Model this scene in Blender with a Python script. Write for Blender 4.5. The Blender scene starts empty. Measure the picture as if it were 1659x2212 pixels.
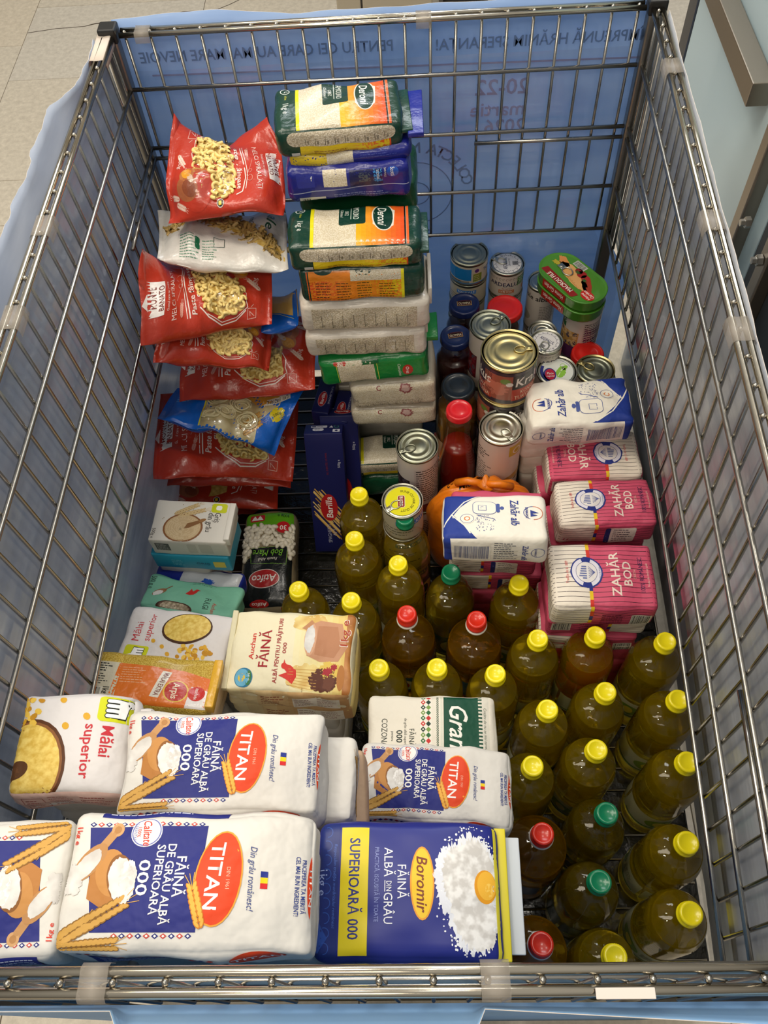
import bpy, math, random
import numpy as np
from mathutils import Vector, Matrix, geometry
SC = bpy.context.scene
COL = SC.collection
PI = math.pi
rnd = random.Random(7)

# ------------------------------------------------------------------ camera, world, lights, exposure
ZR = 1.0                                   # height of the cart rim above the shop floor (m)
FPX = 1830.37                              # focal length in pixels of the 1659 x 2212 frame
CAM = np.array([0.3763, -0.0128, 0.6699 + ZR])
RM = np.array([[0.9987, -0.0039, -0.0501], [0.0297, 0.8505, 0.5252], [0.0406, -0.526, 0.8495]])
u_, s_, vt_ = np.linalg.svd(RM); RM = u_ @ vt_
cd = bpy.data.cameras.new('camera')
cd.sensor_fit = 'VERTICAL'; cd.sensor_height = 36.0; cd.lens = FPX / 2212 * 36.0
cd.clip_start = 0.02; cd.clip_end = 60
cam = bpy.data.objects.new('camera', cd); COL.objects.link(cam)
mw = Matrix.Identity(4)
for i in range(3):
    for j in range(3):
        mw[i][j] = RM[j][i]
    mw[i][3] = CAM[i]
cam.matrix_world = mw
SC.camera = cam

w = bpy.data.worlds.new('shop'); SC.world = w; w.use_nodes = True
wn = w.node_tree; bg = wn.nodes['Background']           # even light of a large shop: brighter ceiling, dimmer floor
tcw = wn.nodes.new('ShaderNodeTexCoord'); sx_ = wn.nodes.new('ShaderNodeSeparateXYZ'); rmp = wn.nodes.new('ShaderNodeValToRGB'); mrw = wn.nodes.new('ShaderNodeMapRange')
mrw.inputs['From Min'].default_value = -1.0; mrw.inputs['From Max'].default_value = 1.0
rmp.color_ramp.elements[0].position = 0.40; rmp.color_ramp.elements[0].color = (0.20, 0.18, 0.15, 1)
rmp.color_ramp.elements[1].position = 0.85; rmp.color_ramp.elements[1].color = (1.0, 0.965, 0.90, 1)
wn.links.new(tcw.outputs['Generated'], sx_.inputs[0]); wn.links.new(sx_.outputs['Z'], mrw.inputs['Value']); wn.links.new(mrw.outputs['Result'], rmp.inputs['Fac']); wn.links.new(rmp.outputs['Color'], bg.inputs['Color'])
bg.inputs['Strength'].default_value = 0.56

def area(name, loc, target, sx, sy, power, col):
    l = bpy.data.lights.new(name, 'AREA'); l.shape = 'RECTANGLE'; l.size = sx; l.size_y = sy
    l.energy = power; l.color = col
    o = bpy.data.objects.new(name, l); COL.objects.link(o)
    o.location = loc
    o.rotation_euler = (Vector(target) - Vector(loc)).to_track_quat('-Z', 'Y').to_euler()
    return o
area('ceiling_lamp', (-1.1, 0.9, 3.3), (-0.4, 0.8, 0.6), 0.5, 2.6, 52, (1.0, 0.90, 0.74))
area('ceiling_lamp.001', (0.9, 3.4, 3.4), (0.5, 1.0, 0.6), 2.6, 0.4, 50, (0.92, 0.96, 1.0))
area('ceiling_lamp.002', (-0.4, -1.3, 3.2), (0.0, 0.3, 0.7), 1.8, 0.4, 22, (1.0, 0.90, 0.74))
for i, (x, y) in enumerate(((-0.7, 0.2), (-0.5, 1.6), (0.9, 0.4), (1.1, 1.7))):
    area('spot_lamp.%03d' % i, (x, y, 3.3), (0.3, 0.6, 0.3), 0.14, 0.14, 9, (1.0, 0.93, 0.82))  # small lamps added to give sharp glints on the oil bottles
vs = SC.view_settings
vs.view_transform = 'Standard'; vs.look = 'None'; vs.exposure = -0.2; vs.gamma = 1.0; vs.use_curve_mapping = False
SC.cycles.transparent_max_bounces = 24
SC.cycles.max_bounces = 14; SC.cycles.transmission_bounces = 14; SC.cycles.glossy_bounces = 6; SC.cycles.diffuse_bounces = 4
SC.cycles.caustics_refractive = True; SC.cycles.caustics_reflective = False; SC.cycles.blur_glossy = 0.5
SC.cycles.sample_clamp_indirect = 6.0

# ------------------------------------------------------------------ measured geometry (rim-relative heights, metres)
def ray(u, v):
    return np.array([(u - 829.5) / FPX, -(v - 1106) / FPX, -1.0]) @ RM
def PZ(u, v, z):                            # point on the level plane z above the rim
    d = ray(u, v); t = (z + ZR - CAM[2]) / d[2]; return CAM + d * t
def PY(u, v, y):
    d = ray(u, v); t = (y - CAM[1]) / d[1]; return CAM + d * t
def PX(u, v, x):
    d = ray(u, v); t = (x - CAM[0]) / d[0]; return CAM + d * t
def DEPTH(p):
    return float(-((np.asarray(p) - CAM) @ RM.T)[2])
FLOORZ = -0.857                             # floor of the cart
YB, YF = 1.2444, 0.0197                     # back and front mesh
def xl(y): return -0.0598 - (1.1551 - y) * 0.023
def xr(y): return 0.7377 - (1.188 - y) * 0.035

# ------------------------------------------------------------------ materials
def lin(h):
    h = h.lstrip('#'); c = [int(h[i:i + 2], 16) / 255 for i in (0, 2, 4)]
    return tuple(x / 12.92 if x <= 0.04045 else ((x + 0.055) / 1.055) ** 2.4 for x in c) + (1.0,)
MATS = {}
def nodes(name):
    m = bpy.data.materials.new(name); m.use_nodes = True
    nt = m.node_tree; b = nt.nodes['Principled BSDF']
    return m, nt, b
def add(nt, t, **kw):
    n = nt.nodes.new(t)
    for k, v in kw.items():
        if k in n.inputs: n.inputs[k].default_value = v
        else: setattr(n, k, v)
    return n
def coords(nt, scale=(1, 1, 1)):
    tc = add(nt, 'ShaderNodeTexCoord'); mp = add(nt, 'ShaderNodeMapping'); mp.inputs['Scale'].default_value = scale
    nt.links.new(tc.outputs['Object'], mp.inputs['Vector']); return mp.outputs['Vector']
def bump(nt, b, vec, scale, strength, dist=0.002, detail=3.0, kind='noise'):
    if kind == 'noise':
        n = add(nt, 'ShaderNodeTexNoise', Scale=scale, Detail=detail); out = n.outputs['Fac']
    else:
        n = add(nt, 'ShaderNodeTexVoronoi', Scale=scale); n.feature = 'F1'; out = n.outputs['Distance']
    nt.links.new(vec, n.inputs['Vector'])
    bp = add(nt, 'ShaderNodeBump', Strength=strength, Distance=dist)
    nt.links.new(out, bp.inputs['Height'])
    if b.inputs['Normal'].is_linked:
        nt.links.new(b.inputs['Normal'].links[0].from_socket, bp.inputs['Normal'])
    nt.links.new(bp.outputs['Normal'], b.inputs['Normal'])
FIN = {  # roughness, specular, bump (scale, strength, dist), coat
    'paper': (0.55, 0.3, (26, 0.6, 0.009), 0.0),
    'film': (0.27, 0.5, (55, 0.55, 0.004), 0.15),
    'card': (0.4, 0.4, (20, 0.08, 0.002), 0.0),
    'flat': (0.5, 0.35, None, 0.0),
    'gloss': (0.25, 0.5, None, 0.1),
}
def mat(h, fin='flat'):
    k = (h, fin)
    if k in MATS: return MATS[k]
    if h in SPECIAL:
        m = SPECIAL[h](fin); MATS[k] = m; return m
    m, nt, b = nodes('%s_%s' % (fin, h.lstrip('#')))
    r, s, bp, coat = FIN[fin]
    b.inputs['Base Color'].default_value = lin(h); b.inputs['Roughness'].default_value = r
    b.inputs['Specular IOR Level'].default_value = s; b.inputs['Coat Weight'].default_value = coat; b.inputs['Coat Roughness'].default_value = 0.12
    if bp:
        v = coords(nt)
        bump(nt, b, v, bp[0], bp[1], bp[2])
        if fin == 'film': bump(nt, b, coords(nt, (1, 0.35, 1)), 18, 0.5, 0.006, 1.0)
        if fin == 'paper': bump(nt, b, v, 260, 0.12, 0.0006, 2.0)
    MATS[k] = m; return m
def m_metal(col, rough, name, vary=0.0):
    m, nt, b = nodes(name)
    b.inputs['Base Color'].default_value = lin(col); b.inputs['Metallic'].default_value = 1.0; b.inputs['Roughness'].default_value = rough
    if vary:
        n = add(nt, 'ShaderNodeTexNoise', Scale=90.0, Detail=4.0); nt.links.new(coords(nt), n.inputs['Vector'])
        mr = add(nt, 'ShaderNodeMapRange'); mr.inputs['To Min'].default_value = rough - vary; mr.inputs['To Max'].default_value = rough + vary
        nt.links.new(n.outputs['Fac'], mr.inputs['Value']); nt.links.new(mr.outputs['Result'], b.inputs['Roughness'])
    return m
def m_speck(c1, c2, scale, name, rough=0.45, kind='voronoi', bs=0.6, coat=0.3, lo=0.1, hi=0.7, bdist=0.002):
    m, nt, b = nodes(name)
    n = add(nt, 'ShaderNodeTexVoronoi' if kind == 'voronoi' else 'ShaderNodeTexNoise', Scale=scale)
    v = coords(nt, (1, 1.0, 1)); nt.links.new(v, n.inputs['Vector'])
    cr = add(nt, 'ShaderNodeValToRGB'); cr.color_ramp.elements[0].color = lin(c1); cr.color_ramp.elements[1].color = lin(c2)
    cr.color_ramp.elements[0].position = lo; cr.color_ramp.elements[1].position = hi
    nt.links.new(n.outputs['Distance' if kind == 'voronoi' else 'Fac'], cr.inputs['Fac']); nt.links.new(cr.outputs['Color'], b.inputs['Base Color'])
    bp = add(nt, 'ShaderNodeBump', Strength=bs, Distance=bdist); bp.invert = (kind == 'voronoi')
    nt.links.new(n.outputs['Distance' if kind == 'voronoi' else 'Fac'], bp.inputs['Height']); nt.links.new(bp.outputs['Normal'], b.inputs['Normal'])
    b.inputs['Roughness'].default_value = rough; b.inputs['Coat Weight'].default_value = coat; b.inputs['Coat Roughness'].default_value = 0.15
    return m
SPECIAL = {
    'rice': lambda f: m_speck('#f0e8d6', '#cfc2a4', 520.0, 'rice_grains', 0.4, bs=0.25),
    'rice2': lambda f: m_speck('#e6dbc6', '#b5a78d', 460.0, 'long_rice_grains', 0.4, bs=0.3),
    'grit': lambda f: m_speck('#f0d264', '#c09a20', 520.0, 'corn_grit', 0.5),
    'flour': lambda f: m_speck('#e4e1dc', '#c3beb8', 60.0, 'printed_flour', 0.5, 'noise', 0.0, 0.0, 0.35, 0.7),
    'flour2': lambda f: m_speck('#efedea', '#cdc9c4', 110.0, 'printed_flour_heap', 0.5, 'noise', 0.1, 0.0, 0.4, 0.6),
    'polenta': lambda f: m_speck('#f2d572', '#dcb445', 160.0, 'printed_cornmeal', 0.5, 'noise', 0.0, 0.0, 0.35, 0.65),
    'wood': lambda f: m_speck('#c98a4b', '#a5662c', 40.0, 'printed_wood', 0.5, 'noise', 0.0, 0.0, 0.35, 0.65),
    'wheatfield': lambda f: m_speck('#efd98e', '#d9b15e', 45.0, 'printed_wheatfield', 0.55, 'noise', 0.0, 0.0, 0.4, 0.65),
    'pastabg': lambda f: m_speck('#e8cc78', '#c09a44', 120.0, 'pasta_depth', 0.4, 'voronoi', 0.3, 0.2),
}
def m_clear(name, tint=(1, 1, 1, 1), rough=0.08, gloss=0.12, bmp=None, scale=(1, 1, 1), ior=1.45):
    m = bpy.data.materials.new(name); m.use_nodes = True; nt = m.node_tree
    nt.nodes.remove(nt.nodes['Principled BSDF']); out = nt.nodes['Material Output']
    t = add(nt, 'ShaderNodeBsdfTransparent'); t.inputs[0].default_value = tint
    g = add(nt, 'ShaderNodeBsdfGlossy'); g.inputs['Roughness'].default_value = rough
    f = add(nt, 'ShaderNodeLayerWeight', Blend=0.5); pw = add(nt, 'ShaderNodeMath'); pw.operation = 'POWER'; pw.inputs[1].default_value = 5.0
    f0 = ((ior - 1) / (ior + 1)) ** 2 + gloss
    ma = add(nt, 'ShaderNodeMath'); ma.operation = 'MULTIPLY_ADD'; ma.use_clamp = True; ma.inputs[1].default_value = 0.7; ma.inputs[2].default_value = f0
    mx = add(nt, 'ShaderNodeMixShader')
    nt.links.new(f.outputs['Facing'], pw.inputs[0]); nt.links.new(pw.outputs[0], ma.inputs[0]); nt.links.new(ma.outputs[0], mx.inputs[0])
    nt.links.new(t.outputs[0], mx.inputs[1]); nt.links.new(g.outputs[0], mx.inputs[2]); nt.links.new(mx.outputs[0], out.inputs['Surface'])
    if bmp:
        n = add(nt, 'ShaderNodeTexNoise', Scale=bmp[0], Detail=3.0); nt.links.new(coords(nt, scale), n.inputs['Vector'])
        bp = add(nt, 'ShaderNodeBump', Strength=bmp[1], Distance=bmp[2]); nt.links.new(n.outputs['Fac'], bp.inputs['Height'])
        nt.links.new(bp.outputs['Normal'], g.inputs['Normal']); nt.links.new(bp.outputs['Normal'], f.inputs['Normal'])
    return m
def m_liquid(col, name, ior=1.4, rough=0.0):
    m, nt, b = nodes(name)
    b.inputs['Base Color'].default_value = lin(col); b.inputs['Transmission Weight'].default_value = 1.0
    b.inputs['Roughness'].default_value = rough; b.inputs['IOR'].default_value = ior
    return m

# ------------------------------------------------------------------ object helpers
def mesh_obj(name, V, Fc, mats, parent=None, smooth=True, midx=None):
    me = bpy.data.meshes.new(name)
    me.from_pydata([tuple(map(float, v)) for v in V], [], [tuple(map(int, f)) for f in Fc])
    for m in (mats if isinstance(mats, (list, tuple)) else [mats]): me.materials.append(m)
    if midx is not None: me.polygons.foreach_set('material_index', np.asarray(midx, np.int32))
    if smooth: me.polygons.foreach_set('use_smooth', np.ones(len(me.polygons), bool))
    me.update()
    o = bpy.data.objects.new(name, me); COL.objects.link(o)
    if parent is not None: o.parent = parent
    return o
def tag(o, label=None, cat=None, group=None, kind=None):
    for k, v in (('label', label), ('category', cat), ('group', group), ('kind', kind)):
        if v: o[k] = v
    return o
def thing(name, label, cat, M=None, group=None):
    o = bpy.data.objects.new(name, None); o.empty_display_size = 0.02; COL.objects.link(o)
    if M is not None: o.matrix_world = M
    return tag(o, label, cat, group)
def at(p, rz=0.0):
    return Matrix.Translation(Vector(p)) @ Matrix.Rotation(rz, 4, 'Z')
def dup(root, M, label, group=None):
    r = root.copy(); COL.objects.link(r); r.matrix_world = M; r['label'] = label
    if group: r['group'] = group
    for ch in list(root.children):
        c = ch.copy(); COL.objects.link(c); c.parent = r
        for g in ch.children:
            d = g.copy(); COL.objects.link(d); d.parent = c
    return r
def tube(pts, r, n=8, caps=True):
    P = np.array(pts, float); V = []; Fc = []
    for i, p in enumerate(P):
        t = P[min(i + 1, len(P) - 1)] - P[max(i - 1, 0)]; t /= np.linalg.norm(t)
        a = np.cross(t, [0, 0, 1.0])
        if np.linalg.norm(a) < 0.1: a = np.cross(t, [1.0, 0, 0])
        a /= np.linalg.norm(a); b = np.cross(t, a)
        for k in range(n):
            th = 2 * PI * k / n; V.append(p + r * (math.cos(th) * a + math.sin(th) * b))
    for i in range(len(P) - 1):
        for k in range(n):
            k2 = (k + 1) % n; Fc.append((i * n + k, i * n + k2, (i + 1) * n + k2, (i + 1) * n + k))
    if caps:
        Fc.append(tuple(range(n - 1, -1, -1))); Fc.append(tuple((len(P) - 1) * n + k for k in range(n)))
    return V, Fc
def join(parts):
    V = []; Fc = []
    for v, f in parts:
        b = len(V); V += list(v); Fc += [tuple(i + b for i in q) for q in f]
    return V, Fc
def lathe(prof, n=32, rib=None):
    V = []; Fc = []
    for i, (r, z) in enumerate(prof):
        for k in range(n):
            th = 2 * PI * k / n; rr = r
            if rib and rib[0] <= i <= rib[1] and k % 2: rr = r - rib[2]
            V.append((rr * math.cos(th), rr * math.sin(th), z))
    for i in range(len(prof) - 1):
        for k in range(n):
            k2 = (k + 1) % n; Fc.append((i * n + k, i * n + k2, (i + 1) * n + k2, (i + 1) * n + k))
    if prof[0][0] > 1e-6: Fc.append(tuple(range(n - 1, -1, -1)))
    if prof[-1][0] > 1e-6: Fc.append(tuple((len(prof) - 1) * n + k for k in range(n)))
    return V, Fc
def bevbox(sx, sy, sz, r=0.002, c=(0, 0, 0)):
    V = []; idx = {}; Fc = []
    def lat(s): return [-s / 2, -s / 2 + r, s / 2 - r, s / 2]
    X, Y, Z = lat(sx), lat(sy), lat(sz)
    def vid(i, j, k):
        if (i, j, k) not in idx:
            p = np.array([X[i], Y[j], Z[k]]); q = np.clip(p, [X[1], Y[1], Z[1]], [X[2], Y[2], Z[2]])
            d = p - q; l = np.linalg.norm(d)
            if l > 0: p = q + d / l * r
            idx[(i, j, k)] = len(V); V.append(p + np.array(c))
        return idx[(i, j, k)]
    for i in range(3):
        for j in range(3):
            Fc.append((vid(i, j, 3), vid(i + 1, j, 3), vid(i + 1, j + 1, 3), vid(i, j + 1, 3)))
            Fc.append((vid(i, j, 0), vid(i, j + 1, 0), vid(i + 1, j + 1, 0), vid(i + 1, j, 0)))
            Fc.append((vid(i, 0, j), vid(i + 1, 0, j), vid(i + 1, 0, j + 1), vid(i, 0, j + 1)))
            Fc.append((vid(i, 3, j), vid(i, 3, j + 1), vid(i + 1, 3, j + 1), vid(i + 1, 3, j)))
            Fc.append((vid(0, i, j), vid(0, i, j + 1), vid(0, i + 1, j + 1), vid(0, i + 1, j)))
            Fc.append((vid(3, i, j), vid(3, i + 1, j), vid(3, i + 1, j + 1), vid(3, i, j + 1)))
    return V, Fc
def obox(a, b, wdt, hgt, up=(0, 0, 1), r=0.002):
    a = np.array(a, float); b = np.array(b, float); t = b - a; L = np.linalg.norm(t); t /= L
    s = np.cross(up, t); s /= np.linalg.norm(s); uu = np.cross(t, s)
    V, Fc = bevbox(L, wdt, hgt, r)
    return [(a + b) / 2 + v[0] * t + v[1] * s + v[2] * uu for v in V], Fc
# ------------------------------------------------------------------ printed artwork: vector shapes laid on the packs
CH = "ABCDEFGHIJKLMNOPQRSTUVWXYZabcdefghijklmnopqrstuvwxyz0123456789ĂÂÎȘȚăâîșț%!.,&°-'() "
GL = {}
def load_glyphs():
    made = []
    def mk(body, off):
        c = bpy.data.curves.new('t', 'FONT'); c.body = body; c.size = 1.0; c.resolution_u = 2; c.offset = off
        o = bpy.data.objects.new('t', c); COL.objects.link(o); made.append(o); return o
    jobs = {}
    for bold, off in ((0, 0.0), (1, 0.013)):
        jobs[(bold, 'HH')] = mk('HH', off)
        for ch in CH:
            jobs[(bold, ch)] = (mk(ch, off) if ch != ' ' else None, mk('H' + ch + 'H', off))
    bpy.context.view_layer.update()
    dg = bpy.context.evaluated_depsgraph_get()
    def tris(o):
        e = o.evaluated_get(dg); me = e.to_mesh()
        me.calc_loop_triangles()
        v = np.array([x.co[:2] for x in me.vertices]).reshape(-1, 2)
        t = np.array([x.vertices[:] for x in me.loop_triangles], int).reshape(-1, 3)
        e.to_mesh_clear(); return v, t
    for bold in (0, 1):
        hv, _ = tris(jobs[(bold, 'HH')]); wHH = hv[:, 0].max() - hv[:, 0].min(); cap = hv[:, 1].max() - hv[:, 1].min()
        for ch in CH:
            a, b = jobs[(bold, ch)]
            bv, _ = tris(b); adv = (bv[:, 0].max() - bv[:, 0].min() - wHH) / cap
            if a is None: GL[(bold, ch)] = (np.zeros((0, 3, 2)), adv)
            else:
                v, t = tris(a); GL[(bold, ch)] = (v[t] / cap, adv)
    for o in made:
        c = o.data; bpy.data.objects.remove(o); bpy.data.curves.remove(c)
load_glyphs()

class Art:
    def __init__(s, w, h):
        s.w, s.h = w, h; s.L = []; s.z = 0
    def up(s, n=1): s.z += n; return s
    def tri(s, T, c, z=None): s.L.append((np.asarray(T, float).reshape(-1, 3, 2), c, s.z if z is None else z))
    def rect(s, x0, y0, x1, y1, c, z=None):
        s.tri([[(x0, y0), (x1, y0), (x1, y1)], [(x0, y0), (x1, y1), (x0, y1)]], c, z)
    def poly(s, pts, c, z=None):
        p = [Vector((a, b, 0)) for a, b in pts]
        t = geometry.tessellate_polygon([p]); P = np.array(pts, float)
        s.tri(P[np.array(t)], c, z)
    def ell(s, x, y, rx, ry, c, rot=0, a0=0, a1=360, n=26, z=None):
        A = np.radians(np.linspace(a0, a1, n + 1)); r = math.radians(rot)
        px = rx * np.cos(A); py = ry * np.sin(A)
        P = np.stack([x + px * math.cos(r) - py * math.sin(r), y + px * math.sin(r) + py * math.cos(r)], 1)
        s.tri([[(x, y), P[i], P[i + 1]] for i in range(n)], c, z)
    def ring(s, x, y, r0, r1, c, ky=1.0, a0=0, a1=360, n=32, rot=0, z=None):
        A = np.radians(np.linspace(a0, a1, n + 1)); T = []; R = math.radians(rot)
        for i in range(n):
            q = []
            for r, a in ((r0, A[i]), (r1, A[i]), (r1, A[i + 1]), (r0, A[i + 1])):
                px, py = r * math.cos(a), r * math.sin(a) * ky
                q.append((x + px * math.cos(R) - py * math.sin(R), y + px * math.sin(R) + py * math.cos(R)))
            T += [[q[0], q[1], q[2]], [q[0], q[2], q[3]]]
        s.tri(T, c, z)
    def line(s, pts, wd, c, z=None):
        T = []
        for (a, b), (e, f) in zip(pts[:-1], pts[1:]):
            dx, dy = e - a, f - b; l = math.hypot(dx, dy) or 1; nx, ny = -dy / l * wd / 2, dx / l * wd / 2
            ex, ey = dx / l * wd * 0.3, dy / l * wd * 0.3
            q = [(a + nx - ex, b + ny - ey), (a - nx - ex, b - ny - ey), (e - nx + ex, f - ny + ey), (e + nx + ex, f + ny + ey)]
            T += [[q[0], q[1], q[2]], [q[0], q[2], q[3]]]
        s.tri(T, c, z)
    def text(s, t, x, y, h, c, an='c', b=0, it=0.0, fit=None, rot=0, cond=1.0, z=None, arc=None):
        X = 0; G = []
        for ch in t:
            g, adv = GL.get((b, ch), GL[(b, ' ')])
            if len(g): G.append((g + np.array([X, 0]), X + adv / 2))
            X += adv
        if not G: return
        sx = h * cond if fit is None else fit / X
        o = {'c': X / 2, 'l': 0, 'r': X}[an]; r = math.radians(rot); out = []
        for g, mid in G:
            P = g.copy(); P[..., 0] -= o; P[..., 0] += it * P[..., 1]; P[..., 1] -= 0.5
            P[..., 0] *= sx; P[..., 1] *= h
            if arc:
                a = P[..., 0] / arc; R = arc + P[..., 1]; P = np.stack([R * np.sin(a), R * np.cos(a) - arc], -1)
            out.append(np.stack([x + P[..., 0] * math.cos(r) - P[..., 1] * math.sin(r), y + P[..., 0] * math.sin(r) + P[..., 1] * math.cos(r)], -1))
        s.tri(np.concatenate(out), c, z)
    def fine(s, x, y, wd, n, pitch, c, hgt=0.9, seed=1):            # print too small to read
        q = random.Random(seed)
        for i in range(n):
            a = x; end = x + wd * q.uniform(0.7, 1.0)
            while a < end:
                l = q.uniform(2.0, 6.5); s.rect(a, y - i * pitch, min(a + l, end), y - i * pitch + hgt, c); a += l + 1.0
    def bars(s, x, y, wd, hg, c='#1a1a1a', bg='#f4f4f0', seed=3):
        s.rect(x - 1.5, y - 1.5, x + wd + 1.5, y + hg + 1.5, bg); s.z += 1; q = random.Random(seed); a = x
        while a < x + wd - 1.5:
            l = q.choice((0.4, 0.4, 0.8, 1.2)); s.rect(a, y, a + l, y + hg, c); a += l + q.choice((0.5, 0.5, 0.9))
        s.z -= 1
    def ear(s, x0, y0, x1, y1, n, wd, c1='#cf9f4e', c2='#8f6426'):   # an ear of wheat
        dx, dy = x1 - x0, y1 - y0; ang = math.degrees(math.atan2(dy, dx)); L = math.hypot(dx, dy)
        ux, uy = dx / L, dy / L; st = L / n
        for i in range(n):
            t = (i + 0.5) * st; k = 1 - 0.35 * abs(2 * i / n - 0.9)
            for sd in (1, -1):
                px, py = x0 + ux * t - uy * sd * wd * 0.23, y0 + uy * t + ux * sd * wd * 0.23
                s.ell(px, py, st * 1.0, wd * 0.27 * k, c2, ang + sd * 24, n=10)
                s.ell(px + ux * .3, py + uy * .3, st * 0.78, wd * 0.18 * k, c1, ang + sd * 24, n=10, z=s.z + 1)
        for k in (-1, 0, 1):
            s.line([(x1 - ux * st, y1 - uy * st), (x1 + ux * st * 2 - uy * k * wd * .4, y1 + uy * st * 2 + ux * k * wd * .4)], 0.5, c1)
    def blob(s, x, y, rx, ry, c, jag=0.12, n=46, seed=2, rot=0, z=None):
        q = random.Random(seed); P = []
        for i in range(n):
            a = 2 * PI * i / n; k = 1 + q.uniform(-jag, jag)
            px, py = rx * k * math.cos(a), ry * k * math.sin(a); r = math.radians(rot)
            P.append((x + px * math.cos(r) - py * math.sin(r), y + px * math.sin(r) + py * math.cos(r)))
        s.tri([[(x, y), P[i], P[(i + 1) % n]] for i in range(n)], c, z)
    def thumb(s, x, y, k, bg='#d6da1e'):                             # thumbs-up emblem on a rounded square
        s.rrect(x - 13 * k, y - 18 * k, x + 13 * k, y + 18 * k, 5 * k, bg); s.z += 1
        D_, L_ = '#20251a', '#ffffff'
        pal = [(-9.5, -1), (9.5, -1), (9.5, 5), (-1.5, 7), (-4, 15), (-8.5, 15), (-10.5, 11), (-8.5, 4)]
        s.poly([(x + a * k * 1.08, y + b * k * 1.05) for a, b in pal], D_)
        for i in range(4): s.rrect(x + (-9.6 + i * 4.8) * k, y - 12 * k, x + (-4.6 + i * 4.8) * k, y + 2 * k, 2.3 * k, D_)
        s.poly([(x + a * k * 0.94, y + b * k * 0.94) for a, b in pal], L_, z=s.z + 1)
        for i in range(4): s.rrect(x + (-8.8 + i * 4.8) * k, y - 11.2 * k, x + (-5.4 + i * 4.8) * k, y + 1 * k, 1.6 * k, L_, z=s.z + 2)
        s.z -= 1
    def rrect(s, x0, y0, x1, y1, r, c, z=None):
        P = []
        for cx_, cy_, a in ((x1 - r, y1 - r, 0), (x0 + r, y1 - r, 90), (x0 + r, y0 + r, 180), (x1 - r, y0 + r, 270)):
            for k in range(5):
                t = math.radians(a + 22.5 * k); P.append((cx_ + r * math.cos(t), cy_ + r * math.sin(t)))
        s.tri([[((x0 + x1) / 2, (y0 + y1) / 2), P[i], P[(i + 1) % len(P)]] for i in range(len(P))], c, z)
    def grad(s, x0, y0, x1, y1, cols, n=10, axis=1):
        for i in range(n):
            f = i / (n - 1) * (len(cols) - 1); k = min(int(f), len(cols) - 2); t = f - k
            a, b = cols[k].lstrip('#'), cols[k + 1].lstrip('#')
            c = '#' + ''.join('%02x' % round(int(a[j:j + 2], 16) * (1 - t) + int(b[j:j + 2], 16) * t) for j in (0, 2, 4))
            if axis: s.rect(x0, y0 + (y1 - y0) * i / n, x1, y0 + (y1 - y0) * (i + 1) / n, c)
            else: s.rect(x0 + (x1 - x0) * i / n, y0, x0 + (x1 - x0) * (i + 1) / n, y1, c)

def split(T, mx):
    for _ in range(14):
        d = np.linalg.norm(T - np.roll(T, -1, 1), axis=2); k = d.argmax(1); big = d.max(1) > mx
        if not big.any(): break
        B = T[big]; kb = k[big]; i = np.arange(len(B))
        a, b, c = B[i, kb], B[i, (kb + 1) % 3], B[i, (kb + 2) % 3]; m = (a + b) / 2
        T = np.concatenate([T[~big], np.stack([a, m, c], 1), np.stack([m, b, c], 1)])
    return T
def lay(name, art, mapf, sx, sy, rot, fin, parent, mx=0.006, clip=None, e0=0.0003):
    """art drawn in mm, reading frame w x h centred on the face; face axes (a, b); rot quarter turns"""
    V = []; midx = []; mats = []; keys = {}
    for T, c, z in art.L:
        P = (T - np.array([art.w / 2, art.h / 2])) * np.array([sx, sy])
        k = rot % 4
        a, b = P[..., 0], P[..., 1]
        P = np.stack([(a, b), (-b, a), (-a, -b), (b, -a)][k], -1)
        P = split(P, mx)
        if clip is not None:
            cc = P.mean(1); P = P[(np.abs(cc[:, 0]) < clip[0]) & (np.abs(cc[:, 1]) < clip[1])]
        if not len(P): continue
        Q = mapf(P.reshape(-1, 2), e0 + 0.00013 * z)
        if c not in keys: keys[c] = len(mats); mats.append(mat(c, fin))
        V.append(Q); midx.append(np.full(len(P), keys[c]))
    if not V: return None
    V = np.concatenate(V); midx = np.concatenate(midx)
    _, first, inv = np.unique(np.round(V * 2e5).astype(np.int64), axis=0, return_index=True, return_inverse=True)
    inv = inv.reshape(-1).astype(np.int32); U = V[first]
    tr = inv.reshape(-1, 3); ok = (tr[:, 0] != tr[:, 1]) & (tr[:, 1] != tr[:, 2]) & (tr[:, 0] != tr[:, 2])
    tr = tr[ok]; midx = midx[ok]; n = len(tr)
    me = bpy.data.meshes.new(name)
    me.vertices.add(len(U)); me.vertices.foreach_set('co', U.astype(np.float32).ravel())
    me.loops.add(n * 3); me.loops.foreach_set('vertex_index', tr.ravel())
    me.polygons.add(n); me.polygons.foreach_set('loop_start', np.arange(0, n * 3, 3, dtype=np.int32))
    for m in mats: me.materials.append(m)
    me.polygons.foreach_set('material_index', midx.astype(np.int32))
    me.polygons.foreach_set('use_smooth', np.ones(n, bool))
    me.update(calc_edges=True)
    o = bpy.data.objects.new(name, me); COL.objects.link(o); o.parent = parent
    return o
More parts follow.
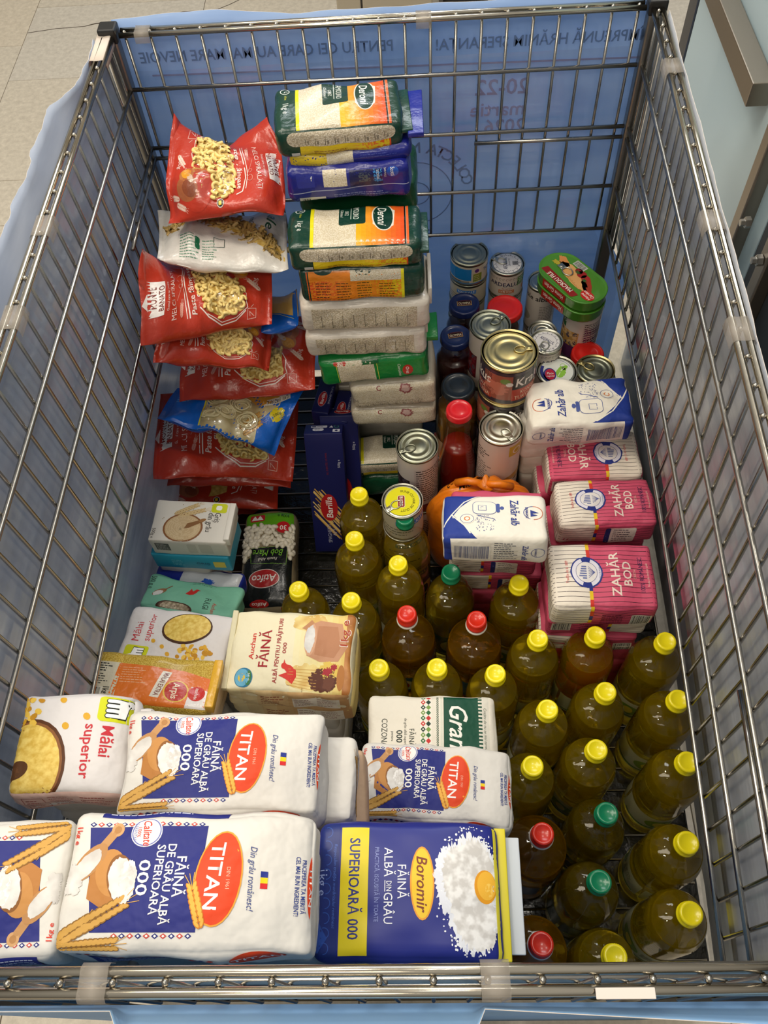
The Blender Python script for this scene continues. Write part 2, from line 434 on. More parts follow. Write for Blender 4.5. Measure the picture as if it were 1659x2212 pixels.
# ------------------------------------------------------------------ packs: bricks (paper bags, boxes, film bricks) and pillow bags
class Wave:
    def __init__(s, seed, amp, wl, ridged=0.0, n=7):
        q = np.random.RandomState(seed); D = q.normal(size=(n, 3)); D /= np.linalg.norm(D, axis=1)[:, None]
        s.K = D * (2 * PI / (wl * q.uniform(0.6, 1.7, n)))[:, None]; s.p = q.uniform(0, 6.28, n); s.a = amp * q.uniform(0.4, 1.0, n) / math.sqrt(n) * 1.6; s.r = ridged
    def __call__(s, P):
        x = P @ s.K.T + s.p; y = np.sin(x)
        if s.r: y = (1 - s.r) * y + s.r * (1 - 2 * np.abs(np.sin(x / 2)))
        return y @ s.a
def lattice(L, r, st):
    n = max(2, int(round((L - 2 * r) / st)))
    inner = np.linspace(-L / 2 + r, L / 2 - r, n + 1)
    e = [-L / 2, -L / 2 + r * 0.18, -L / 2 + r * 0.5]
    return np.array(e + list(inner) + [-x for x in e[::-1]])
class Brick:
    """rounded, puffed, creased box; local z runs from 0 (underside) to T"""
    def __init__(s, L, W, T, r=0.008, puff=0.003, wave=None, taper=(0, 0), sag=0.0):
        s.L, s.W, s.T, s.r, s.puff, s.wave, s.taper, s.sag = L, W, T, min(r, T * 0.45), puff, wave, taper, sag
        s.hi = np.array([L / 2, W / 2, T / 2]); s.inn = s.hi - s.r
    def map(s, P, eps=0.0):
        P = np.asarray(P, float); c = np.clip(P, -s.inn, s.inn); d = P - c
        l = np.linalg.norm(d, axis=1); n = d / np.maximum(l, 1e-9)[:, None]
        q = c + n * (s.r + eps)[..., None] if np.ndim(eps) else c + n * (s.r + eps)
        fx, fy, fz = P[:, 0] / s.hi[0], P[:, 1] / s.hi[1], P[:, 2] / s.hi[2]
        dome = np.clip(1 - fx ** 2, 0, 1) * np.clip(1 - fy ** 2, 0, 1)
        q = q.copy(); q[:, 2] += s.puff * dome * np.clip(fz, -1, 1)
        q[:, 1] += 0.6 * s.puff * np.clip(1 - fx ** 2, 0, 1) * np.clip(1 - fz ** 2, 0, 1) * fy
        if s.wave is not None: q += n * s.wave(P)[:, None]
        t0, t1 = s.taper
        if t0 or t1:
            k = 1 - t1 * np.clip((fx - 0.35) / 0.65, 0, 1) ** 2 - t0 * np.clip((-fx - 0.35) / 0.65, 0, 1) ** 2
            q[:, 2] = (q[:, 2] + s.hi[2]) * k - s.hi[2]
        q[:, 2] += s.hi[2] + s.sag * (fx ** 2 - 0.3)
        return q
    def top(s): return lambda A, e: s.map(np.stack([A[:, 0], A[:, 1], np.full(len(A), s.hi[2])], 1), e)
    def front(s): return lambda A, e: s.map(np.stack([A[:, 0], np.full(len(A), -s.hi[1]), A[:, 1]], 1), e)
    def back(s): return lambda A, e: s.map(np.stack([-A[:, 0], np.full(len(A), s.hi[1]), A[:, 1]], 1), e)
    def right(s): return lambda A, e: s.map(np.stack([np.full(len(A), s.hi[0]), A[:, 0], A[:, 1]], 1), e)
    def left(s): return lambda A, e: s.map(np.stack([np.full(len(A), -s.hi[0]), -A[:, 0], A[:, 1]], 1), e)
    def mesh(s, st):
        X, Y, Z = lattice(s.L, s.r, st), lattice(s.W, s.r, st), lattice(s.T, s.r, max(st, s.T / 4))
        nx, ny, nz = len(X) - 1, len(Y) - 1, len(Z) - 1; idx = {}; P = []; Fc = []
        def v(i, j, k):
            t = (i, j, k)
            if t not in idx: idx[t] = len(P); P.append((X[i], Y[j], Z[k]))
            return idx[t]
        for i in range(nx):
            for j in range(ny):
                Fc.append((v(i, j, nz), v(i + 1, j, nz), v(i + 1, j + 1, nz), v(i, j + 1, nz)))
                Fc.append((v(i, j, 0), v(i, j + 1, 0), v(i + 1, j + 1, 0), v(i + 1, j, 0)))
            for k in range(nz):
                Fc.append((v(i, 0, k), v(i + 1, 0, k), v(i + 1, 0, k + 1), v(i, 0, k + 1)))
                Fc.append((v(i, ny, k), v(i, ny, k + 1), v(i + 1, ny, k + 1), v(i + 1, ny, k)))
        for j in range(ny):
            for k in range(nz):
                Fc.append((v(0, j, k), v(0, j, k + 1), v(0, j + 1, k + 1), v(0, j + 1, k)))
                Fc.append((v(nx, j, k), v(nx, j + 1, k), v(nx, j + 1, k + 1), v(nx, j, k + 1)))
        return s.map(np.array(P)), Fc
def frame(px, z, tx=0.0, ty=0.0):
    """rectangle on the plane through height z (at the face centre) tilted tx about x, ty about y, seen at the four corners px"""
    px = np.array(px, float); c = px.mean(0); o = PZ(c[0], c[1], z)
    ax, ay = math.radians(tx), math.radians(ty)
    n = np.array([math.sin(ay), -math.sin(ax) * math.cos(ay), math.cos(ax) * math.cos(ay)])
    Q = []
    for u, v in px:
        d = ray(u, v); Q.append(CAM + d * ((o - CAM) @ n) / (d @ n))
    A, B, C_, D = Q
    ex = (B - A) + (C_ - D); ex /= np.linalg.norm(ex); ey = np.cross(n, ex)
    L = ((B - A) @ ex + (C_ - D) @ ex) / 2; W = ((D - A) @ ey + (C_ - B) @ ey) / 2
    return (A + B + C_ + D) / 4, ex, ey, n, L, W
def pose(o, ex, ey, n, T):
    M = Matrix.Identity(4); b = o - n * T
    for i in range(3): M[i][0], M[i][1], M[i][2], M[i][3] = ex[i], ey[i], n[i], b[i]
    return M
SEED = [11]
DIM = {}
REPORT = []
def pack(name, label, cat, px, z, T, col, fin='paper', arts=(), tx=0, ty=0, r=0.009, puff=0.004, crum=0.0016, wl=0.05, ridge=0.5,
         taper=(0, 0), group=None, L=None, W=None, st=0.0065, body='paper_bag', flaps=(), shift=(0, 0), sag=0.0, M=None):
    """arts: (face, Art, quarter turns, part name[, fixed height mm]); flaps: (side, length, height, colour, drop)"""
    SEED[0] += 1
    if M is None:
        o, ex, ey, n, L0, W0 = frame(px, z, tx, ty)
        if L: o = o + ex * (L - L0) / 2 * shift[0]
        if W: o = o + ey * (W - W0) / 2 * shift[1]
        L = L or L0; W = W or W0; M = pose(o, ex, ey, n, T)
        REPORT.append((name, round(L, 3), round(W, 3), round(T, 3), [round(float(x), 3) for x in (o - [0, 0, ZR])]))
    root = thing(name, label, cat, M, group); DIM[root.name] = (L, W, T)
    B = Brick(L, W, T, r, puff, Wave(SEED[0], crum, wl, ridge) if crum else None, taper, sag)
    V, Fc = B.mesh(st)
    mesh_obj(body, V, Fc, mat(col, fin), root)
    for a in arts:
        face, art, q, pn = a[:4]
        fw, fh = {'top': (L, W), 'front': (L, T), 'back': (L, T), 'left': (W, T), 'right': (W, T)}[face]
        rw, rh = (fw, fh) if q % 2 == 0 else (fh, fw)
        sx, sy = rw / art.w, rh / art.h
        if len(a) > 4:                                  # keep the printed scale, cut what falls off the face
            sx = sy = a[4]
        lay(pn, art, getattr(B, face)(), sx, sy, q, fin if fin != 'card' else 'card', root, clip=(fw / 2, fh / 2))
    for fl in flaps:
        side, ln, hg, fc, drop = fl[:5]; wd = W * (fl[5] if len(fl) > 5 else 0.9)
        sg = 1 if side == 'right' else -1
        V, Fc = bevbox(ln, wd, hg, min(0.0012, hg * .45))
        w2 = Wave(SEED[0] + 90, 0.0008, 0.04)
        V = np.array(V); V += w2(V)[:, None] * np.array([0, 0, 1.0]); V += np.array([sg * (L / 2 + ln / 2 - 0.004), 0, T * (1 - (taper[1] if sg > 0 else taper[0])) - drop])
        mesh_obj('folded_flap', V, Fc, mat(fc, fin), root)
    return root

class Pillow:
    """bag over a 3 x 3 net of world points: rows from the near edge to the far edge, columns left to right"""
    def __init__(s, net, T, seed, crum=0.0025, p=0.5, seal=0.05, wl=0.045, endw=1.0):
        s.N = np.array(net, float); s.T = T; s.p = p; s.seal = seal
        s.w = Wave(seed, crum, wl, 0.6); s.w2 = Wave(seed + 5, crum * 1.6, wl * 1.6, 0.2)
    def mid(s, A):
        a, b = A[:, 0], A[:, 1]
        def l3(t): return np.stack([2 * (t - .5) * (t - 1), -4 * t * (t - 1), 2 * t * (t - .5)], 1)
        return np.einsum('ni,nj,jik->nk', l3(a), l3(b), s.N)
    def nrm(s, A):
        h = 1e-3; da = s.mid(A + [h, 0]) - s.mid(A - [h, 0]); db = s.mid(A + [0, h]) - s.mid(A - [0, h])
        n = np.cross(da, db); return n / np.linalg.norm(n, axis=1)[:, None]
    def thick(s, A):
        a, b = A[:, 0], A[:, 1]; u = np.clip((a - s.seal) / (1 - 2 * s.seal), 0, 1)
        ends = np.clip(1 - (2 * u - 1) ** 4, 0, 1) ** 0.6
        sides = np.clip(1 - np.abs(2 * b - 1) ** 2.6, 0, 1) ** s.p
        return s.T / 2 * ends * sides + 0.0004
    def surf(s, A, eps=0.0, sg=1.0):
        A = np.clip(np.asarray(A, float), 0, 1); m = s.mid(A); n = s.nrm(A)
        k = np.clip(s.thick(A) / (s.T / 2), 0.25, 1)
        return m + n * (sg * (s.thick(A) + eps) + s.w2(m) * 1.0 + sg * s.w(m) * k)[:, None]
    def mesh(s, nu=38, nv=22):
        b = 0.5 - 0.5 * np.cos(np.linspace(0, PI, nv + 1)); a = np.linspace(0, 1, nu + 1)
        a[1:-1] += 0; G = np.stack(np.meshgrid(a, b, indexing='ij'), -1).reshape(-1, 2)
        top = s.surf(G); bot = s.surf(G, 0, -1.0)
        zz = np.where((np.arange(nv + 1) % 2) == 0, 0.0, 0.0012)
        V = np.concatenate([top, bot]); n = (nu + 1) * (nv + 1); Fc = []
        for i in range(nu):
            for j in range(nv):
                q = [i * (nv + 1) + j, (i + 1) * (nv + 1) + j, (i + 1) * (nv + 1) + j + 1, i * (nv + 1) + j + 1]
                Fc.append(tuple(q)); Fc.append(tuple(n + k for k in q[::-1]))
        for j in range(nv):
            for i in (0, nu):
                q = (i * (nv + 1) + j, i * (nv + 1) + j + 1, n + i * (nv + 1) + j + 1, n + i * (nv + 1) + j)
                Fc.append(q if i == 0 else q[::-1])
        for i in range(nu):
            for j in (0, nv):
                q = (i * (nv + 1) + j, (i + 1) * (nv + 1) + j, n + (i + 1) * (nv + 1) + j, n + i * (nv + 1) + j)
                Fc.append(q[::-1] if j == 0 else q)
        return V, Fc
def netpx(rows):
    """rows of three (u, v, y) pixels on planes y, near edge first"""
    return np.array([[PY(u, v, y) for u, v, y in r] for r in rows])
def frontnet(row, y, dv):
    P = np.array([PY(u, v, y) for u, v in row]); return np.array([P, P + np.array(dv) * 0.5 + [0, 0, dv[2] * .2], P + np.array(dv)])
def pillow(name, label, cat, net, T, col, art=None, q=3, group=None, crum=0.0025, fin='film', extra=None, nominal=None, seal=0.05, p=0.5, nu=38, nv=22, wl=0.045):
    SEED[0] += 1
    net = np.array(net); o = net.reshape(-1, 3).mean(0)
    root = thing(name, label, cat, at(o), group)
    B = Pillow(net - o, T, SEED[0], crum, p, seal, wl)
    V, Fc = B.mesh(nu, nv); mesh_obj('film_bag', V, Fc, mat(col, fin), root)
    L = np.linalg.norm(net[1, 2] - net[1, 0]); W = np.linalg.norm(net[2, 1] - net[0, 1])
    mapf = lambda A, e: B.surf(np.stack([A[:, 0] / L + 0.5, A[:, 1] / W + 0.5], 1), e)
    if art is not None:
        rw, rh = (L, W) if q % 2 == 0 else (W, L)
        lay('print', art, mapf, rw / art.w, rh / art.h, q, fin, root, clip=(L * .499, W * .499))
    root['dims'] = (L, W)
    return root, B, mapf, L, W
def elbow_mesh(R=0.0052, r=0.0026, arc=200, n=8, m=6):
    V = []; Fc = []
    for i in range(n + 1):
        a = math.radians(arc) * i / n
        for k in range(m):
            t = 2 * PI * k / m
            V.append(((R + r * math.cos(t)) * math.cos(a), (R + r * math.cos(t)) * math.sin(a), r * math.sin(t) + 0.0012 * i / n))
    for i in range(n):
        for k in range(m):
            Fc.append((i * m + k, i * m + (k + 1) % m, (i + 1) * m + (k + 1) % m, (i + 1) * m + k))
    return np.array(V), Fc
def scatter(name, proto, spots, mapf, q, art_wh, rw, rh, material, parent, seed, lift=0.0012, sc=(0.85, 1.15), flat=0.6):
    """small pieces of food lying in a window of the pack, joined as one mesh"""
    rs = random.Random(seed); PV, PF = proto; V = []; Fc = []
    for x, y in spots:
        p = np.array([[(x - art_wh[0] / 2) * rw / art_wh[0], (y - art_wh[1] / 2) * rh / art_wh[1]]])
        a, b = p[:, 0], p[:, 1]; P = np.stack([(a, b), (-b, a), (-a, -b), (b, -a)][q % 4], -1)
        c = mapf(P, lift)[0]; ex = mapf(P + [[0.002, 0]], lift)[0] - c; ey = mapf(P + [[0, 0.002]], lift)[0] - c
        ex /= np.linalg.norm(ex); n = np.cross(ex, ey); n /= np.linalg.norm(n); ey = np.cross(n, ex)
        e = Matrix.Rotation(rs.uniform(0, 6.28), 3, 'Z') @ Matrix.Rotation(rs.uniform(-flat, flat), 3, 'X') @ Matrix.Rotation(rs.uniform(-flat, flat), 3, 'Y')
        R = np.array([ex, ey, n]).T @ np.array(e); s = rs.uniform(*sc); b0 = len(V)
        V += list(c + (PV * s) @ R.T); Fc += [tuple(b0 + i for i in f) for f in PF]
    o = mesh_obj(name, V, Fc, material, parent); o['kind'] = 'stuff'; return o
def spots_in(poly, pitch, seed, jit=0.35):
    q = random.Random(seed); P = poly; xs = [p[0] for p in P]; ys = [p[1] for p in P]; out = []
    def inside(x, y):
        c = False; j = len(P) - 1
        for i in range(len(P)):
            if (P[i][1] > y) != (P[j][1] > y) and x < (P[j][0] - P[i][0]) * (y - P[i][1]) / (P[j][1] - P[i][1]) + P[i][0]: c = not c
            j = i
        return c
    y = min(ys); row = 0
    while y < max(ys):
        x = min(xs) + (pitch / 2 if row % 2 else 0)
        while x < max(xs):
            a, b = x + q.uniform(-jit, jit) * pitch, y + q.uniform(-jit, jit) * pitch
            if inside(a, b): out.append((a, b))
            x += pitch
        y += pitch * 0.85; row += 1
    return out
# ------------------------------------------------------------------ shop floor
def stone(name, c1, c2):
    m, nt, b = nodes(name)
    v = coords(nt)
    n = add(nt, 'ShaderNodeTexNoise', Scale=55.0, Detail=8.0); n.inputs['Roughness'].default_value = 0.7
    nt.links.new(v, n.inputs['Vector'])
    cr = add(nt, 'ShaderNodeValToRGB'); cr.color_ramp.elements[0].color = lin(c1); cr.color_ramp.elements[1].color = lin(c2)
    cr.color_ramp.elements[0].position = 0.35; cr.color_ramp.elements[1].position = 0.68
    nt.links.new(n.outputs['Fac'], cr.inputs['Fac']); nt.links.new(cr.outputs['Color'], b.inputs['Base Color'])
    b.inputs['Roughness'].default_value = 0.38; bump(nt, b, v, 300, 0.1, 0.001)
    return m
m_tile = [stone('stone_tile', '#bdb3a2', '#d8cebb'), stone('stone_tile_grey', '#bcb4a6', '#d6cebf'), stone('stone_tile_warm', '#c0b4a0', '#dbcfba')]
m_grout, _, b_ = nodes('grout'); b_.inputs['Base Color'].default_value = lin('#8d8474'); b_.inputs['Roughness'].default_value = 0.9
V, Fc = bevbox(6.4, 7.4, 0.04, 0.004, (0.2, 1.3, -0.0245))
fl = tag(mesh_obj('floor', V, Fc, m_grout, None, False), kind='structure')
Q = random.Random(4)
def tile(x0, y0, x1, y1):
    g = 0.0011
    V, Fc = bevbox(x1 - x0 - 2 * g, y1 - y0 - 2 * g, 0.01, 0.0008, ((x0 + x1) / 2, (y0 + y1) / 2, -0.005))
    mesh_obj('tile', V, Fc, Q.choice(m_tile), fl, False)
xs_ = -1.02                                   # long seam left of the cart
ys_ = [-2.4, -1.79, -1.18, -0.57, 0.04, 0.55, 1.1, 1.64, 2.083, 2.298, 2.85, 3.33, 3.9, 4.5, 5.0]
for a, b in zip(ys_[:-1], ys_[1:]):
    for c, d in ((-1.02, -0.37), (-0.37, 0.25), (0.25, 0.87), (0.87, 1.49), (1.49, 2.11), (2.11, 3.4)):
        tile(c, a, d, b)
yl_ = [-2.4, -1.6, -1.0, -0.4, 0.2, 0.8, 1.35, 1.95, 2.5, 3.073, 3.65, 4.3, 5.0]
for a, b in zip(yl_[:-1], yl_[1:]):
    for c, d in ((-3.0, -2.24), (-2.24, -1.63), (-1.63, -1.02)): tile(c, a, d, b)
# the long crack across the tiles behind the cart
ck = [PZ(u, v, -ZR + 0.0004)[:2] for u, v in ((60, 71), (120, 62), (182, 57), (206, 51), (270, 45), (340, 38), (395, 25), (440, 23), (470, 20), (495, 10), (520, -2))]
V = []; Fc = []
for i, p in enumerate(ck):
    t = ck[min(i + 1, len(ck) - 1)] - ck[max(i - 1, 0)]; t = t / np.linalg.norm(t); nn = np.array([-t[1], t[0]])
    wd = 0.0016 + 0.0016 * (i in (3, 4)); V += [(*(p + nn * wd), 0.0006), (*(p - nn * wd), 0.0006)]
    if i: Fc.append((2 * i - 2, 2 * i - 1, 2 * i + 1, 2 * i))
m_crack, _, b_ = nodes('crack_dirt'); b_.inputs['Base Color'].default_value = lin('#4a3f32'); b_.inputs['Roughness'].default_value = 0.9
mesh_obj('crack', V, Fc, m_crack, fl, False)

V, Fc = bevbox(6.4, 0.1, 3.6, 0.01, (0.2, 5.05, 1.796)); m_wall, _, b_ = nodes('wall_paint'); b_.inputs['Base Color'].default_value = lin('#d6d2c8')
tag(mesh_obj('wall_back', V, Fc, m_wall, None, False), kind='structure')

# ------------------------------------------------------------------ the wire cart
m_wire = m_metal('#b0aca4', 0.24, 'steel_wire', 0.08)
m_chrome = m_metal('#c9c0ae', 0.16, 'chrome_rim', 0.05)
m_post = m_metal('#8e8a84', 0.32, 'post_steel', 0.06)
m_black, _, b_ = nodes('black_plastic'); b_.inputs['Base Color'].default_value = lin('#191817'); b_.inputs['Roughness'].default_value = 0.4
cart = thing('wire_cart', 'large chromed wire cart on corner posts filled with donated groceries', 'cart', at((0.33, 0.63, 0)))
off = np.array([0.33, 0.63, -ZR])
def C3(pts): return [np.array(p, float) - off for p in pts]
def bow_r(y, z): return 0.012 * math.sin(PI * (y - YF) / (YB - YF)) * min(1.0, -z / 0.2)
def bow_l(y, z): return -0.010 * min(1.0, max(0.0, -z) / 0.3)
def lx(y, z): return xl(y) - bow_l(y, z)
def rx(y, z): return xr(y) + bow_r(y, z)
HZ = [-0.085, -0.187, -0.300, -0.391]
def wire(name, pts, r, m=None, n=7): 
    V, Fc = tube(C3(pts), r, n); return mesh_obj(name, V, Fc, m or m_wire, cart)
RT = 0.0040; GAP = 0.0066
for s in (-1, 1):
    e = 0.016
    wire('rim_tube', [(xl(YB) + e, YB + s * GAP, 0), (0.33, YB + s * GAP, 0), (xr(YB) - e, YB + s * GAP, 0)], RT, m_chrome, 12)
    wire('rim_tube', [(xl(YF) + e, YF + s * GAP, 0), (0.33, YF + s * GAP, 0), (xr(YF) - e, YF + s * GAP, 0)], RT, m_chrome, 12)
    ys = np.linspace(YF + e, YB - e, 5)
    wire('rim_tube', [(xl(y) - s * GAP, y, 0) for y in ys], RT, m_chrome, 12)
    wire('rim_tube', [(xr(y) + s * GAP, y, 0) for y in ys], RT, m_chrome, 12)
VW = 0.0024
def rivet_wire(top, pts):
    V, Fc = join([tube(C3(pts), VW, 7), lathe([(0.0001, 0.0034), (0.0016, 0.0028), (0.0030, 0.0010), (0.0032, -0.001), (0.0026, -0.004)], 8)])
    n = 8 * 5; t = np.array(top) - off
    V = list(V); 
    for i in range(len(V) - n, len(V)): V[i] = np.array(V[i]) + t
    return mesh_obj('upright_wire', V, Fc, m_chrome if False else m_wire, cart)
for k in range(-1, 20):
    x = 0.0023 + 0.0375 * k
    if xl(YB) + 0.012 < x < xr(YB) - 0.012: rivet_wire((x, YB, 0.0005), [(x, YB, 0.001), (x, YB, -0.395)])
    x2 = 0.0023 + 0.0747 + 0.0375 * (k - 2)
    if xl(YF) + 0.012 < x2 < xr(YF) - 0.012: rivet_wire((x2, YF, 0.0005), [(x2, YF, 0.001), (x2, YF, -0.395)])
zz = (0.001, -0.1, -0.2, -0.3, -0.395)
for k in range(-2, 31):
    y = 1.1551 - 0.0383 * k
    if YF + 0.012 < y < YB - 0.012: rivet_wire((xl(y), y, 0.0005), [(lx(y, z), y, z) for z in zz])
    y = 1.188 - 0.0383 * k
    if YF + 0.012 < y < YB - 0.012: rivet_wire((xr(y), y, 0.0005), [(rx(y, z), y, z) for z in zz])
HR = 0.0033
hy = HR + VW - 0.0006
for z in HZ:
    wire('level_wire', [(xl(YB) + 0.004, YB - hy, z), (0.33, YB - hy, z), (xr(YB) - 0.012, YB - hy, z)], HR)
    wire('level_wire', [(xl(YF) + 0.012, YF + hy, z), (0.33, YF + hy, z), (xr(YF) - 0.012, YF + hy, z)], HR)
    ys = np.linspace(YF + 0.03, YB - 0.004, 9)
    wire('level_wire', [(lx(y, z) + hy, y, z) for y in ys], HR)
    wire('level_wire', [(rx(y, z) - hy, y, z) for y in ys], HR)
z2 = -0.206                                  # the short doubled wires at the second level
wire('level_wire', [(PY(1024, 307, YB)[0], YB - hy, z2), (xr(YB) - 0.012, YB - hy, z2)], HR)
wire('level_wire', [(xl(YB) + 0.004, YB - hy, z2), (PY(420, 318, YB)[0], YB - hy, z2)], HR)
yl2 = PX(275, 560, xl(0.95))[1]
wire('level_wire', [(lx(y, z2) + hy, y, z2) for y in np.linspace(yl2, YB - 0.004, 4)], HR)
yr2 = PX(1395, 520, xr(1.05))[1]; yr3 = PX(1580, 1503, xr(0.25))[1]
wire('level_wire', [(rx(y, z2) - hy, y, z2) for y in np.linspace(yr2, YB - 0.004, 4)], HR)
wire('level_wire', [(rx(y, z2) - hy, y, z2) for y in np.linspace(YF + 0.03, yr3, 4)], HR)
for x, y in ((xl(YB), YB), (xr(YB), YB), (xl(YF), YF), (xr(YF), YF)):
    V, Fc = bevbox(0.022, 0.022, ZR - 0.012, 0.003, (x, y, -0.006 - (ZR - 0.012) / 2)); mesh_obj('corner_post', C3(V), Fc, m_post, cart, False)
    V, Fc = bevbox(0.027, 0.027, 0.022, 0.003, (x, y, 0.001)); mesh_obj('corner_cap', C3(V), Fc, m_black, cart, False)
SKEW = lambda y: 0.030 * (y - 0.04) / 1.25
m_board, nt, b_ = nodes('black_film_on_base'); b_.inputs['Base Color'].default_value = lin('#15150f'); b_.inputs['Roughness'].default_value = 0.22
bump(nt, b_, coords(nt), 70, 0.5, 0.004)
V, Fc = bevbox(0.9405, 1.275, 0.012, 0.003, (0.3425, 0.683, FLOORZ - 0.010)); V = [np.array([v[0] + SKEW(v[1]), v[1], v[2]]) for v in V]; mesh_obj('base_board', C3(V), Fc, m_board, cart, False)
y = 0.05
while y < 1.32:
    wire('base_wire', [(-0.120 + SKEW(y), y, FLOORZ - 0.002), (0.808 + SKEW(y), y, FLOORZ - 0.002)], 0.0020, m_chrome, 6); y += 0.0375

# ------------------------------------------------------------------ paper banners round the cart and the clear wrap inside them
def m_paper(name, c1, c2, coat=0.0, streak=(1, 1, 1), trans=0.4):
    m, nt, b = nodes(name)
    n = add(nt, 'ShaderNodeTexNoise', Scale=6.0, Detail=5.0); nt.links.new(coords(nt, streak), n.inputs['Vector'])
    cr = add(nt, 'ShaderNodeValToRGB'); cr.color_ramp.elements[0].color = lin(c1); cr.color_ramp.elements[1].color = lin(c2)
    cr.color_ramp.elements[0].position = 0.3; cr.color_ramp.elements[1].position = 0.7
    nt.links.new(n.outputs['Fac'], cr.inputs['Fac']); nt.links.new(cr.outputs['Color'], b.inputs['Base Color'])
    b.inputs['Roughness'].default_value = 0.6; b.inputs['Coat Weight'].default_value = coat; b.inputs['Coat Roughness'].default_value = 0.15
    bump(nt, b, coords(nt), 14, 0.12, 0.004)
    tl = add(nt, 'ShaderNodeBsdfTranslucent'); mx = add(nt, 'ShaderNodeMixShader'); mx.inputs[0].default_value = trans
    nt.links.new(cr.outputs['Color'], tl.inputs['Color']); nt.links.new(b.outputs[0], mx.inputs[1]); nt.links.new(tl.outputs[0], mx.inputs[2])
    nt.links.new(mx.outputs[0], nt.nodes['Material Output'].inputs['Surface'])
    return m
m_blue = m_paper('blue_poster_paper', '#a9c8f0', '#c4dbfa', 0.1, (1, 1, 3), 0.5)
m_grey = m_paper('blue_grey_poster_back', '#b4bfd3', '#ced6e4', 0.15, (6, 1, 6))
m_grey2 = m_paper('grey_poster_back', '#cacfd8', '#e2e5ea', 0.15, (6, 1, 6))  # lightened copy of the left paper, missing light put into its colour
m_lite = m_paper('pale_blue_poster', '#9ac6ee', '#aed4f4', 0.1)
m_white, _, b_ = nodes('torn_paper_edge'); b_.inputs['Base Color'].default_value = lin('#d9cfc6'); b_.inputs['Roughness'].default_value = 0.8
def sheet(name, f, us, ss, material, label, th=0.0006, edge=True):
    """f(u, s) -> point; u along the wall, s up the sheet"""
    top = [[f(u, s) for s in ss] for u in us]; n = len(ss); V = []; Fc = []
    for u in range(len(us)):
        for s in range(n): V.append(np.array(top[u][s]) + [0, 0, ZR])
    for u in range(len(us) - 1):
        for s in range(n - 1): Fc.append((u * n + s, (u + 1) * n + s, (u + 1) * n + s + 1, u * n + s + 1))
    c = np.mean(V, 0); V = [v - c for v in V]
    o = mesh_obj(name, V, Fc, [material, m_white]); o.location = c
    md = o.modifiers.new('thickness', 'SOLIDIFY'); md.thickness = th; md.offset = 0
    md.material_offset_rim = 1
    tag(o, label, 'poster'); return o, c
wv = lambda t, sd: 0.5 * math.sin(t * 23 + sd) + 0.3 * math.sin(t * 61 + sd * 2) + 0.2 * math.sin(t * 131 + sd * 3)
# back poster
def fb(u, s):
    x = u; k = (x + 0.06) / 0.8
    if s > 0.55: 
        t = (s - 0.55) / 0.45; z = -0.41 + t * 0.41; y = YB + 0.0160 + 0.0015 * wv(u + s, 1)
        if s > 0.985: z = 0.004 + 0.006 * (0.5 + 0.5 * wv(u * 0.6, 2)) + 0.009 * max(0, math.sin(k * 9)) ; y = YB + 0.0185
    else:
        t = s / 0.55; z = FLOORZ + 0.004 + t * (-0.41 - FLOORZ - 0.004); y = YB + 0.0160 + 0.071 * min(1, (1 - t) / 0.45)
    if s < 0.55: x = 0.34 + (x - 0.34) * (1 + (0.24 if u > 0.34 else 0.10) * min(1, (1 - s / 0.55) / 0.45))
    return (x, y, z)
ss_ = list(np.linspace(0, 0.55, 12)) + list(np.linspace(0.57, 0.98, 9)) + [1.0]
back_poster, bc = sheet('poster', fb, np.linspace(-0.055, 0.735, 60), ss_, m_blue, 'blue paper poster taped behind the back mesh, its lettering showing through in reverse')
A = Art(790, 400); ink = '#7795c8'; ink2 = '#9aa2d4'; ink3 = '#86a4d8'
def mir(A, t, x, y, h, c, **k): 
    n = len(A.L); A.text(t, 0, 0, h, c, **k); T, cc, z = A.L[n]; T = T * np.array([-1, 1]) + np.array([x, y]); A.L[n] = (T, cc, z)
def backmm(u, v): 
    p = PY(u, v, YB + 0.012); return (p[0] + 0.055) * 1000, (p[2] - ZR + 0.40) * 1000
for t, (u, v), (u2, v2), h in (('PENTRU CEI CARE AU MAI MARE NEVOIE', (300, 125), (850, 100), 17), ('ÎMPREUNĂ HRĂNIM SPERANȚA!', (940, 97), (1390, 76), 17)):
    a = backmm(u, v); b = backmm(u2, v2); mir(A, t, (a[0] + b[0]) / 2, (a[1] + b[1]) / 2, h, ink, b=1, fit=b[0] - a[0])
for t, u, v, h in (('20-22', 1085, 188, 26), ('martie', 1075, 236, 24), ('2026', 1090, 272, 24)):
    a = backmm(u, v); mir(A, t, a[0], a[1], h, ink2, b=1)
a = backmm(330, 165); b = backmm(1380, 125); A.line([a, b], 3, ink2)
a = backmm(900, 420); A.ring(a[0], a[1], 62, 64, ink3); A.ring(a[0], a[1], 22, 24, ink3)
for i, ch in enumerate('COLECTA NAȚIONALĂ DE ALIMENTE'):
    t = math.radians(-75 + i * 9.5); n = len(A.L)
    A.text(ch, 0, 0, 20, ink3, b=1)
    if len(A.L) > n:
        T, cc, z = A.L[n]; T = T * np.array([-1, 1]); ca, sa = math.cos(t), math.sin(t)
        R = 92; T = np.stack([T[..., 0] * ca - T[..., 1] * sa, T[..., 0] * sa + T[..., 1] * ca], -1) + np.array([a[0] - R * math.sin(t) * -1 * -1, a[1] + R * math.cos(t)])
        A.L[n] = (T, cc, z)
lay('reversed_lettering', A, lambda P, e: np.stack([P[:, 0] + 0.34 - bc[0], np.full(len(P), YB + 0.0140 - bc[1] - e), P[:, 1] - 0.2 + ZR - bc[2]], 1), 0.001, 0.001, 0, 'flat', back_poster, mx=0.05)
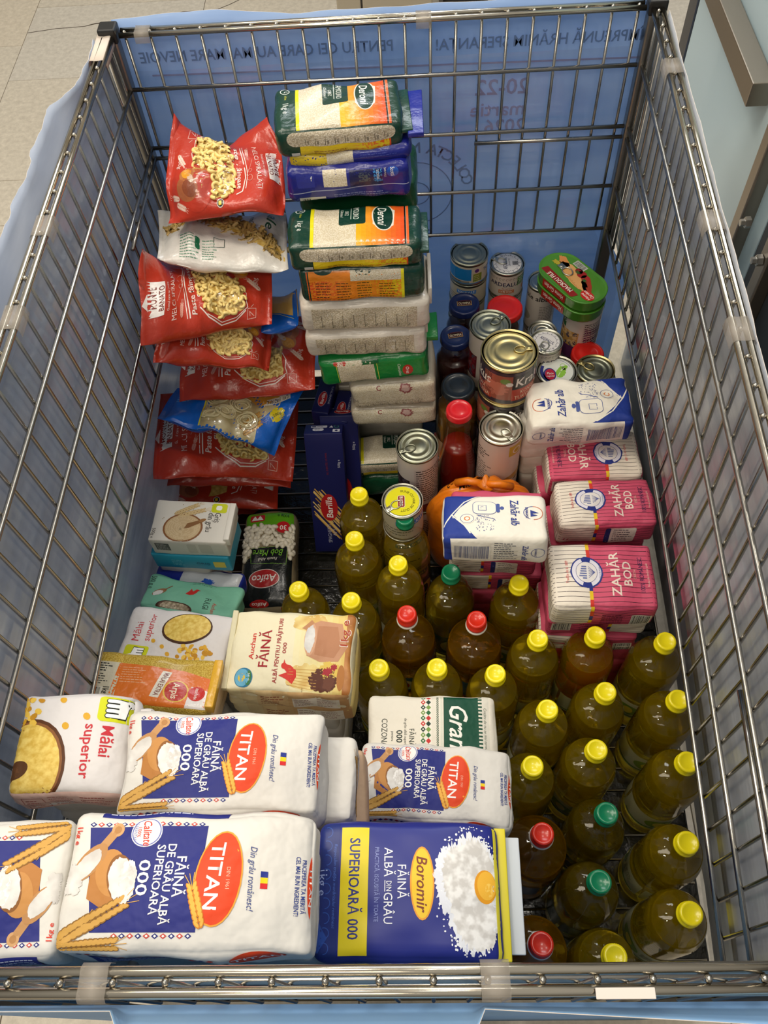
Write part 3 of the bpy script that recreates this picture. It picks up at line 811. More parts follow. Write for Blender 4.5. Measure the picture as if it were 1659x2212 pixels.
# left poster: hangs inside, its torn top edge flares outwards over the rim
def fl_(u, s):
    y = u
    if s < 0.5: 
        t = s / 0.5; z = FLOORZ + 0.004 + t * (-0.42 - FLOORZ); q = min(1, (1 - t) / 0.14); x = lx(y, -0.4) - 0.012 - (0.045 + 0.030 * math.exp(-((u - 0.42) / 0.09) ** 2)) * q; y = y + 0.09 * max(0, q - .4) / .6 * max(0, (u - 0.6) / 0.6)
    elif s < 0.9:
        t = (s - 0.5) / 0.4; z = -0.42 + t * 0.385; x = lx(y, z) - 0.012
    else:
        t = (s - 0.9) / 0.1; z = -0.035 + t * 0.05
        fall = min(1, max(0.12, (1.135 - y) / 0.10)) * (1.0 if y > 0.66 else max(0.2, 1 - (0.66 - y) / 0.1))
        x = xl(y) - 0.014 - t * (0.024 + 0.004 * wv(y, 3)) * fall - (0.003 * wv(y * 3, 5) if t > 0.9 else 0)
        z -= 0.012 * (1 - fall) * t
    return (x, y, z)
sheet('poster', fl_, np.linspace(0.036, 1.225, 110), list(np.linspace(0, 0.5, 16)) + list(np.linspace(0.53, 0.9, 6)) + [0.93, 0.96, 0.98, 1.0], m_grey, 'blue-grey paper poster along the left mesh, torn upper edge curling over the rim')
def fr_(u, s):
    y = u
    if s < 0.55:
        t = s / 0.55; z = FLOORZ + 0.004 + t * (-0.40 - FLOORZ); q = min(1, (1 - t) / 0.35); x = rx(y, -0.39) + 0.0145 + 0.103 * q; y = y + 0.09 * max(0, q - .4) / .6 * max(0, (u - 0.6) / 0.6)
    else:
        t = (s - 0.55) / 0.45; z = -0.40 + t * 0.402; x = rx(y, z) + 0.0145 + 0.0015 * wv(y + s, 7) * t
    return (x, y, z)
sheet('poster', fr_, np.linspace(0.04, 1.225, 60), list(np.linspace(0, 0.55, 12)) + list(np.linspace(0.6, 1.0, 8)), m_grey2, 'blue-grey paper poster along the right mesh, pushed outwards by the oil bottles')
def ff_(u, s):
    x = u; px = pr1(x)
    if s < 0.8:
        t = s / 0.8; z = FLOORZ + 0.004 + t * (-0.03 - FLOORZ); y = YF - 0.013
    else:
        t = (s - 0.8) / 0.2
        if px < 235: d = 0.004
        elif px < 1045: d = 0.021 + 0.0012 * wv(x, 1)
        else: d = 0.004 + 0.010 * (px - 1045) / 600
        z = -0.03 + t * 0.024; y = YF - 0.013 - d * t
    return (x, y, z)
def pr1(x):
    q = RM @ (np.array([x, YF - 0.02, ZR]) - CAM); return 829.5 + FPX * q[0] / -q[2]
sheet('poster', ff_, np.linspace(-0.06, 0.69, 90), list(np.linspace(0, 0.8, 8)) + [0.84, 0.88, 0.92, 0.96, 1.0], m_lite, 'pale blue paper poster on the near side, its top edge bent out below the rim')
m_wrap = m_clear('clear_stretch_wrap', (0.97, 0.975, 0.98, 1), 0.20, 0.06, (4.0, 0.2, 0.003), (1.0, 1.0, 26))
def wrap(f, us, ss, label):
    o, c = sheet('plastic_wrap', f, us, ss, m_wrap, label); o.modifiers.clear(); o['category'] = 'wrap'
SL = list(np.linspace(0, 0.5, 16)) + list(np.linspace(0.53, 0.9, 6)); SR = list(np.linspace(0, 0.55, 12)) + list(np.linspace(0.6, 1.0, 8))[:-1]
wrap(lambda u, s: (lambda p: (p[0] + 0.006, p[1], p[2]))(fl_(u, s)), np.linspace(0.036, 1.225, 110), SL, 'clear stretch wrap with streaky shine between left mesh and poster')
wrap(lambda u, s: (lambda p: (p[0] - 0.006, p[1], p[2]))(fr_(u, s)), np.linspace(0.04, 1.225, 60), SR, 'clear stretch wrap with streaky shine between right mesh and poster')
wrap(lambda u, s: (lambda p: (p[0], p[1] - 0.006, p[2]))(fb(u, s)), np.linspace(-0.040, 0.718, 60), ss_[:-2], 'clear stretch wrap between back mesh and blue poster')
# tape on the rim
m_tape, nt, b_ = nodes('cloudy_tape'); b_.inputs['Base Color'].default_value = lin('#b5aca0'); b_.inputs['Roughness'].default_value = 0.35; b_.inputs['Alpha'].default_value = 0.32
m_masking, _, b_ = nodes('masking_tape'); b_.inputs['Base Color'].default_value = lin('#d8cbbd'); b_.inputs['Roughness'].default_value = 0.6
def tape(pts_c, axis, wd, material, label, r=0.0118, hang=0.0):
    """strip wrapped over the two rim tubes at pts_c; axis 'x' or 'y' is the direction of the rim"""
    P = np.array(pts_c, float); V = []; Fc = []; pf = [(-r - 0.001, -0.010 - hang), (-r - 0.0008, 0.0), (-r * 0.8, 0.0045), (-r * .3, 0.0040), (0, 0.0036), (r * .3, 0.0040), (r * 0.8, 0.0045), (r + 0.0008, 0.0), (r + 0.001, -0.010)]
    for e in (-wd / 2, wd / 2):
        for a, z in pf: V.append((P[0] + (e if axis == 'x' else a), P[1] + (a if axis == 'x' else e), P[2] + z))
    n = len(pf)
    for i in range(n - 1): Fc.append((i, i + 1, n + i + 1, n + i))
    c = np.array(pts_c) + [0, 0, ZR]; V = [np.array(v) + [0, 0, ZR] - c for v in V]
    o = mesh_obj('tape_strip', V, Fc, material); o.location = c
    md = o.modifiers.new('t', 'SOLIDIFY'); md.thickness = 0.0003
    tag(o, label, 'tape')
for u, lb, m_ in ((205, 'greyish tape strip wrapped over the near rim, left end of the pale blue flap', m_tape), (1070, 'cloudy tape strip wrapped over the near rim by the blue flour bag', m_tape)):
    p = PZ(u, 2118, 0); tape((p[0], YF, 0), 'x', 0.020, m_, lb)
for u, v, lb in ((308, 70, 'short tape strip on the back rim beside the left corner cap'), (915, 45, 'pale tape strip on the middle of the back rim')):
    p = PZ(u, v, 0); tape((p[0], YB, 0), 'x', 0.022, m_tape, lb)
for u, v, lb in ((1458, 147, 'pale tape strip on the right rim near the back corner'), (1600, 715, 'cloudy tape strip on the right rim halfway along'), (1535, 480, 'wrinkled clear tape strip on the right rim, third from the near end')):
    p = PZ(u, v, 0); tape((xr(p[1]), p[1], 0), 'y', 0.034, m_tape, lb)
for u, v, lb, m_ in ((222, 105, 'white masking tape folded over the left rim beside the corner cap', m_masking), (26, 690, 'clear tape strip around the left rim nearest the viewer', m_tape), (92, 492, 'clear tape strip on the left rim near the torn poster', m_tape)):
    p = PZ(u, v, 0); tape((xl(p[1]) - (0.004 if m_ is m_masking else 0), p[1], 0), 'y', 0.036 if m_ is m_tape else 0.075, m_, lb)
p = PZ(1348, 2143, 0)
V, Fc = bevbox(0.040, 0.007, 0.0012, 0.0005); o = mesh_obj('torn_paper_scrap', V, Fc, m_white, None, False); o.location = (p[0], YF - GAP - 0.002, ZR + RT + 0.0008)
tag(o, 'torn white paper scrap stuck on the near rim', 'paper')

# ------------------------------------------------------------------ what stands round the cart
m_cab, _, b_ = nodes('beige_lacquer'); b_.inputs['Base Color'].default_value = lin('#b3a68f'); b_.inputs['Roughness'].default_value = 0.45
m_dark, _, b_ = nodes('dark_grey_panel'); b_.inputs['Base Color'].default_value = lin('#4a4745'); b_.inputs['Roughness'].default_value = 0.5
a, b = PY(727, 20, 2.35)[0], PY(935, 20, 2.35)[0]; mid = PY(782, 20, 2.35)[0]
cb = thing('metal_cabinet', 'beige metal cabinet with a door seam behind the cart', 'cabinet', at(((a + b) / 2, 2.65, 0)))
V, Fc = bevbox(b - a, 0.58, 1.5, 0.004, (0, 0.01, 0.75)); mesh_obj('body', V, Fc, m_cab, cb, False)
for q0, q1 in ((a, mid), (mid, b)):
    V, Fc = bevbox(q1 - q0 - 0.005, 0.02, 1.42, 0.003, ((q0 + q1) / 2 - (a + b) / 2, -0.292, 0.76)); mesh_obj('door', V, Fc, m_cab, cb, False)
V, Fc = bevbox(b - a - .02, 0.54, 0.03, 0.003, (0, 0.02, 0.0)); 
a, b = PY(962, 20, 2.5)[0], PY(1088, 20, 2.5)[0]
cr_ = thing('storage_crate', 'dark grey crate standing beside the beige cabinet', 'crate', at(((a + b) / 2, 3.06, 0)))
V, Fc = bevbox(b - a - .02, 0.40, 0.62, 0.01, (0, 0, 0.31)); mesh_obj('body', V, Fc, m_dark, cr_, False)
V, Fc = bevbox(b - a + .02, 0.47, 0.03, 0.008, (0, 0, 0.62)); mesh_obj('rim', V, Fc, m_dark, cr_, False)
a, b = PY(1095, 10, 2.3)[0], PY(1262, 10, 2.3)[0]
m_foam, _, b_ = nodes('white_foam'); b_.inputs['Base Color'].default_value = lin('#dcdad6'); b_.inputs['Roughness'].default_value = 0.7
wb = thing('foam_box', 'white box with a lid behind the right half of the cart', 'box', at(((a + b) / 2, 2.55, 0)))
V, Fc = bevbox(b - a, 0.4, 0.5, 0.01, (0, 0, 0.25)); mesh_obj('body', V, Fc, m_foam, wb, False)
V, Fc = bevbox(b - a + .01, 0.41, 0.06, 0.01, (0, 0, 0.53)); mesh_obj('lid', V, Fc, m_foam, wb, False)
# glazed gate on the right
XG = 0.95
m_glass, nt, b_ = nodes('pale_acrylic'); b_.inputs['Base Color'].default_value = lin('#c4dbe2'); b_.inputs['Roughness'].default_value = 0.3; b_.inputs['Coat Weight'].default_value = 0.3
m_bar = m_metal('#a09486', 0.38, 'brushed_bar'); m_gate = m_metal('#77777a', 0.42, 'gate_steel')
m_gdark, _, b_ = nodes('gate_dark'); b_.inputs['Base Color'].default_value = lin('#3b4046'); b_.inputs['Roughness'].default_value = 0.5
gt = thing('glazed_gate', 'steel framed gate with pale blue panel standing right of the cart', 'gate', at((XG, 1.3, 0)))
def gpart(name, V, Fc, m): return mesh_obj(name, [np.array(v) - np.array([XG, 1.3, 0]) for v in V], Fc, m, gt, False)
V, Fc = bevbox(0.008, 0.60, 1.30, 0.002, (XG + 0.012, 1.415, 0.70)); gpart('panel', V, Fc, m_glass)
V, Fc = bevbox(0.03, 0.05, 1.32, 0.004, (XG + 0.02, 1.745, 0.66)); gpart('post', V, Fc, m_gate)
V, Fc = bevbox(0.03, 0.03, 1.32, 0.003, (XG, 1.175, 0.66)); gpart('post', V, Fc, m_bar)
V, Fc = bevbox(0.02, 0.10, 1.32, 0.003, (XG + 0.02, 1.105, 0.66)); gpart('post', V, Fc, m_gdark)
V, Fc = bevbox(0.03, 0.03, 1.32, 0.003, (XG, 1.035, 0.66)); gpart('post', V, Fc, m_bar)
V, Fc = bevbox(0.008, 0.50, 1.2, 0.002, (XG + 0.012, 0.77, 0.65)); gpart('panel', V, Fc, m_gdark)
V, Fc = bevbox(0.036, 0.66, 0.040, 0.002, (XG - 0.012, 1.585, ZR - 0.155)); gpart('rail', V, Fc, m_bar)
for u, v in ((1620, 480), (1645, 562)):
    p = PX(u, v, XG - 0.016); V, Fc = lathe([(0.0095, 0), (0.0095, 0.008), (0.006, 0.009), (0.006, 0.016), (0.0001, 0.0165)], 6)
    V = [(p[0] - v_[2], p[1] + v_[0], p[2] + v_[1]) for v_ in V]; gpart('bolt', V, Fc, m_metal('#c2bdb4', 0.35, 'zinc_bolt'))
# bags on the floor at the near end
def soft_bag(name, label, c, sx, sy, sz, col, seed, knot=False, fin='film'):
    root = thing(name, label, 'bag', at(c)); w1 = Wave(seed, 0.018, 0.22, 0.3); w2 = Wave(seed + 1, 0.006, 0.06, 0.7)
    V = []; n, m = 36, 22
    for j in range(m + 1):
        ph = PI * j / m - PI / 2
        for i in range(n):
            th = 2 * PI * i / n; k = abs(math.cos(ph)) ** 0.6
            V.append((sx / 2 * k * math.cos(th), sy / 2 * k * math.sin(th), sz / 2 * (1 + math.copysign(abs(math.sin(ph)) ** 0.8, math.sin(ph)))))
    V = np.array(V); d = V - [0, 0, sz / 2]; d /= np.linalg.norm(d, axis=1)[:, None]
    V = V + d * (w1(V) + w2(V))[:, None]; V[:, 2] = np.maximum(V[:, 2], 0.0)
    Fc = [(j * n + i, j * n + (i + 1) % n, (j + 1) * n + (i + 1) % n, (j + 1) * n + i) for j in range(m) for i in range(n)]
    mesh_obj('bag_body', V, Fc, mat(col, fin), root)
    if knot:
        t = [(0.0, 0, sz - 0.01), (0.012, 0.006, sz + 0.012), (-0.006, 0.012, sz + 0.026), (0.004, -0.006, sz + 0.045)]
        V, Fc = join([tube(t, 0.012, 9), tube([(0.0, 0.0, sz + 0.03), (0.03, 0.015, sz + 0.05)], 0.008, 8), tube([(0, 0, sz + 0.03), (-0.03, 0.012, sz + 0.045)], 0.007, 8)])
        mesh_obj('knot', V, Fc, mat(col, fin), root)
    return root
p = PZ(900, 2230, -0.62); soft_bag('carrier_bag', 'large navy blue bag on the floor below the near rim', (p[0] - 0.06, -0.20, 0), 0.42, 0.28, 0.34, '#1c3a70', 31)
p = PZ(1480, 2230, -0.72); soft_bag('carrier_bag', 'white plastic bag with a twisted knot below the near rim', (p[0], -0.165, 0), 0.10, 0.14, 0.24, '#d9d4cc', 33, True)
p = PZ(1640, 2230, -0.74); soft_bag('carrier_bag', 'yellow plastic bag on the floor below the right end of the near rim', (p[0] + 0.055, -0.185, 0), 0.17, 0.18, 0.25, '#e0c64e', 35)
p = PZ(1360, 2230, -0.78); soft_bag('carrier_bag', 'dark green bag between the navy bag and the white knotted bag', (p[0] - .012, -0.19, 0), 0.08, 0.16, 0.22, '#1d4a26', 37)
# ------------------------------------------------------------------ bottles of oil, each on the cart floor
m_pet = m_clear('clear_plastic_bottle', (0.98, 0.98, 0.95, 1), 0.03, 0.02, ior=1.45)
def m_oilmix(col, milk, name):
    m = m_liquid(col, name, 1.33); nt = m.node_tree; b = nt.nodes['Principled BSDF']
    b.inputs['Specular IOR Level'].default_value = 0.4; b.inputs['IOR'].default_value = 1.42
    d = add(nt, 'ShaderNodeBsdfDiffuse'); d.inputs[0].default_value = lin(milk); t = add(nt, 'ShaderNodeBsdfTranslucent'); t.inputs[0].default_value = lin(milk)
    m1 = add(nt, 'ShaderNodeMixShader'); m1.inputs[0].default_value = 0.6; bump(nt, b, coords(nt, (1, 1, 0.6)), 34, 0.35, 0.004); m2 = add(nt, 'ShaderNodeMixShader'); m2.inputs[0].default_value = 0.2
    nt.links.new(d.outputs[0], m1.inputs[1]); nt.links.new(t.outputs[0], m1.inputs[2])
    nt.links.new(b.outputs[0], m2.inputs[1]); nt.links.new(m1.outputs[0], m2.inputs[2]); nt.links.new(m2.outputs[0], nt.nodes['Material Output'].inputs['Surface'])
    return m
m_oil = {'Y': m_oilmix('#f4de3c', '#f0cc04', 'sunflower_oil'), 'G': m_oilmix('#dcc840', '#b49604', 'green_cap_oil'), 'R': m_oilmix('#ecb838', '#d89a06', 'amber_oil')}
m_cap = {'Y': mat('#f6e41a', 'gloss'), 'G': mat('#0f7d54', 'gloss'), 'R': mat('#dc2f1d', 'gloss')}
m_lab = {'Y': '#c9c8a2', 'G': '#2f4a24', 'R': '#39689c'}
HB = -0.557 - FLOORZ                        # bottle height
def bottle_profile(kind):
    R = {'Y': 0.0425, 'G': 0.0428, 'R': 0.0470}[kind]; p = [(0.0001, 0.004), (R * 0.6, 0.003), (R * 0.9, 0.002), (R * 0.98, 0.008)]
    if kind == 'Y':
        z = 0.016
        while z < 0.205:
            d = 0.0020 if not 0.05 < z < 0.12 else 0.0002
            p += [(R, z), (R - d, z + 0.005)]; z += 0.010
        p += [(R, 0.208), (R * 0.975, 0.212), (R * 0.975, 0.215), (R * 0.96, 0.220), (R * 0.90, 0.226), (R * 0.895, 0.229), (R * 0.80, 0.239), (R * 0.64, 0.251), (R * 0.48, 0.260)]
    elif kind == 'G':
        for z in np.linspace(0.02, 0.17, 9): p += [(R, z), (R - 0.0008, z + 0.007)]
        p += [(R, 0.190), (R * 0.97, 0.205), (R * 0.88, 0.222), (R * 0.72, 0.240), (R * 0.55, 0.256), (R * 0.46, 0.262)]
    else:
        for z in np.linspace(0.02, 0.15, 7): p += [(R, z), (R - 0.0012, z + 0.008)]
        p += [(R, 0.168), (R * 1.0, 0.182), (R * 0.96, 0.198), (R * 0.86, 0.215), (R * 0.7, 0.234), (R * 0.52, 0.250), (R * 0.42, 0.258)]
    p += [(0.0158, 0.266), (0.0150, 0.272), (0.0150, HB - 0.022), (0.0142, HB - 0.021)]
    return p
def make_bottle(kind, label):
    root = thing('oil_bottle', label, 'bottle', at((0, 0, 0)), 'cooking oil bottles standing on the cart floor')
    P = bottle_profile(kind); V, Fc = lathe(P, 40); mesh_obj('bottle_shell', V, Fc, m_pet, root)
    lev = {'Y': 0.235, 'G': 0.226, 'R': 0.210}[kind]
    q = [(max(0.0001, r - 0.0007), z + 0.0006) for r, z in P if z < lev]; r_end = q[-1][0]
    q += [(r_end - 0.001, lev), (0.0001, lev + 0.0003)]
    V, Fc = lathe(q, 36); mesh_obj('oil', V, Fc, m_oil[kind], root)
    cp = [(0.0152, HB - 0.020), (0.0160, HB - 0.020), (0.0162, HB - 0.014), (0.0155, HB - 0.0135), (0.0156, HB - 0.0030), (0.0146, HB - 0.0008), (0.0128, HB), (0.0108, HB - 0.0002), (0.0104, HB - 0.0007), (0.0001, HB - 0.0007)]
    V, Fc = lathe(cp, 72, (3, 4, 0.0005)); mesh_obj('cap', V, Fc, m_cap[kind], root)
    if kind == 'R':
        V, Fc = lathe([(0.0168, HB - 0.026), (0.0172, HB - 0.025), (0.0172, HB - 0.022), (0.0150, HB - 0.0205)], 36); mesh_obj('neck_ring', V, Fc, mat('#e8e4dc', 'gloss'), root)
    R = P[8][0] + 0.0004; n = 40; z0, z1 = {'Y': (0.055, 0.118), 'G': (0.05, 0.13), 'R': (0.07, 0.14)}[kind]; V = []; Fc = []
    for i in range(n + 1):
        a = -PI * 0.98 + 1.96 * PI * i / n; V += [(R * math.cos(a), R * math.sin(a), z0), (R * math.cos(a), R * math.sin(a), z1)]
        if i: Fc.append((2 * i - 2, 2 * i, 2 * i + 1, 2 * i - 1))
    lab = mesh_obj('label_band', V, Fc, mat(m_lab[kind], 'gloss'), root)
    A = Art(250, (z1 - z0) * 1000)
    for k in range(2):
        x = 62 + k * 125
        A.ell(x, A.h * .5, 22, A.h * .3, {'Y': '#7f9a2e', 'G': '#d8c04a', 'R': '#e8e2d0'}[kind]); A.up()
        A.ell(x, A.h * .5, 9, A.h * .2, {'Y': '#e9d23a', 'G': '#2f4a24', 'R': '#c22a20'}[kind]); A.up(-1)
        A.rect(x - 60, 4, x + 62, 9, {'Y': '#6f8f2a', 'G': '#8a9a3a', 'R': '#c22a20'}[kind])
        A.fine(x + 26, A.h * .7, 30, 4, 6, '#3a3a2a', 1.6)
    cyl = lambda P_, e: np.stack([(R + e) * np.cos(P_[:, 0] / R), (R + e) * np.sin(P_[:, 0] / R), P_[:, 1] + (z0 + z1) / 2], 1)
    lay('label_print', A, cyl, 0.001, 0.001, 0, 'gloss', root, mx=0.006)
    return root
PROTO = {}
BOT = [('Y', 775, 1066, 'yellow-capped oil bottle farthest back, beside the spaghetti boxes'), ('Y', 775, 1167, 'second yellow-capped oil bottle from the back, right of the bare floor'),
 ('G', 873, 1120, 'green-capped dark oil bottle just in front of the yellow tin'), ('Y', 857, 1218, 'yellow-capped oil bottle between two green-capped bottles'),
 ('G', 971, 1236, 'green-capped oil bottle in front of the lone white sugar pack'), ('Y', 644, 1272, 'leftmost yellow-capped oil bottle, by the black bean bag'),
 ('Y', 759, 1296, 'yellow-capped oil bottle half hidden by the cream flour bag'), ('R', 876, 1314, 'wide amber oil bottle with bright red cap, left of the two'),
 ('R', 1029, 1335, 'oil bottle with bright red cap and blue label band'), ('Y', 1122, 1258, 'yellow-capped oil bottle left of the lowest pink sugar packs'),
 ('Y', 1163, 1378, 'yellow-capped oil bottle at the left foot of the pink sugar stack'), ('Y', 1288, 1371, 'yellow-capped oil bottle centred in front of the pink sugar stack'),
 ('Y', 1440, 1384, 'yellow-capped oil bottle at the right mesh by the pink sugar'), ('Y', 818, 1442, 'yellow-capped oil bottle touching the near right corner of the cream flour bag'),
 ('Y', 944, 1441, 'yellow-capped oil bottle behind the green and white flour bag, left'), ('Y', 1071, 1454, 'yellow-capped oil bottle at the right corner of the green and white flour bag'),
 ('Y', 1310, 1493, 'yellow-capped oil bottle in the second row from the pink sugar'), ('Y', 1467, 1510, 'second yellow-capped oil bottle along the right mesh from the back'),
 ('Y', 1184, 1533, 'yellow-capped oil bottle right of the green and white flour bag'), ('Y', 1290, 1620, 'yellow-capped oil bottle behind the nearer pair of green caps'),
 ('Y', 1487, 1645, 'third oil bottle along the right mesh, seen through two wires'), ('Y', 1153, 1660, 'yellow-capped oil bottle beside the right end of the small blue and white flour bag'),
 ('G', 1312, 1754, 'farther of the two near green-capped oil bottles'), ('R', 1172, 1792, 'dark red-capped oil bottle beside the white flour bag end'),
 ('Y', 1487, 1825, 'second yellow-capped oil bottle from the near right corner'), ('G', 1297, 1904, 'nearer of the two near green-capped oil bottles'),
 ('Y', 1494, 1967, 'yellow-capped oil bottle in the near right corner of the cart'), ('R', 1171, 2039, 'red-capped oil bottle by the near rim'),
 ('Y', 1330, 2066, 'yellow-capped oil bottle half hidden behind the near rim')]
RB = {'Y': 0.0425, 'G': 0.0428, 'R': 0.0470}
BP = np.array([PZ(u, v, -0.557)[:2] for k, u, v, lb in BOT])
for it in range(500):                                # let the bottles stand clear of one another
    for i in range(len(BP)):
        for j in range(i):
            d = BP[i] - BP[j]; l = np.linalg.norm(d); m = RB[BOT[i][0]] + RB[BOT[j][0]] + 0.0028 - l
            if m > 0: BP[i] += d / l * m / 2; BP[j] -= d / l * m / 2
for i, (k, u, v, lb) in enumerate(BOT):
    p = BP[i]; M = at((p[0], p[1], FLOORZ + ZR), rnd.uniform(0, 6.28))
    if k not in PROTO: PROTO[k] = make_bottle(k, lb); PROTO[k].matrix_world = M
    else: dup(PROTO[k], M, lb)

# ------------------------------------------------------------------ cans and jars
m_tin = m_metal('#c4c2b2', 0.33, 'tinplate', 0.05); m_gold = m_metal('#d6c68c', 0.33, 'gold_tinplate', 0.05); m_olive = m_metal('#a3a592', 0.36, 'dull_tinplate', 0.05)
def cylmap(R, zc, a0=-PI / 2): return lambda P, e: np.stack([(R + e) * np.cos(P[:, 0] / R + a0), (R + e) * np.sin(P[:, 0] / R + a0), P[:, 1] + zc], 1)
def pull_tab(root, R, z, ang, material, k=1.0):
    V = []; Fc = []
    ring = [(0.010 * k * math.cos(a) - 0.002, 0.0075 * k * math.sin(a), 0.0016) for a in np.linspace(0, 2 * PI, 18)]
    a = tube(ring, 0.0012, 6, False)
    b = bevbox(0.013 * k, 0.010 * k, 0.0012, 0.0005, (0.012 * k, 0, 0.0018)); c = lathe([(0.0036 * k, 0.0012), (0.0034 * k, 0.0030), (0.0026 * k, 0.0036), (0.0001, 0.0036)], 14)
    c = ([(x + 0.013 * k, y, zz) for x, y, zz in c[0]], c[1]); V, Fc = join([a, b, c]); ca, sa = math.cos(ang), math.sin(ang); o = R * 0.42
    V = [((x + o) * ca - y * sa, (x + o) * sa + y * ca, zz + z) for x, y, zz in V]
    mesh_obj('pull_tab', V, Fc, material, root)
def can(label, p, D, H, art=None, lid=None, group=None, tab=None, metal=None, lidart=None, rz=0.0, name='food_can', base='#d8cfc0', cat='can', lidcol=None):
    """p: world point of the centre of the lid"""
    R = D / 2; metal = metal or m_tin
    root = thing(name, label, cat, at((p[0], p[1], p[2] - H), rz), group)
    pr = [(0.0001, 0.0015), (R * 0.9, 0.0015), (R * 0.96, 0), (R, 0.0008), (R, 0.003), (R - 0.0012, 0.0045)]
    pr += [(R - 0.0012, H - 0.0055), (R + 0.0002, H - 0.004), (R + 0.0006, H - 0.0015), (R, H), (R - 0.0012, H), (R - 0.0018, H - 0.0035)]
    V, Fc = lathe(pr, 44); mesh_obj('can_body', V, Fc, metal, root)
    rr = [R - 0.0018, R * 0.90, R * 0.88, R * 0.80, R * 0.78, R * 0.66, R * 0.63, R * 0.52, R * 0.50, R * 0.36, R * 0.34, 0.0001]
    zz = [-0.0035, -0.0035, -0.0026, -0.0026, -0.0034, -0.0034, -0.0026, -0.0026, -0.0032, -0.0032, -0.0028, -0.0028]
    V, Fc = lathe([(a, H + b) for a, b in zip(rr, zz)][::1], 44); mesh_obj('lid', V, [f for f in Fc if len(f) == 4], lidcol or metal, root)
    if tab is not None: pull_tab(root, R, H - 0.0026, tab - rz, metal)
    if art is not None:
        h = H - 0.012; V = []; Fc = []; n = 44
        for i in range(n + 1):
            a = -PI + 2 * PI * i / n; V += [((R - 0.0008) * math.cos(a), (R - 0.0008) * math.sin(a), 0.0055), ((R - 0.0008) * math.cos(a), (R - 0.0008) * math.sin(a), H - 0.0065)]
            if i: Fc.append((2 * i - 2, 2 * i, 2 * i + 1, 2 * i - 1))
        mesh_obj('label_band', V, Fc, mat(base, 'gloss'), root)
        k = h / (art.h / 1000)
        lay('label_print', art, cylmap(R - 0.0008, H / 2 - 0.0005), 0.001 * k, 0.001 * k, 0, 'gloss', root, mx=0.005)
    if lidart is not None:
        A, q = lidart; s_ = R * 1.64 / A.w
        lay('lid_print', A, lambda P, e: np.stack([P[:, 0], P[:, 1], np.full(len(P), H - 0.0024) + e], 1), s_, s_, q, 'gloss', root, mx=0.02)
    return root
def jar(label, p, D, H, lidc, content, body='glass', lidart=None, rz=0, name='glass_jar', lidD=None, bottle=False, cat='jar', lab=None):
    R = D / 2; lr = (lidD or D * 0.9) / 2
    root = thing(name, label, cat, at((p[0], p[1], p[2] - H), rz))
    if bottle: pr = [(0.0001, 0.002), (R * 0.9, 0.0), (R, 0.006), (R, H * 0.50), (R * 0.98, H * 0.56), (R * 0.9, H * 0.64), (R * 0.76, H * 0.72), (lr * 1.02, H * 0.80), (lr * 0.94, H * 0.9), (lr * 0.94, H - 0.012)]
    else: pr = [(0.0001, 0.002), (R * 0.92, 0.0), (R, 0.006), (R, H * 0.72), (R * 0.99, H * 0.78), (R * 0.94, H * 0.85), (lr * 0.96, H * 0.89), (lr * 0.94, H - 0.012)]
    V, Fc = lathe(pr, 40); mesh_obj('glass', V, Fc, m_pet, root)
    fill = H * (0.74 if bottle else 0.86)
    q = [(max(0.0001, r - 0.0016), z + 0.0012) for r, z in pr if z < fill]; q += [(q[-1][0] * 0.97, fill), (0.0001, fill)]
    V, Fc = lathe(q, 36); mesh_obj('contents', V, Fc, mat(content, 'gloss'), root)
    lp = [(lr * 0.99, H - 0.013), (lr * 1.02, H - 0.0125), (lr * 1.02, H - 0.010), (lr, H - 0.0085), (lr, H - 0.0025), (lr * 0.96, H), (lr * 0.82, H), (lr * 0.78, H - 0.0012), (lr * 0.5, H - 0.0012), (lr * 0.46, H - 0.0008), (0.0001, H - 0.0008)]
    V, Fc = lathe(lp, 44); mesh_obj('lid', V, Fc, mat(lidc, 'gloss'), root)
    if lidart is not None:
        A, qq = lidart; s_ = lr * 1.7 / A.w
        lay('lid_print', A, lambda P, e: np.stack([P[:, 0], P[:, 1], np.full(len(P), H - 0.0003) + e], 1), s_, s_, qq, 'gloss', root, mx=0.02)
    if lab:
        z0, z1, c = lab; V = []; Fc = []
        for i in range(33):
            a = -PI / 2 - 1.5 + 3.0 * i / 32; V += [((R + 0.0004) * math.cos(a), (R + 0.0004) * math.sin(a), H * z0), ((R + 0.0004) * math.cos(a), (R + 0.0004) * math.sin(a), H * z1)]
            if i: Fc.append((2 * i - 2, 2 * i, 2 * i + 1, 2 * i - 1))
        mesh_obj('label_band', V, Fc, mat(c, 'gloss'), root)
    return root
FW = FLOORZ + ZR
def stack(px, y, wpx, n, labels, mk, hmin=None, floor=FW):
    """pile of n equal cans whose topmost lid shows at px with width wpx, lid centre on plane y"""
    p = PY(px[0], px[1], y); D = wpx * DEPTH(p) / FPX; H = (p[2] - floor) / n
    for i in range(n):
        c = np.array(p) - [0, 0, i * H]
        if i: c = c + [rnd.uniform(-.0015, .0015), rnd.uniform(-.0015, .0015), 0]
        mk(labels[min(i, len(labels) - 1)], c, D, H - 0.0004, i)
    return D, H
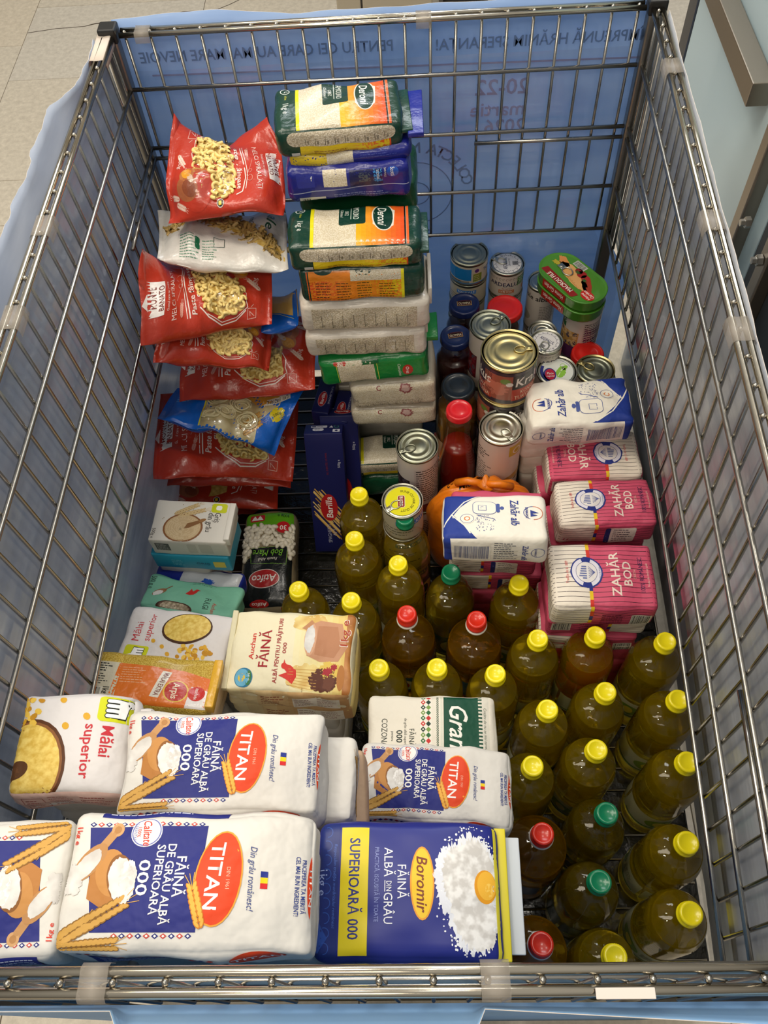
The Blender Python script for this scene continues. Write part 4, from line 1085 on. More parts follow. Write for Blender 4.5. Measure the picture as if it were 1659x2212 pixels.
# --- label artwork
def art_tuna():
    A = Art(210, 45); A.rect(0, 0, 210, 45, '#cfc6ae'); A.up(); A.rect(40, 9, 104, 40, '#1b7fc2'); A.rect(44, 1, 100, 7, '#8d8a80'); A.up(); A.fine(52, 4, 40, 1, 3, '#4b483f', 2)
    A.rect(108, 4, 128, 26, '#7c8f2e'); A.ell(116, 34, 5, 5, '#3a2f78'); A.up(); A.fine(110, 20, 15, 4, 5, '#dfe0b0', 1.2); A.text('TON', 145, 30, 8, '#2b3f88', b=1); A.rect(0, 0, 210, 2, '#1b7fc2'); A.rect(0, 20, 36, 43, '#2b6fb6'); return A
def art_tuna2():
    A = Art(210, 45); A.rect(0, 0, 210, 45, '#c8c0a8'); A.up(); A.rect(0, 2, 50, 40, '#2b6fb6'); A.rect(96, 28, 140, 38, '#2c7fd0'); A.up(); A.text('TON BUCĂȚI', 118, 33, 6, '#eef2f4', b=1, fit=40); A.fine(60, 20, 60, 3, 6, '#6b6a58', 1.6); return A
def art_ardeal():
    A = Art(220, 60); A.rect(0, 0, 220, 60, '#d9cdbd'); A.up()
    for i in range(14): A.ring(60 + i * 8, 51, 2, 3, '#8a7f70', a1=300)
    A.text('ARDEALUL', 105, 36, 11, '#1d1f4a', b=1); A.rect(90, 10, 126, 20, '#d0703a'); A.up(); A.text('PATE PORC', 108, 15, 6, '#f3e4d0', b=1, fit=32); A.up(-1)
    A.text('Savuros', 108, 25, 5, '#c0623a', it=.2); A.rect(133, 28, 160, 54, '#5b8a3a'); A.ell(160, 18, 11, 12, '#c98a3a'); A.ell(172, 40, 9, 11, '#c07a34'); A.up(); A.fine(136, 48, 20, 5, 5, '#e6ead6', 1.4); return A
def lid_ardeal():
    A = Art(100, 100); A.ell(50, 50, 49, 49, '#d9d5d2'); A.up()
    for i in range(16):
        t = i * PI / 8; A.ring(50 + 42 * math.cos(t), 50 + 42 * math.sin(t), 2.5, 4, '#33334a', a1=250, rot=i * 22); A.ell(50 + 38 * math.cos(t + .2), 50 + 38 * math.sin(t + .2), 1.4, 1.4, '#33334a')
    A.text('ARDEALUL', 50, 58, 14, '#1d1f4a', b=1, fit=58); A.text('Savuros', 55, 44, 8, '#3c3c50', it=.3); A.rect(40, 14, 60, 32, '#8d8a88'); A.up(); A.fine(42, 29, 16, 5, 4, '#4a4a4a', 2); return A
def art_beans(c1, c2, txt='', dots='#2a1f2a'):
    A = Art(235, 100); A.rect(0, 0, 235, 100, '#d9cfc3'); A.up(); A.rect(62, 66, 84, 92, '#2f6a3c'); A.up(); A.text('TICO', 73, 80, 7, '#dfe8da', b=1); A.up(-1)
    A.rect(62, 18, 112, 64, c1); A.up(); q = random.Random(5)
    for i in range(46): A.ell(66 + q.random() * 42, 21 + q.random() * 40, 4.6, 3.0, dots if i % 3 else '#59505c', q.random() * 180, n=9)
    A.up(-1); A.rect(0, 0, 235, 14, c2); A.rect(118, 18, 172, 88, '#cfc4b8'); A.up(); A.fine(120, 84, 46, 15, 4.4, '#4c4440', 1.6); A.bars(180, 20, 26, 30, '#333333', '#d8d4cc'); A.fine(180, 84, 40, 6, 5, '#6b4a5c', 2); return A
def art_chick():
    A = art_beans('#c79a55', '#5c2a58', dots='#e2bd84'); A.rect(62, 14, 112, 30, '#5c2a58', 3); A.fine(122, 70, 42, 8, 6, '#5c2a58', 3); return A
def art_krakus():
    A = Art(310, 62); A.rect(0, 0, 310, 62, '#3a3038'); A.up()
    for x0 in (20, 165):
        A.rect(x0 - 14, 6, x0 + 30, 56, '#463645'); A.rect(x0 + 30, 8, x0 + 72, 56, '#a35a45'); A.rect(x0 + 72, 30, x0 + 135, 56, '#201a1c'); A.rect(x0 + 72, 6, x0 + 135, 29, '#b8402c'); A.up()
        A.blob(x0 + 48, 30, 17, 13, '#c9765e', .2); A.ell(x0 + 40, 22, 10, 6, '#8a4a3a'); A.ell(x0 + 62, 46, 7, 5, '#6f8a3e'); A.ell(x0 + 68, 40, 5, 4, '#e9e2d6')
        A.text('Krakus', x0 + 104, 43, 17, '#efe6da', b=1, it=.1, fit=58); A.text('KONSERWA', x0 + 104, 22, 7, '#e8c9a8', fit=40); A.text('TURYSTYCZNA', x0 + 104, 12, 7, '#e8c9a8', fit=56); A.fine(x0 - 12, 50, 38, 9, 5, '#8b7a8c', 1.6); A.up(-1)
    return A
def art_krakus_back():
    A = Art(310, 62); A.rect(0, 0, 310, 62, '#191c26'); A.up(); A.rect(58, 8, 104, 54, '#6f5f6f'); A.rect(120, 14, 160, 30, '#5a6470'); A.bars(178, 8, 22, 40, '#2a2c30', '#8b8d8e'); A.up(); A.fine(60, 48, 40, 8, 5, '#3a3240', 2); A.fine(122, 26, 34, 3, 5, '#c8ccd0', 2); return A
def art_white(yel=True):
    A = Art(235, 100); A.rect(0, 0, 235, 100, '#dccbbd'); A.up(); A.fine(70, 82, 34, 4, 4, '#4f4740', 1.6); A.fine(66, 60, 40, 8, 4, '#6f655c', 1.4)
    if yel: A.rect(122, 78, 142, 96, '#cfae2c'); A.up(); A.ring(132, 86, 4, 5.5, '#f3ead0'); A.text('Fasole', 160, 88, 9, '#b9902a'); A.up(-1); A.ell(140, 38, 22, 5, '#c99a4e', 10); A.ell(146, 30, 14, 4, '#8a6a34', 5)
    A.line([(70, 22), (104, 22), (104, 40), (70, 40), (70, 22)], 1, '#8a8078'); return A
def art_alba():
    A = Art(235, 100); A.rect(0, 0, 235, 100, '#cdc2b6'); A.up(); A.text('fasole albă', 86, 84, 12, '#262321', b=1); A.fine(104, 62, 42, 9, 4.5, '#7c746c', 1.6); A.fine(100, 12, 50, 2, 5, '#55504a', 2); A.ell(70, 30, 16, 12, '#a79c88'); return A
def lid_olympia():
    A = Art(100, 100); A.rect(22, 38, 78, 62, '#c09a58'); A.up(); A.rect(24, 40, 76, 60, '#4a1f24'); A.ell(50, 61, 26, 6, '#4a1f24'); A.up(); A.text('OLYMPIA', 50, 50, 12, '#d8c9a4', b=1, fit=46); return A
def lid_bucegi():
    A = Art(100, 100); A.ell(50, 50, 50, 50, '#e3dc1c'); A.up(); A.rrect(30, 36, 72, 58, 6, '#e9e2c8'); A.up(); A.rrect(31.5, 37.5, 70.5, 56.5, 5, '#8e1b20'); A.up(); A.text('BUCEGI', 51, 47, 10, '#f4efe2', b=1, fit=34); A.text('PUNE CU VAR DE GUST', 50, 84, 7.5, '#3f3a12', arc=34); return A
def lid_white():
    A = Art(100, 100); A.ell(50, 50, 49, 49, '#d6d9d2'); A.up(); A.ring(50, 50, 40, 49, '#27307c', a0=150, a1=265); A.ell(28, 38, 19, 25, '#27307c'); A.up(); A.ell(29, 38, 15, 21, '#b3203a'); A.up(); A.text('Pate', 29, 42, 8, '#f2e9e4', it=.2); A.text('vegetal', 29, 32, 6, '#f2e9e4', it=.2); A.up(-1); A.blob(62, 46, 14, 22, '#86b93e', .1, rot=-25); A.ell(74, 62, 12, 7, '#86b93e', 40); A.up(); A.line([(52, 30), (68, 62)], 2, '#d6e8b8'); A.line([(60, 46), (74, 62)], 1.5, '#d6e8b8'); A.ring(70, 70, 7, 8.5, '#86b93e'); A.ring(50, 50, 43, 44, '#27307c', a0=20, a1=70); return A
a_tuna, a_tuna2, a_ard, a_krk, a_krb = art_tuna(), art_tuna2(), art_ardeal(), art_krakus(), art_krakus_back()
G = 'canned food standing in piles at the back right'
# --- piles
D1, H1 = stack((1014, 545), 1.245, 82, 8, ['tuna tin with blue label, topmost of its pile at the back mesh', 'tuna tin second from top in the pile at the back mesh', 'tuna tin low in the pile at the back mesh'],
      lambda lb, p, D, H, i: can(lb, p, D, H, a_tuna if i == 0 else a_tuna2, group=None if i < 2 else 'tuna tins hidden low in their pile', metal=m_olive, base='#c8c0a8', rz=0.1 if i == 0 else -0.5, name='tuna_can'))
stack((1096, 567), 1.255, 76, 6, ['white pate tin with ornamented lid, topmost of the pair behind the red lid', 'white pate tin just under the ornamented tin at the back', 'pate tin low in its pile at the back'],
      lambda lb, p, D, H, i: can(lb, p, D, H, a_ard, group=None if i < 2 else 'pate tins hidden low in their pile', lidart=(lid_ardeal(), 1) if i == 0 else None, tab=2.6 if i == 0 else None, rz=0.0 if i == 0 else 0.8, name='pate_can', base='#d9cdbd'))
stack((1174, 606), 1.25, 66, 3, ['white bean can with blue-grey lid beside the green fish tins', 'bean can under the white bean can at the back', 'lowest bean can of the white pile at the back'],
      lambda lb, p, D, H, i: can(lb, p, D, H, art_alba(), rz=0.25, base='#cdc2b6'))
p = PY(1003, 655, 1.165); jar('jar with dark blue branded lid, farther of the blue-lidded pair', p, 0.07, p[2] - FW, '#172555', '#2c0b0b', lidart=(lid_olympia(), 0), lidD=66 * DEPTH(p) / FPX, rz=0.05, name='sauce_jar')
p = PY(984, 724, 1.075); jar('jar with dark blue branded lid, nearer of the blue-lidded pair', p, 0.074, p[2] - FW, '#182858', '#340c0c', lidart=(lid_olympia(), 0), lidD=66 * DEPTH(p) / FPX, rz=0.15, name='sauce_jar')
p = PY(1091, 663, 1.165); jar('jar with scarlet lid behind the large gold-rimmed tin', p, 0.068, p[2] - FW, '#d8211c', '#5a3416', lidD=76 * DEPTH(p) / FPX, rz=0.3, name='sauce_jar')
p = PY(1270, 762, 1.095); jar('jar with scarlet lid by the right mesh behind the sugar', p, 0.07, p[2] - FW, '#d0211a', '#4a2a18', lidD=70 * DEPTH(p) / FPX, name='sauce_jar')
p = PY(990, 832, 0.975); jar('squat jar with dark slate lid left of the big tins', p, 0.078, p[2] - FW, '#1b2329', '#6e4a18', lidD=74 * DEPTH(p) / FPX, lab=(0.2, 0.62, '#c9b489'), name='sauce_jar')
p = PY(992, 884, 0.905); jar('tomato sauce bottle with red lid in front of the dark-lidded jar', p, 0.074, p[2] - FW, '#d6222a', '#7e180e', lidD=57 * DEPTH(p) / FPX, bottle=True, name='sauce_bottle', cat='bottle', lab=(0.12, 0.34, '#3a4a30'))
stack((1059, 700), 1.055, 89, 3, ['red bean can with ring-pull lid behind the large gold-rimmed tin', 'red bean can under the ring-pull can at the back', 'lowest red bean can under the ring-pull can'],
      lambda lb, p, D, H, i: can(lb, p, D, H, art_beans('#6a1420', '#c9b9a6', dots='#8a2632'), tab=0.7 if i == 0 else None, metal=m_olive, rz=-0.5))
stack((1101, 756), 0.965, 124, 5, ['large gold-rimmed ham tin with ring pull, top of the tall pile', 'large ham tin second from top with white brand lettering facing out', 'large ham tin third from top with dark label side', 'large ham tin fourth from top in the tall pile', 'lowest large ham tin of the tall pile'],
      lambda lb, p, D, H, i: can(lb, p, D, H, a_krk if i in (0, 1) else a_krb, tab=0.12 if i == 0 else None, metal=m_gold, rz=[1.75, 1.0, 0.1, -0.7, 1.2][i], base='#3a3038', name='ham_can'))
stack((1172, 714), 1.125, 62, 3, ['plain silver can rim showing behind the second ornamented lid', 'silver can below, behind the second ornamented lid', 'lowest silver can behind the second ornamented lid'],
      lambda lb, p, D, H, i: can(lb, p, D, H, art_white(False)))
stack((1180, 736), 1.055, 72, 6, ['pate tin with ornamented lid right of the large gold-rimmed tin', 'pate tin second from top right of the large tins', 'pate tin low in the pile right of the large tins'],
      lambda lb, p, D, H, i: can(lb, p, D, H, a_ard, group=None if i < 2 else 'pate tins hidden low right of the large tins', lidart=(lid_ardeal(), 3) if i == 0 else None, tab=-1.9 if i == 0 else None, rz=0.9, name='pate_can', base='#d9cdbd'))
stack((1203, 800), 1.005, 88, 6, ['tin with white, green and red printed lid behind the white sugar', 'tin just under the white, green and red printed lid', 'tin low in the pile behind the white sugar'],
      lambda lb, p, D, H, i: can(lb, p, D, H, art_white(False), group=None if i < 2 else 'tins hidden low behind the white sugar', lidart=(lid_white(), 0) if i == 0 else None, name='pate_can'))
stack((1286, 797), 1.04, 84, 3, ['dull gold can with ring pull behind the right end of the white sugar', 'can under the dull gold can by the right mesh', 'lowest can under the dull gold can by the right mesh'],
      lambda lb, p, D, H, i: can(lb, p, D, H, art_white(False), tab=2.5 if i == 0 else None, metal=m_gold, lidcol=m_olive))
stack((1083, 922), 0.885, 96, 2, ['bright silver ring-pull can in front of the tall ham pile', 'pale can directly under the bright silver ring-pull can'],
      lambda lb, p, D, H, i: can(lb, p, D, H, art_white(), tab=-1.0 if i == 0 else None, rz=0.15, base='#dccbbd'))
stack((901, 962), 0.862, 92, 2, ['black bean can with ring-pull lid in front of the rice stack', 'can directly under the black bean can'],
      lambda lb, p, D, H, i: can(lb, p, D, H, art_beans('#2a2430', '#7c3440'), tab=3.5 if i == 0 else None, metal=m_olive, rz=-0.2))
stack((869, 1081), 0.765, 90, 4, ['pate tin with bright yellow lid beside the farthest oil bottles', 'green pate tin directly under the yellow-lidded tin', 'pate tin low under the yellow-lidded tin'],
      lambda lb, p, D, H, i: can(lb, p, D, H, art_tuna2(), group=None if i < 2 else 'pate tins hidden under the yellow-lidded tin', lidart=(lid_bucegi(), 3) if i == 0 else None, tab=3.75 if i == 0 else None, base='#4a5a3a', name='pate_can'))
# chickpea cans carrying the two flat fish tins
DC, HC = stack((1264, 655), 1.155, 82, 3, ['chickpea can with purple label under the green fish tins', 'can under the chickpea can by the right mesh', 'lowest can under the chickpea can'],
      lambda lb, p, D, H, i: can(lb, p, D, H, art_chick(), rz=-0.1, base='#5c2a58'))
def fish_tin(label, c, ang, L, W, H, art, tab):
    root = thing('fish_tin', label, 'tin', at(c, ang)); n = 14
    def loop(ins, z):
        P = []; r = W / 2 - ins; hx = (L - W) / 2
        for cx_, a0 in ((hx, -90), (-hx, 90)):
            for k in range(n + 1):
                t = math.radians(a0 + 180 * k / n); P.append((cx_ + r * math.cos(t), r * math.sin(t), z))
        return P
    rings = [loop(0.004, 0), loop(0.001, 0.002), loop(0.0, 0.005), loop(0.0, H - 0.005), loop(-0.001, H - 0.003), loop(-0.0012, H - 0.001), loop(0.0004, H), loop(0.002, H - 0.0016), loop(0.006, H - 0.0014)]
    V = sum(rings, []); m = len(rings[0]); Fc = [(i * m + k, i * m + (k + 1) % m, (i + 1) * m + (k + 1) % m, (i + 1) * m + k) for i in range(len(rings) - 1) for k in range(m)]
    Fc += [tuple(range(m))[::-1], tuple((len(rings) - 1) * m + k for k in range(m))]
    mesh_obj('tin_body', V, Fc, mat('#4d8a2c', 'gloss'), root)
    if art: lay('lid_print', art, lambda P, e: np.stack([P[:, 0], P[:, 1], np.full(len(P), H - 0.0012) + e], 1), L / art.w, W / art.h, 0, 'gloss', root, mx=0.02)
    S = Art(60, 18); S.rect(0, 2, 60, 16, '#a3281f'); S.up(); S.text('Home Garden', 30, 9, 8, '#f0dccb', b=1, it=.15, fit=50)
    lay('side_print', S, lambda P, e: np.stack([P[:, 0] - 0.004, np.full(len(P), -W / 2 - 0.0004) - e, P[:, 1] + H / 2], 1), L * 0.42 / 60, H * 0.9 / 18, 2, 'gloss', root, mx=0.02)
    if tab: pull_tab(root, 0.045, H - 0.0006, PI * 0.98, m_tin, 1.15)
    return root
def art_fish():
    A = Art(150, 84); A.z = 1
    A.blob(72, 46, 44, 14, '#dfa765', .08, rot=-12); A.blob(104, 50, 26, 9, '#a63a22', .1, rot=-35); A.blob(32, 58, 18, 8, '#d98f4a', .15, rot=-20); A.blob(24, 46, 9, 5, '#b9a82e', .3, rot=20); A.up()
    for i in range(7): A.ring(60 + i * 7, 42 - i * 1.2, 8, 9, '#c98a48', ky=.7, a0=200, a1=330)
    A.ell(80, 60, 10, 9, '#a3241e'); A.ell(92, 58, 9, 8, '#b23028'); A.ell(70, 62, 8, 7, '#8f1f1c'); A.up(); A.blob(94, 53, 5, 3, '#41602a', .5); A.blob(70, 58, 5, 3, '#41602a', .5)
    A.z = 2; A.poly([(22, 26), (116, 18), (112, 6), (108, 4), (18, 12)], '#8e2018'); A.up(); n = len(A.L); A.text('MACROU FILE', 0, 0, 9, '#f4ead9', b=1, fit=66); T, c, z = A.L[n]; A.L[n] = (-T + [68, 14.5], c, z)
    A.ell(128, 30, 15, 11, '#c42a20'); A.up(); n = len(A.L); A.text('Home', 0, 4.5, 6, '#f7e9dc', b=1, it=.2); A.text('Garden', 0, -3.5, 6, '#f7e9dc', b=1, it=.2)
    for j in (n, n + 1): T, c, z = A.L[j]; A.L[j] = (-T + [128, 30], c, z)
    A.z = 2; A.bars(48, 68, 26, 11, '#5a5a52', '#c9cabf'); return A
e1 = PZ(1190, 562, 0); top = PY(1264, 655, 1.155)[2]
ctop = PZ(1238, 598, top + 0.052 - ZR)
a1 = PZ(1192, 560, top + 0.052 - ZR); b1 = PZ(1290, 640, top + 0.052 - ZR); ang = math.atan2(b1[1] - a1[1], b1[0] - a1[0])
Lf = np.linalg.norm(b1 - a1) * 1.18
fish_tin('flat green fish tin printed with tomatoes, upper of the pair', (ctop[0], ctop[1], top + 0.0265), ang, Lf, Lf * 0.56, 0.025, art_fish(), True)
fish_tin('flat green fish tin, lower of the pair on the chickpea can', (ctop[0], ctop[1] - 0.001, top + 0.0008), ang, Lf, Lf * 0.56, 0.025, None, False)
# ------------------------------------------------------------------ pack artwork (reading frames in mm)
def art_titan():
    A = Art(105, 185); W_ = '#f4f1ec'; B_ = '#262c7a'
    A.poly([(12, 13), (90, 26), (90, 104), (11, 104)], B_)
    for x in (9.5, 92.5):
        n = 15
        for i in range(n):
            y = 12 + 90 * i / n; c = '#c8463c' if i % 2 else B_
            if x > 50 and y < 40: continue
            A.poly([(x - 2, y + 3), (x, y + 0.4), (x + 2, y + 3), (x, y + 5.6)], c); A.poly([(x - 1, y + 3), (x, y + 1.8), (x + 1, y + 3), (x, y + 4.2)], W_, z=1)
    A.up()
    A.ell(16, 58, 12, 12, W_); A.up(); A.ring(16, 58, 10.4, 11.2, '#6a72b4'); A.text('GARANTAT', 16, 49.5, 2.6, '#6a72b4', fit=14); A.text('Calitate', 16.5, 59, 6.4, '#d8402f', b=1, it=.3, fit=21, rot=8); A.text('100%', 16, 52.5, 2.8, '#d8402f', b=1); A.up(-1)
    # scoop, bowl, wheat
    A.line([(15, 34), (30, 24)], 7, '#c08f5c'); A.ell(14, 35, 5.4, 5, '#cf9f6c'); A.up(); A.ell(14, 35, 3, 2.8, '#b5824e'); A.ell(39, 18, 17, 8.4, '#b98652', -36); A.up(); A.blob(41, 16.5, 14, 6.6, 'flour', .05, rot=-36); A.blob(54, 6, 10, 8, 'flour', .16, rot=20, seed=5); A.blob(47, 4, 7, 6, 'flour', .16, seed=6); A.up(-2)
    A.poly([(40, 20), (66, 20), (72, 30), (70, 40), (52, 48), (36, 46), (32, 36)], '#b5793c'); A.up(); A.ell(47, 36, 18, 12, '#c48a4a', 12); A.up(); A.ell(52, 44, 19, 10.5, '#8d5a2a', 14); A.up(); A.blob(53, 45, 17.5, 10, 'flour', .05, rot=14, seed=8); A.blob(50, 49, 12, 7, 'flour2', .08, seed=9); A.up(-3)
    A.up(3); A.ear(98, -2, 68, 50, 13, 13); A.ear(102, 4, 98, 48, 12, 12); A.ear(103, -4, 82, 22, 8, 10); A.up(-3)
    A.up(3)
    A.text('FĂINĂ', 50, 88, 7.4, W_, b=1, fit=31); A.text('DE GRÂU ALBĂ', 55, 79.5, 6.2, W_, b=1, fit=60); A.text('SUPERIOARĂ', 52, 71.5, 6.2, W_, b=1, fit=52); A.text('000', 51, 61, 8.4, W_, b=1, fit=27)
    A.up(-3); A.up(2)
    A.ell(51, 117, 35.5, 17.5, '#f2a23a', -4); A.up(); A.ell(51, 117, 34.2, 16.4, '#e2471f', -4); A.up(); A.text('TITAN', 50, 114, 10.5, W_, b=1, fit=51, rot=-3); A.text('DIN 1961', 52, 124.5, 2.8, '#f6b49a', fit=17); A.up(-1)
    A.up(2); A.ear(86, 107, 56, 98, 8, 9, '#f0b44c', '#cf7f22'); A.up(-4)
    A.rect(46, 147, 50.4, 152, '#27348b'); A.rect(50.4, 147, 54.6, 152, '#f2d21e'); A.rect(54.6, 147, 58.5, 152, '#d2282a')
    A.text('Din grâu românesc!', 51, 141, 4.6, '#3c4a86', it=.25, fit=47)
    A.text('PRICEPEREA TA MERITĂ', 55, 177, 3.2, '#2b3f88', b=1, fit=40); A.text('CEL MAI BUN INGREDIENT!', 55, 172.5, 3.2, '#2b3f88', b=1, fit=44)
    A.ell(55, 186, 24, 6, '#e2471f'); A.up(); A.text('TITAN', 55, 183.6, 3.4, W_, b=1, fit=30); A.up(-1)
    A.text('1kg e', 18, 4.5, 6, '#d8402f', b=1, fit=15)
    return A
def art_titan_side():
    A = Art(185, 62); B_ = '#262c7a'; A.poly([(20, 0), (118, 0), (122, 26), (20, 40)], B_)
    for i in range(16): A.poly([(14 + i * 6.4, 50), (17 + i * 6.4, 47), (20 + i * 6.4, 50), (17 + i * 6.4, 53)], '#c8463c' if i % 2 else B_)
    A.up(); A.fine(26, 30, 70, 6, 5, '#cfd2e6', 1.6); A.ell(146, 44, 20, 16, '#e2471f'); A.up(); A.text('TITAN', 146, 44, 9, '#ffffff', b=1); return A
def art_titan_end():
    A = Art(105, 62); A.ear(20, 10, 84, 34, 12, 12); A.ear(18, 26, 80, 52, 12, 12); return A
def art_boromir():
    A = Art(115, 165); Y_ = '#e9d21a'; N_ = '#232b7e'
    A.rect(0, 0, 115, 20, '#1f2f74'); A.up()
    for i in range(9): A.ring(10 + i * 12, 9, 4, 4.7, '#2f52a4', a0=0, a1=200)
    A.poly([(86, 4), (98, 12), (110, 4), (110, 0), (86, 0)], '#27499a'); A.text('1kg e', 52, 6, 8, '#9aa8d8', fit=24); A.text('Respectăm tradiția morăritului românesc', 55, 17, 2.6, '#4d6fc4', it=.2, fit=70)
    P = [(6, 22)] + [(6 + i * 4, 22 + (i % 2) * 0.8) for i in range(27)] + [(111, 22)] + [(111, 47)] + [(111 - i * 4, 47 - (i % 2) * 0.8) for i in range(27)] + [(6, 47)]
    A.rect(6, 22, 112, 47, Y_); A.up(); A.text('SUPERIOARĂ 000', 57, 34.5, 9.4, N_, b=1, fit=84); A.up(-1)
    A.text('FĂINĂ', 52, 77, 7.6, '#f2f2f6', fit=29); A.text('ALBĂ', 36, 65, 7.6, '#f2f2f6', fit=25); A.text('DIN', 56, 65.6, 4.6, '#f2f2f6', fit=9); A.line([(51.5, 62), (60.5, 62)], 0.7, '#f2f2f6'); A.text('GRÂU', 74, 65, 7.6, '#f2f2f6', fit=26); A.text('PRACTICĂ, ISCUSITĂ ÎN TOATE', 54, 54.5, 3.6, '#8f9ad4', fit=62)
    A.ell(53, 95, 30.5, 10.8, '#e89a2a'); A.up(); A.ell(53, 95, 29, 9.4, '#f0c424'); A.up(); A.text('Boromir', 53, 95, 9.6, '#7a3314', it=.25, fit=46, b=1); A.up(-2)
    A.blob(60, 140, 49, 25, '#e6e8ee', .07, 150, 4); A.blob(50, 122, 30, 16, '#e2e4ec', .12, 100, 7); q = random.Random(12)
    for i in range(150):
        a = q.uniform(0, 6.28); A.ell(58 + 50 * math.cos(a) * q.uniform(.9, 1.12), 138 + 29 * math.sin(a) * q.uniform(.85, 1.15), q.uniform(.4, 1.2), q.uniform(.4, 1.2), '#f2f3f8', n=6)
    A.up(); A.blob(60, 141, 45, 22, 'flour2', .06, 120, 5); A.blob(46, 126, 24, 13, 'flour2', .1, 90, 6); A.blob(86, 150, 20, 10, 'flour2', .1, 80, 8); A.up(); A.ell(55, 151, 14, 10, '#e29a1e'); A.up(); A.ell(54, 152, 12, 8.4, '#efb53a'); A.ell(58, 154, 6, 3.4, '#f5c85c'); A.up(-3)
    A.rect(2, 160, 113, 166, '#e6d83a', 4); A.text('sugestie de prezentare', 99, 133, 2, '#aab0dc', fit=22); return A
def art_boromir_side():
    A = Art(165, 62); A.fine(20, 50, 90, 9, 5, '#8f98c8', 1.4); A.rect(118, 14, 126, 40, '#e9d21a'); A.text('FĂINĂ', 142, 30, 8, '#dfe2f0'); return A
def art_malai():
    A = Art(110, 180); A.thumb(20, 151, 1.15)
    A.text('Mălai', 56, 143, 11, '#c8323c', fit=34, b=1); A.text('superior', 66, 126, 11, '#c8323c', fit=56, b=1)
    A.ell(80, 62, 50, 44, '#5a3318'); A.up(); A.ell(80, 62, 46.5, 41, '#8d5a30'); A.up(); A.ell(81, 61, 45, 39.5, 'polenta'); A.blob(84, 54, 38, 30, 'polenta', .05); A.up(); A.poly([(96, 10), (110, 30), (88, 62), (80, 58)], '#6a4426'); A.ell(84, 56, 9, 13, '#5c3a20', 20); A.up(-3); q = random.Random(3)
    for i in range(34): A.ell(22 + q.uniform(-16, 14), 44 + q.uniform(-26, 26), 4.2, 3.2, q.choice(('#e3ac2c', '#f0c650', '#c98f1e')), q.random() * 180, n=9, z=i % 3)
    for x, y in ((10, 92), (40, 100), (30, 120)): A.ell(x, y, 4.4, 3.4, '#e0aa30', 40, n=10)
    return A
def art_malai_small():
    A = Art(110, 180); A.thumb(18, 148, 1.1); A.text('Mălai', 58, 156, 12, '#c8323c', fit=38); A.text('superior', 68, 138, 11, '#c8323c', fit=52)
    A.ell(72, 76, 30, 42, '#4a2c18', 8); A.up(); A.ell(73.5, 76, 27, 39, 'polenta', 8); A.blob(70, 70, 20, 28, 'polenta', .06); A.up(-1); q = random.Random(3)
    for i in range(36): A.ell(28 + q.uniform(-11, 12), 52 + q.uniform(-34, 28), 4.4, 3.2, q.choice(('#e3ac2c', '#f0c650', '#c98f1e')), q.random() * 180, n=9, z=i % 3)
    for x, y in ((34, 108), (44, 126), (22, 96)): A.ell(x, y, 4.4, 3.4, '#e0aa30', 40, n=10)
    return A
def art_malai_side():
    A = Art(180, 62); A.rect(0, 0, 180, 62, '#dcb9ae'); A.up(); A.fine(60, 50, 40, 7, 6, '#a04038', 1.6); A.fine(110, 50, 50, 5, 6, '#a04038', 1.6); A.line([(20, 12), (52, 12), (52, 50), (20, 50), (20, 12)], 1, '#a04038'); A.fine(24, 42, 24, 5, 6, '#a04038', 1.6); return A
def bird(A, x, y, k, c):
    A.poly([(x - 12 * k, y - 4 * k), (x - 4 * k, y - 8 * k), (x + 3 * k, y - 7 * k), (x + 8 * k, y), (x + 9 * k, y + 6 * k), (x + 5 * k, y + 8 * k), (x, y + 3 * k), (x - 4 * k, y + 12 * k), (x - 7 * k, y + 4 * k)], c)
    A.ell(x + 7 * k, y + 7 * k, 3.4 * k, 3.2 * k, c); A.poly([(x + 9.6 * k, y + 8 * k), (x + 14 * k, y + 7.4 * k), (x + 9.6 * k, y + 5.6 * k)], c)
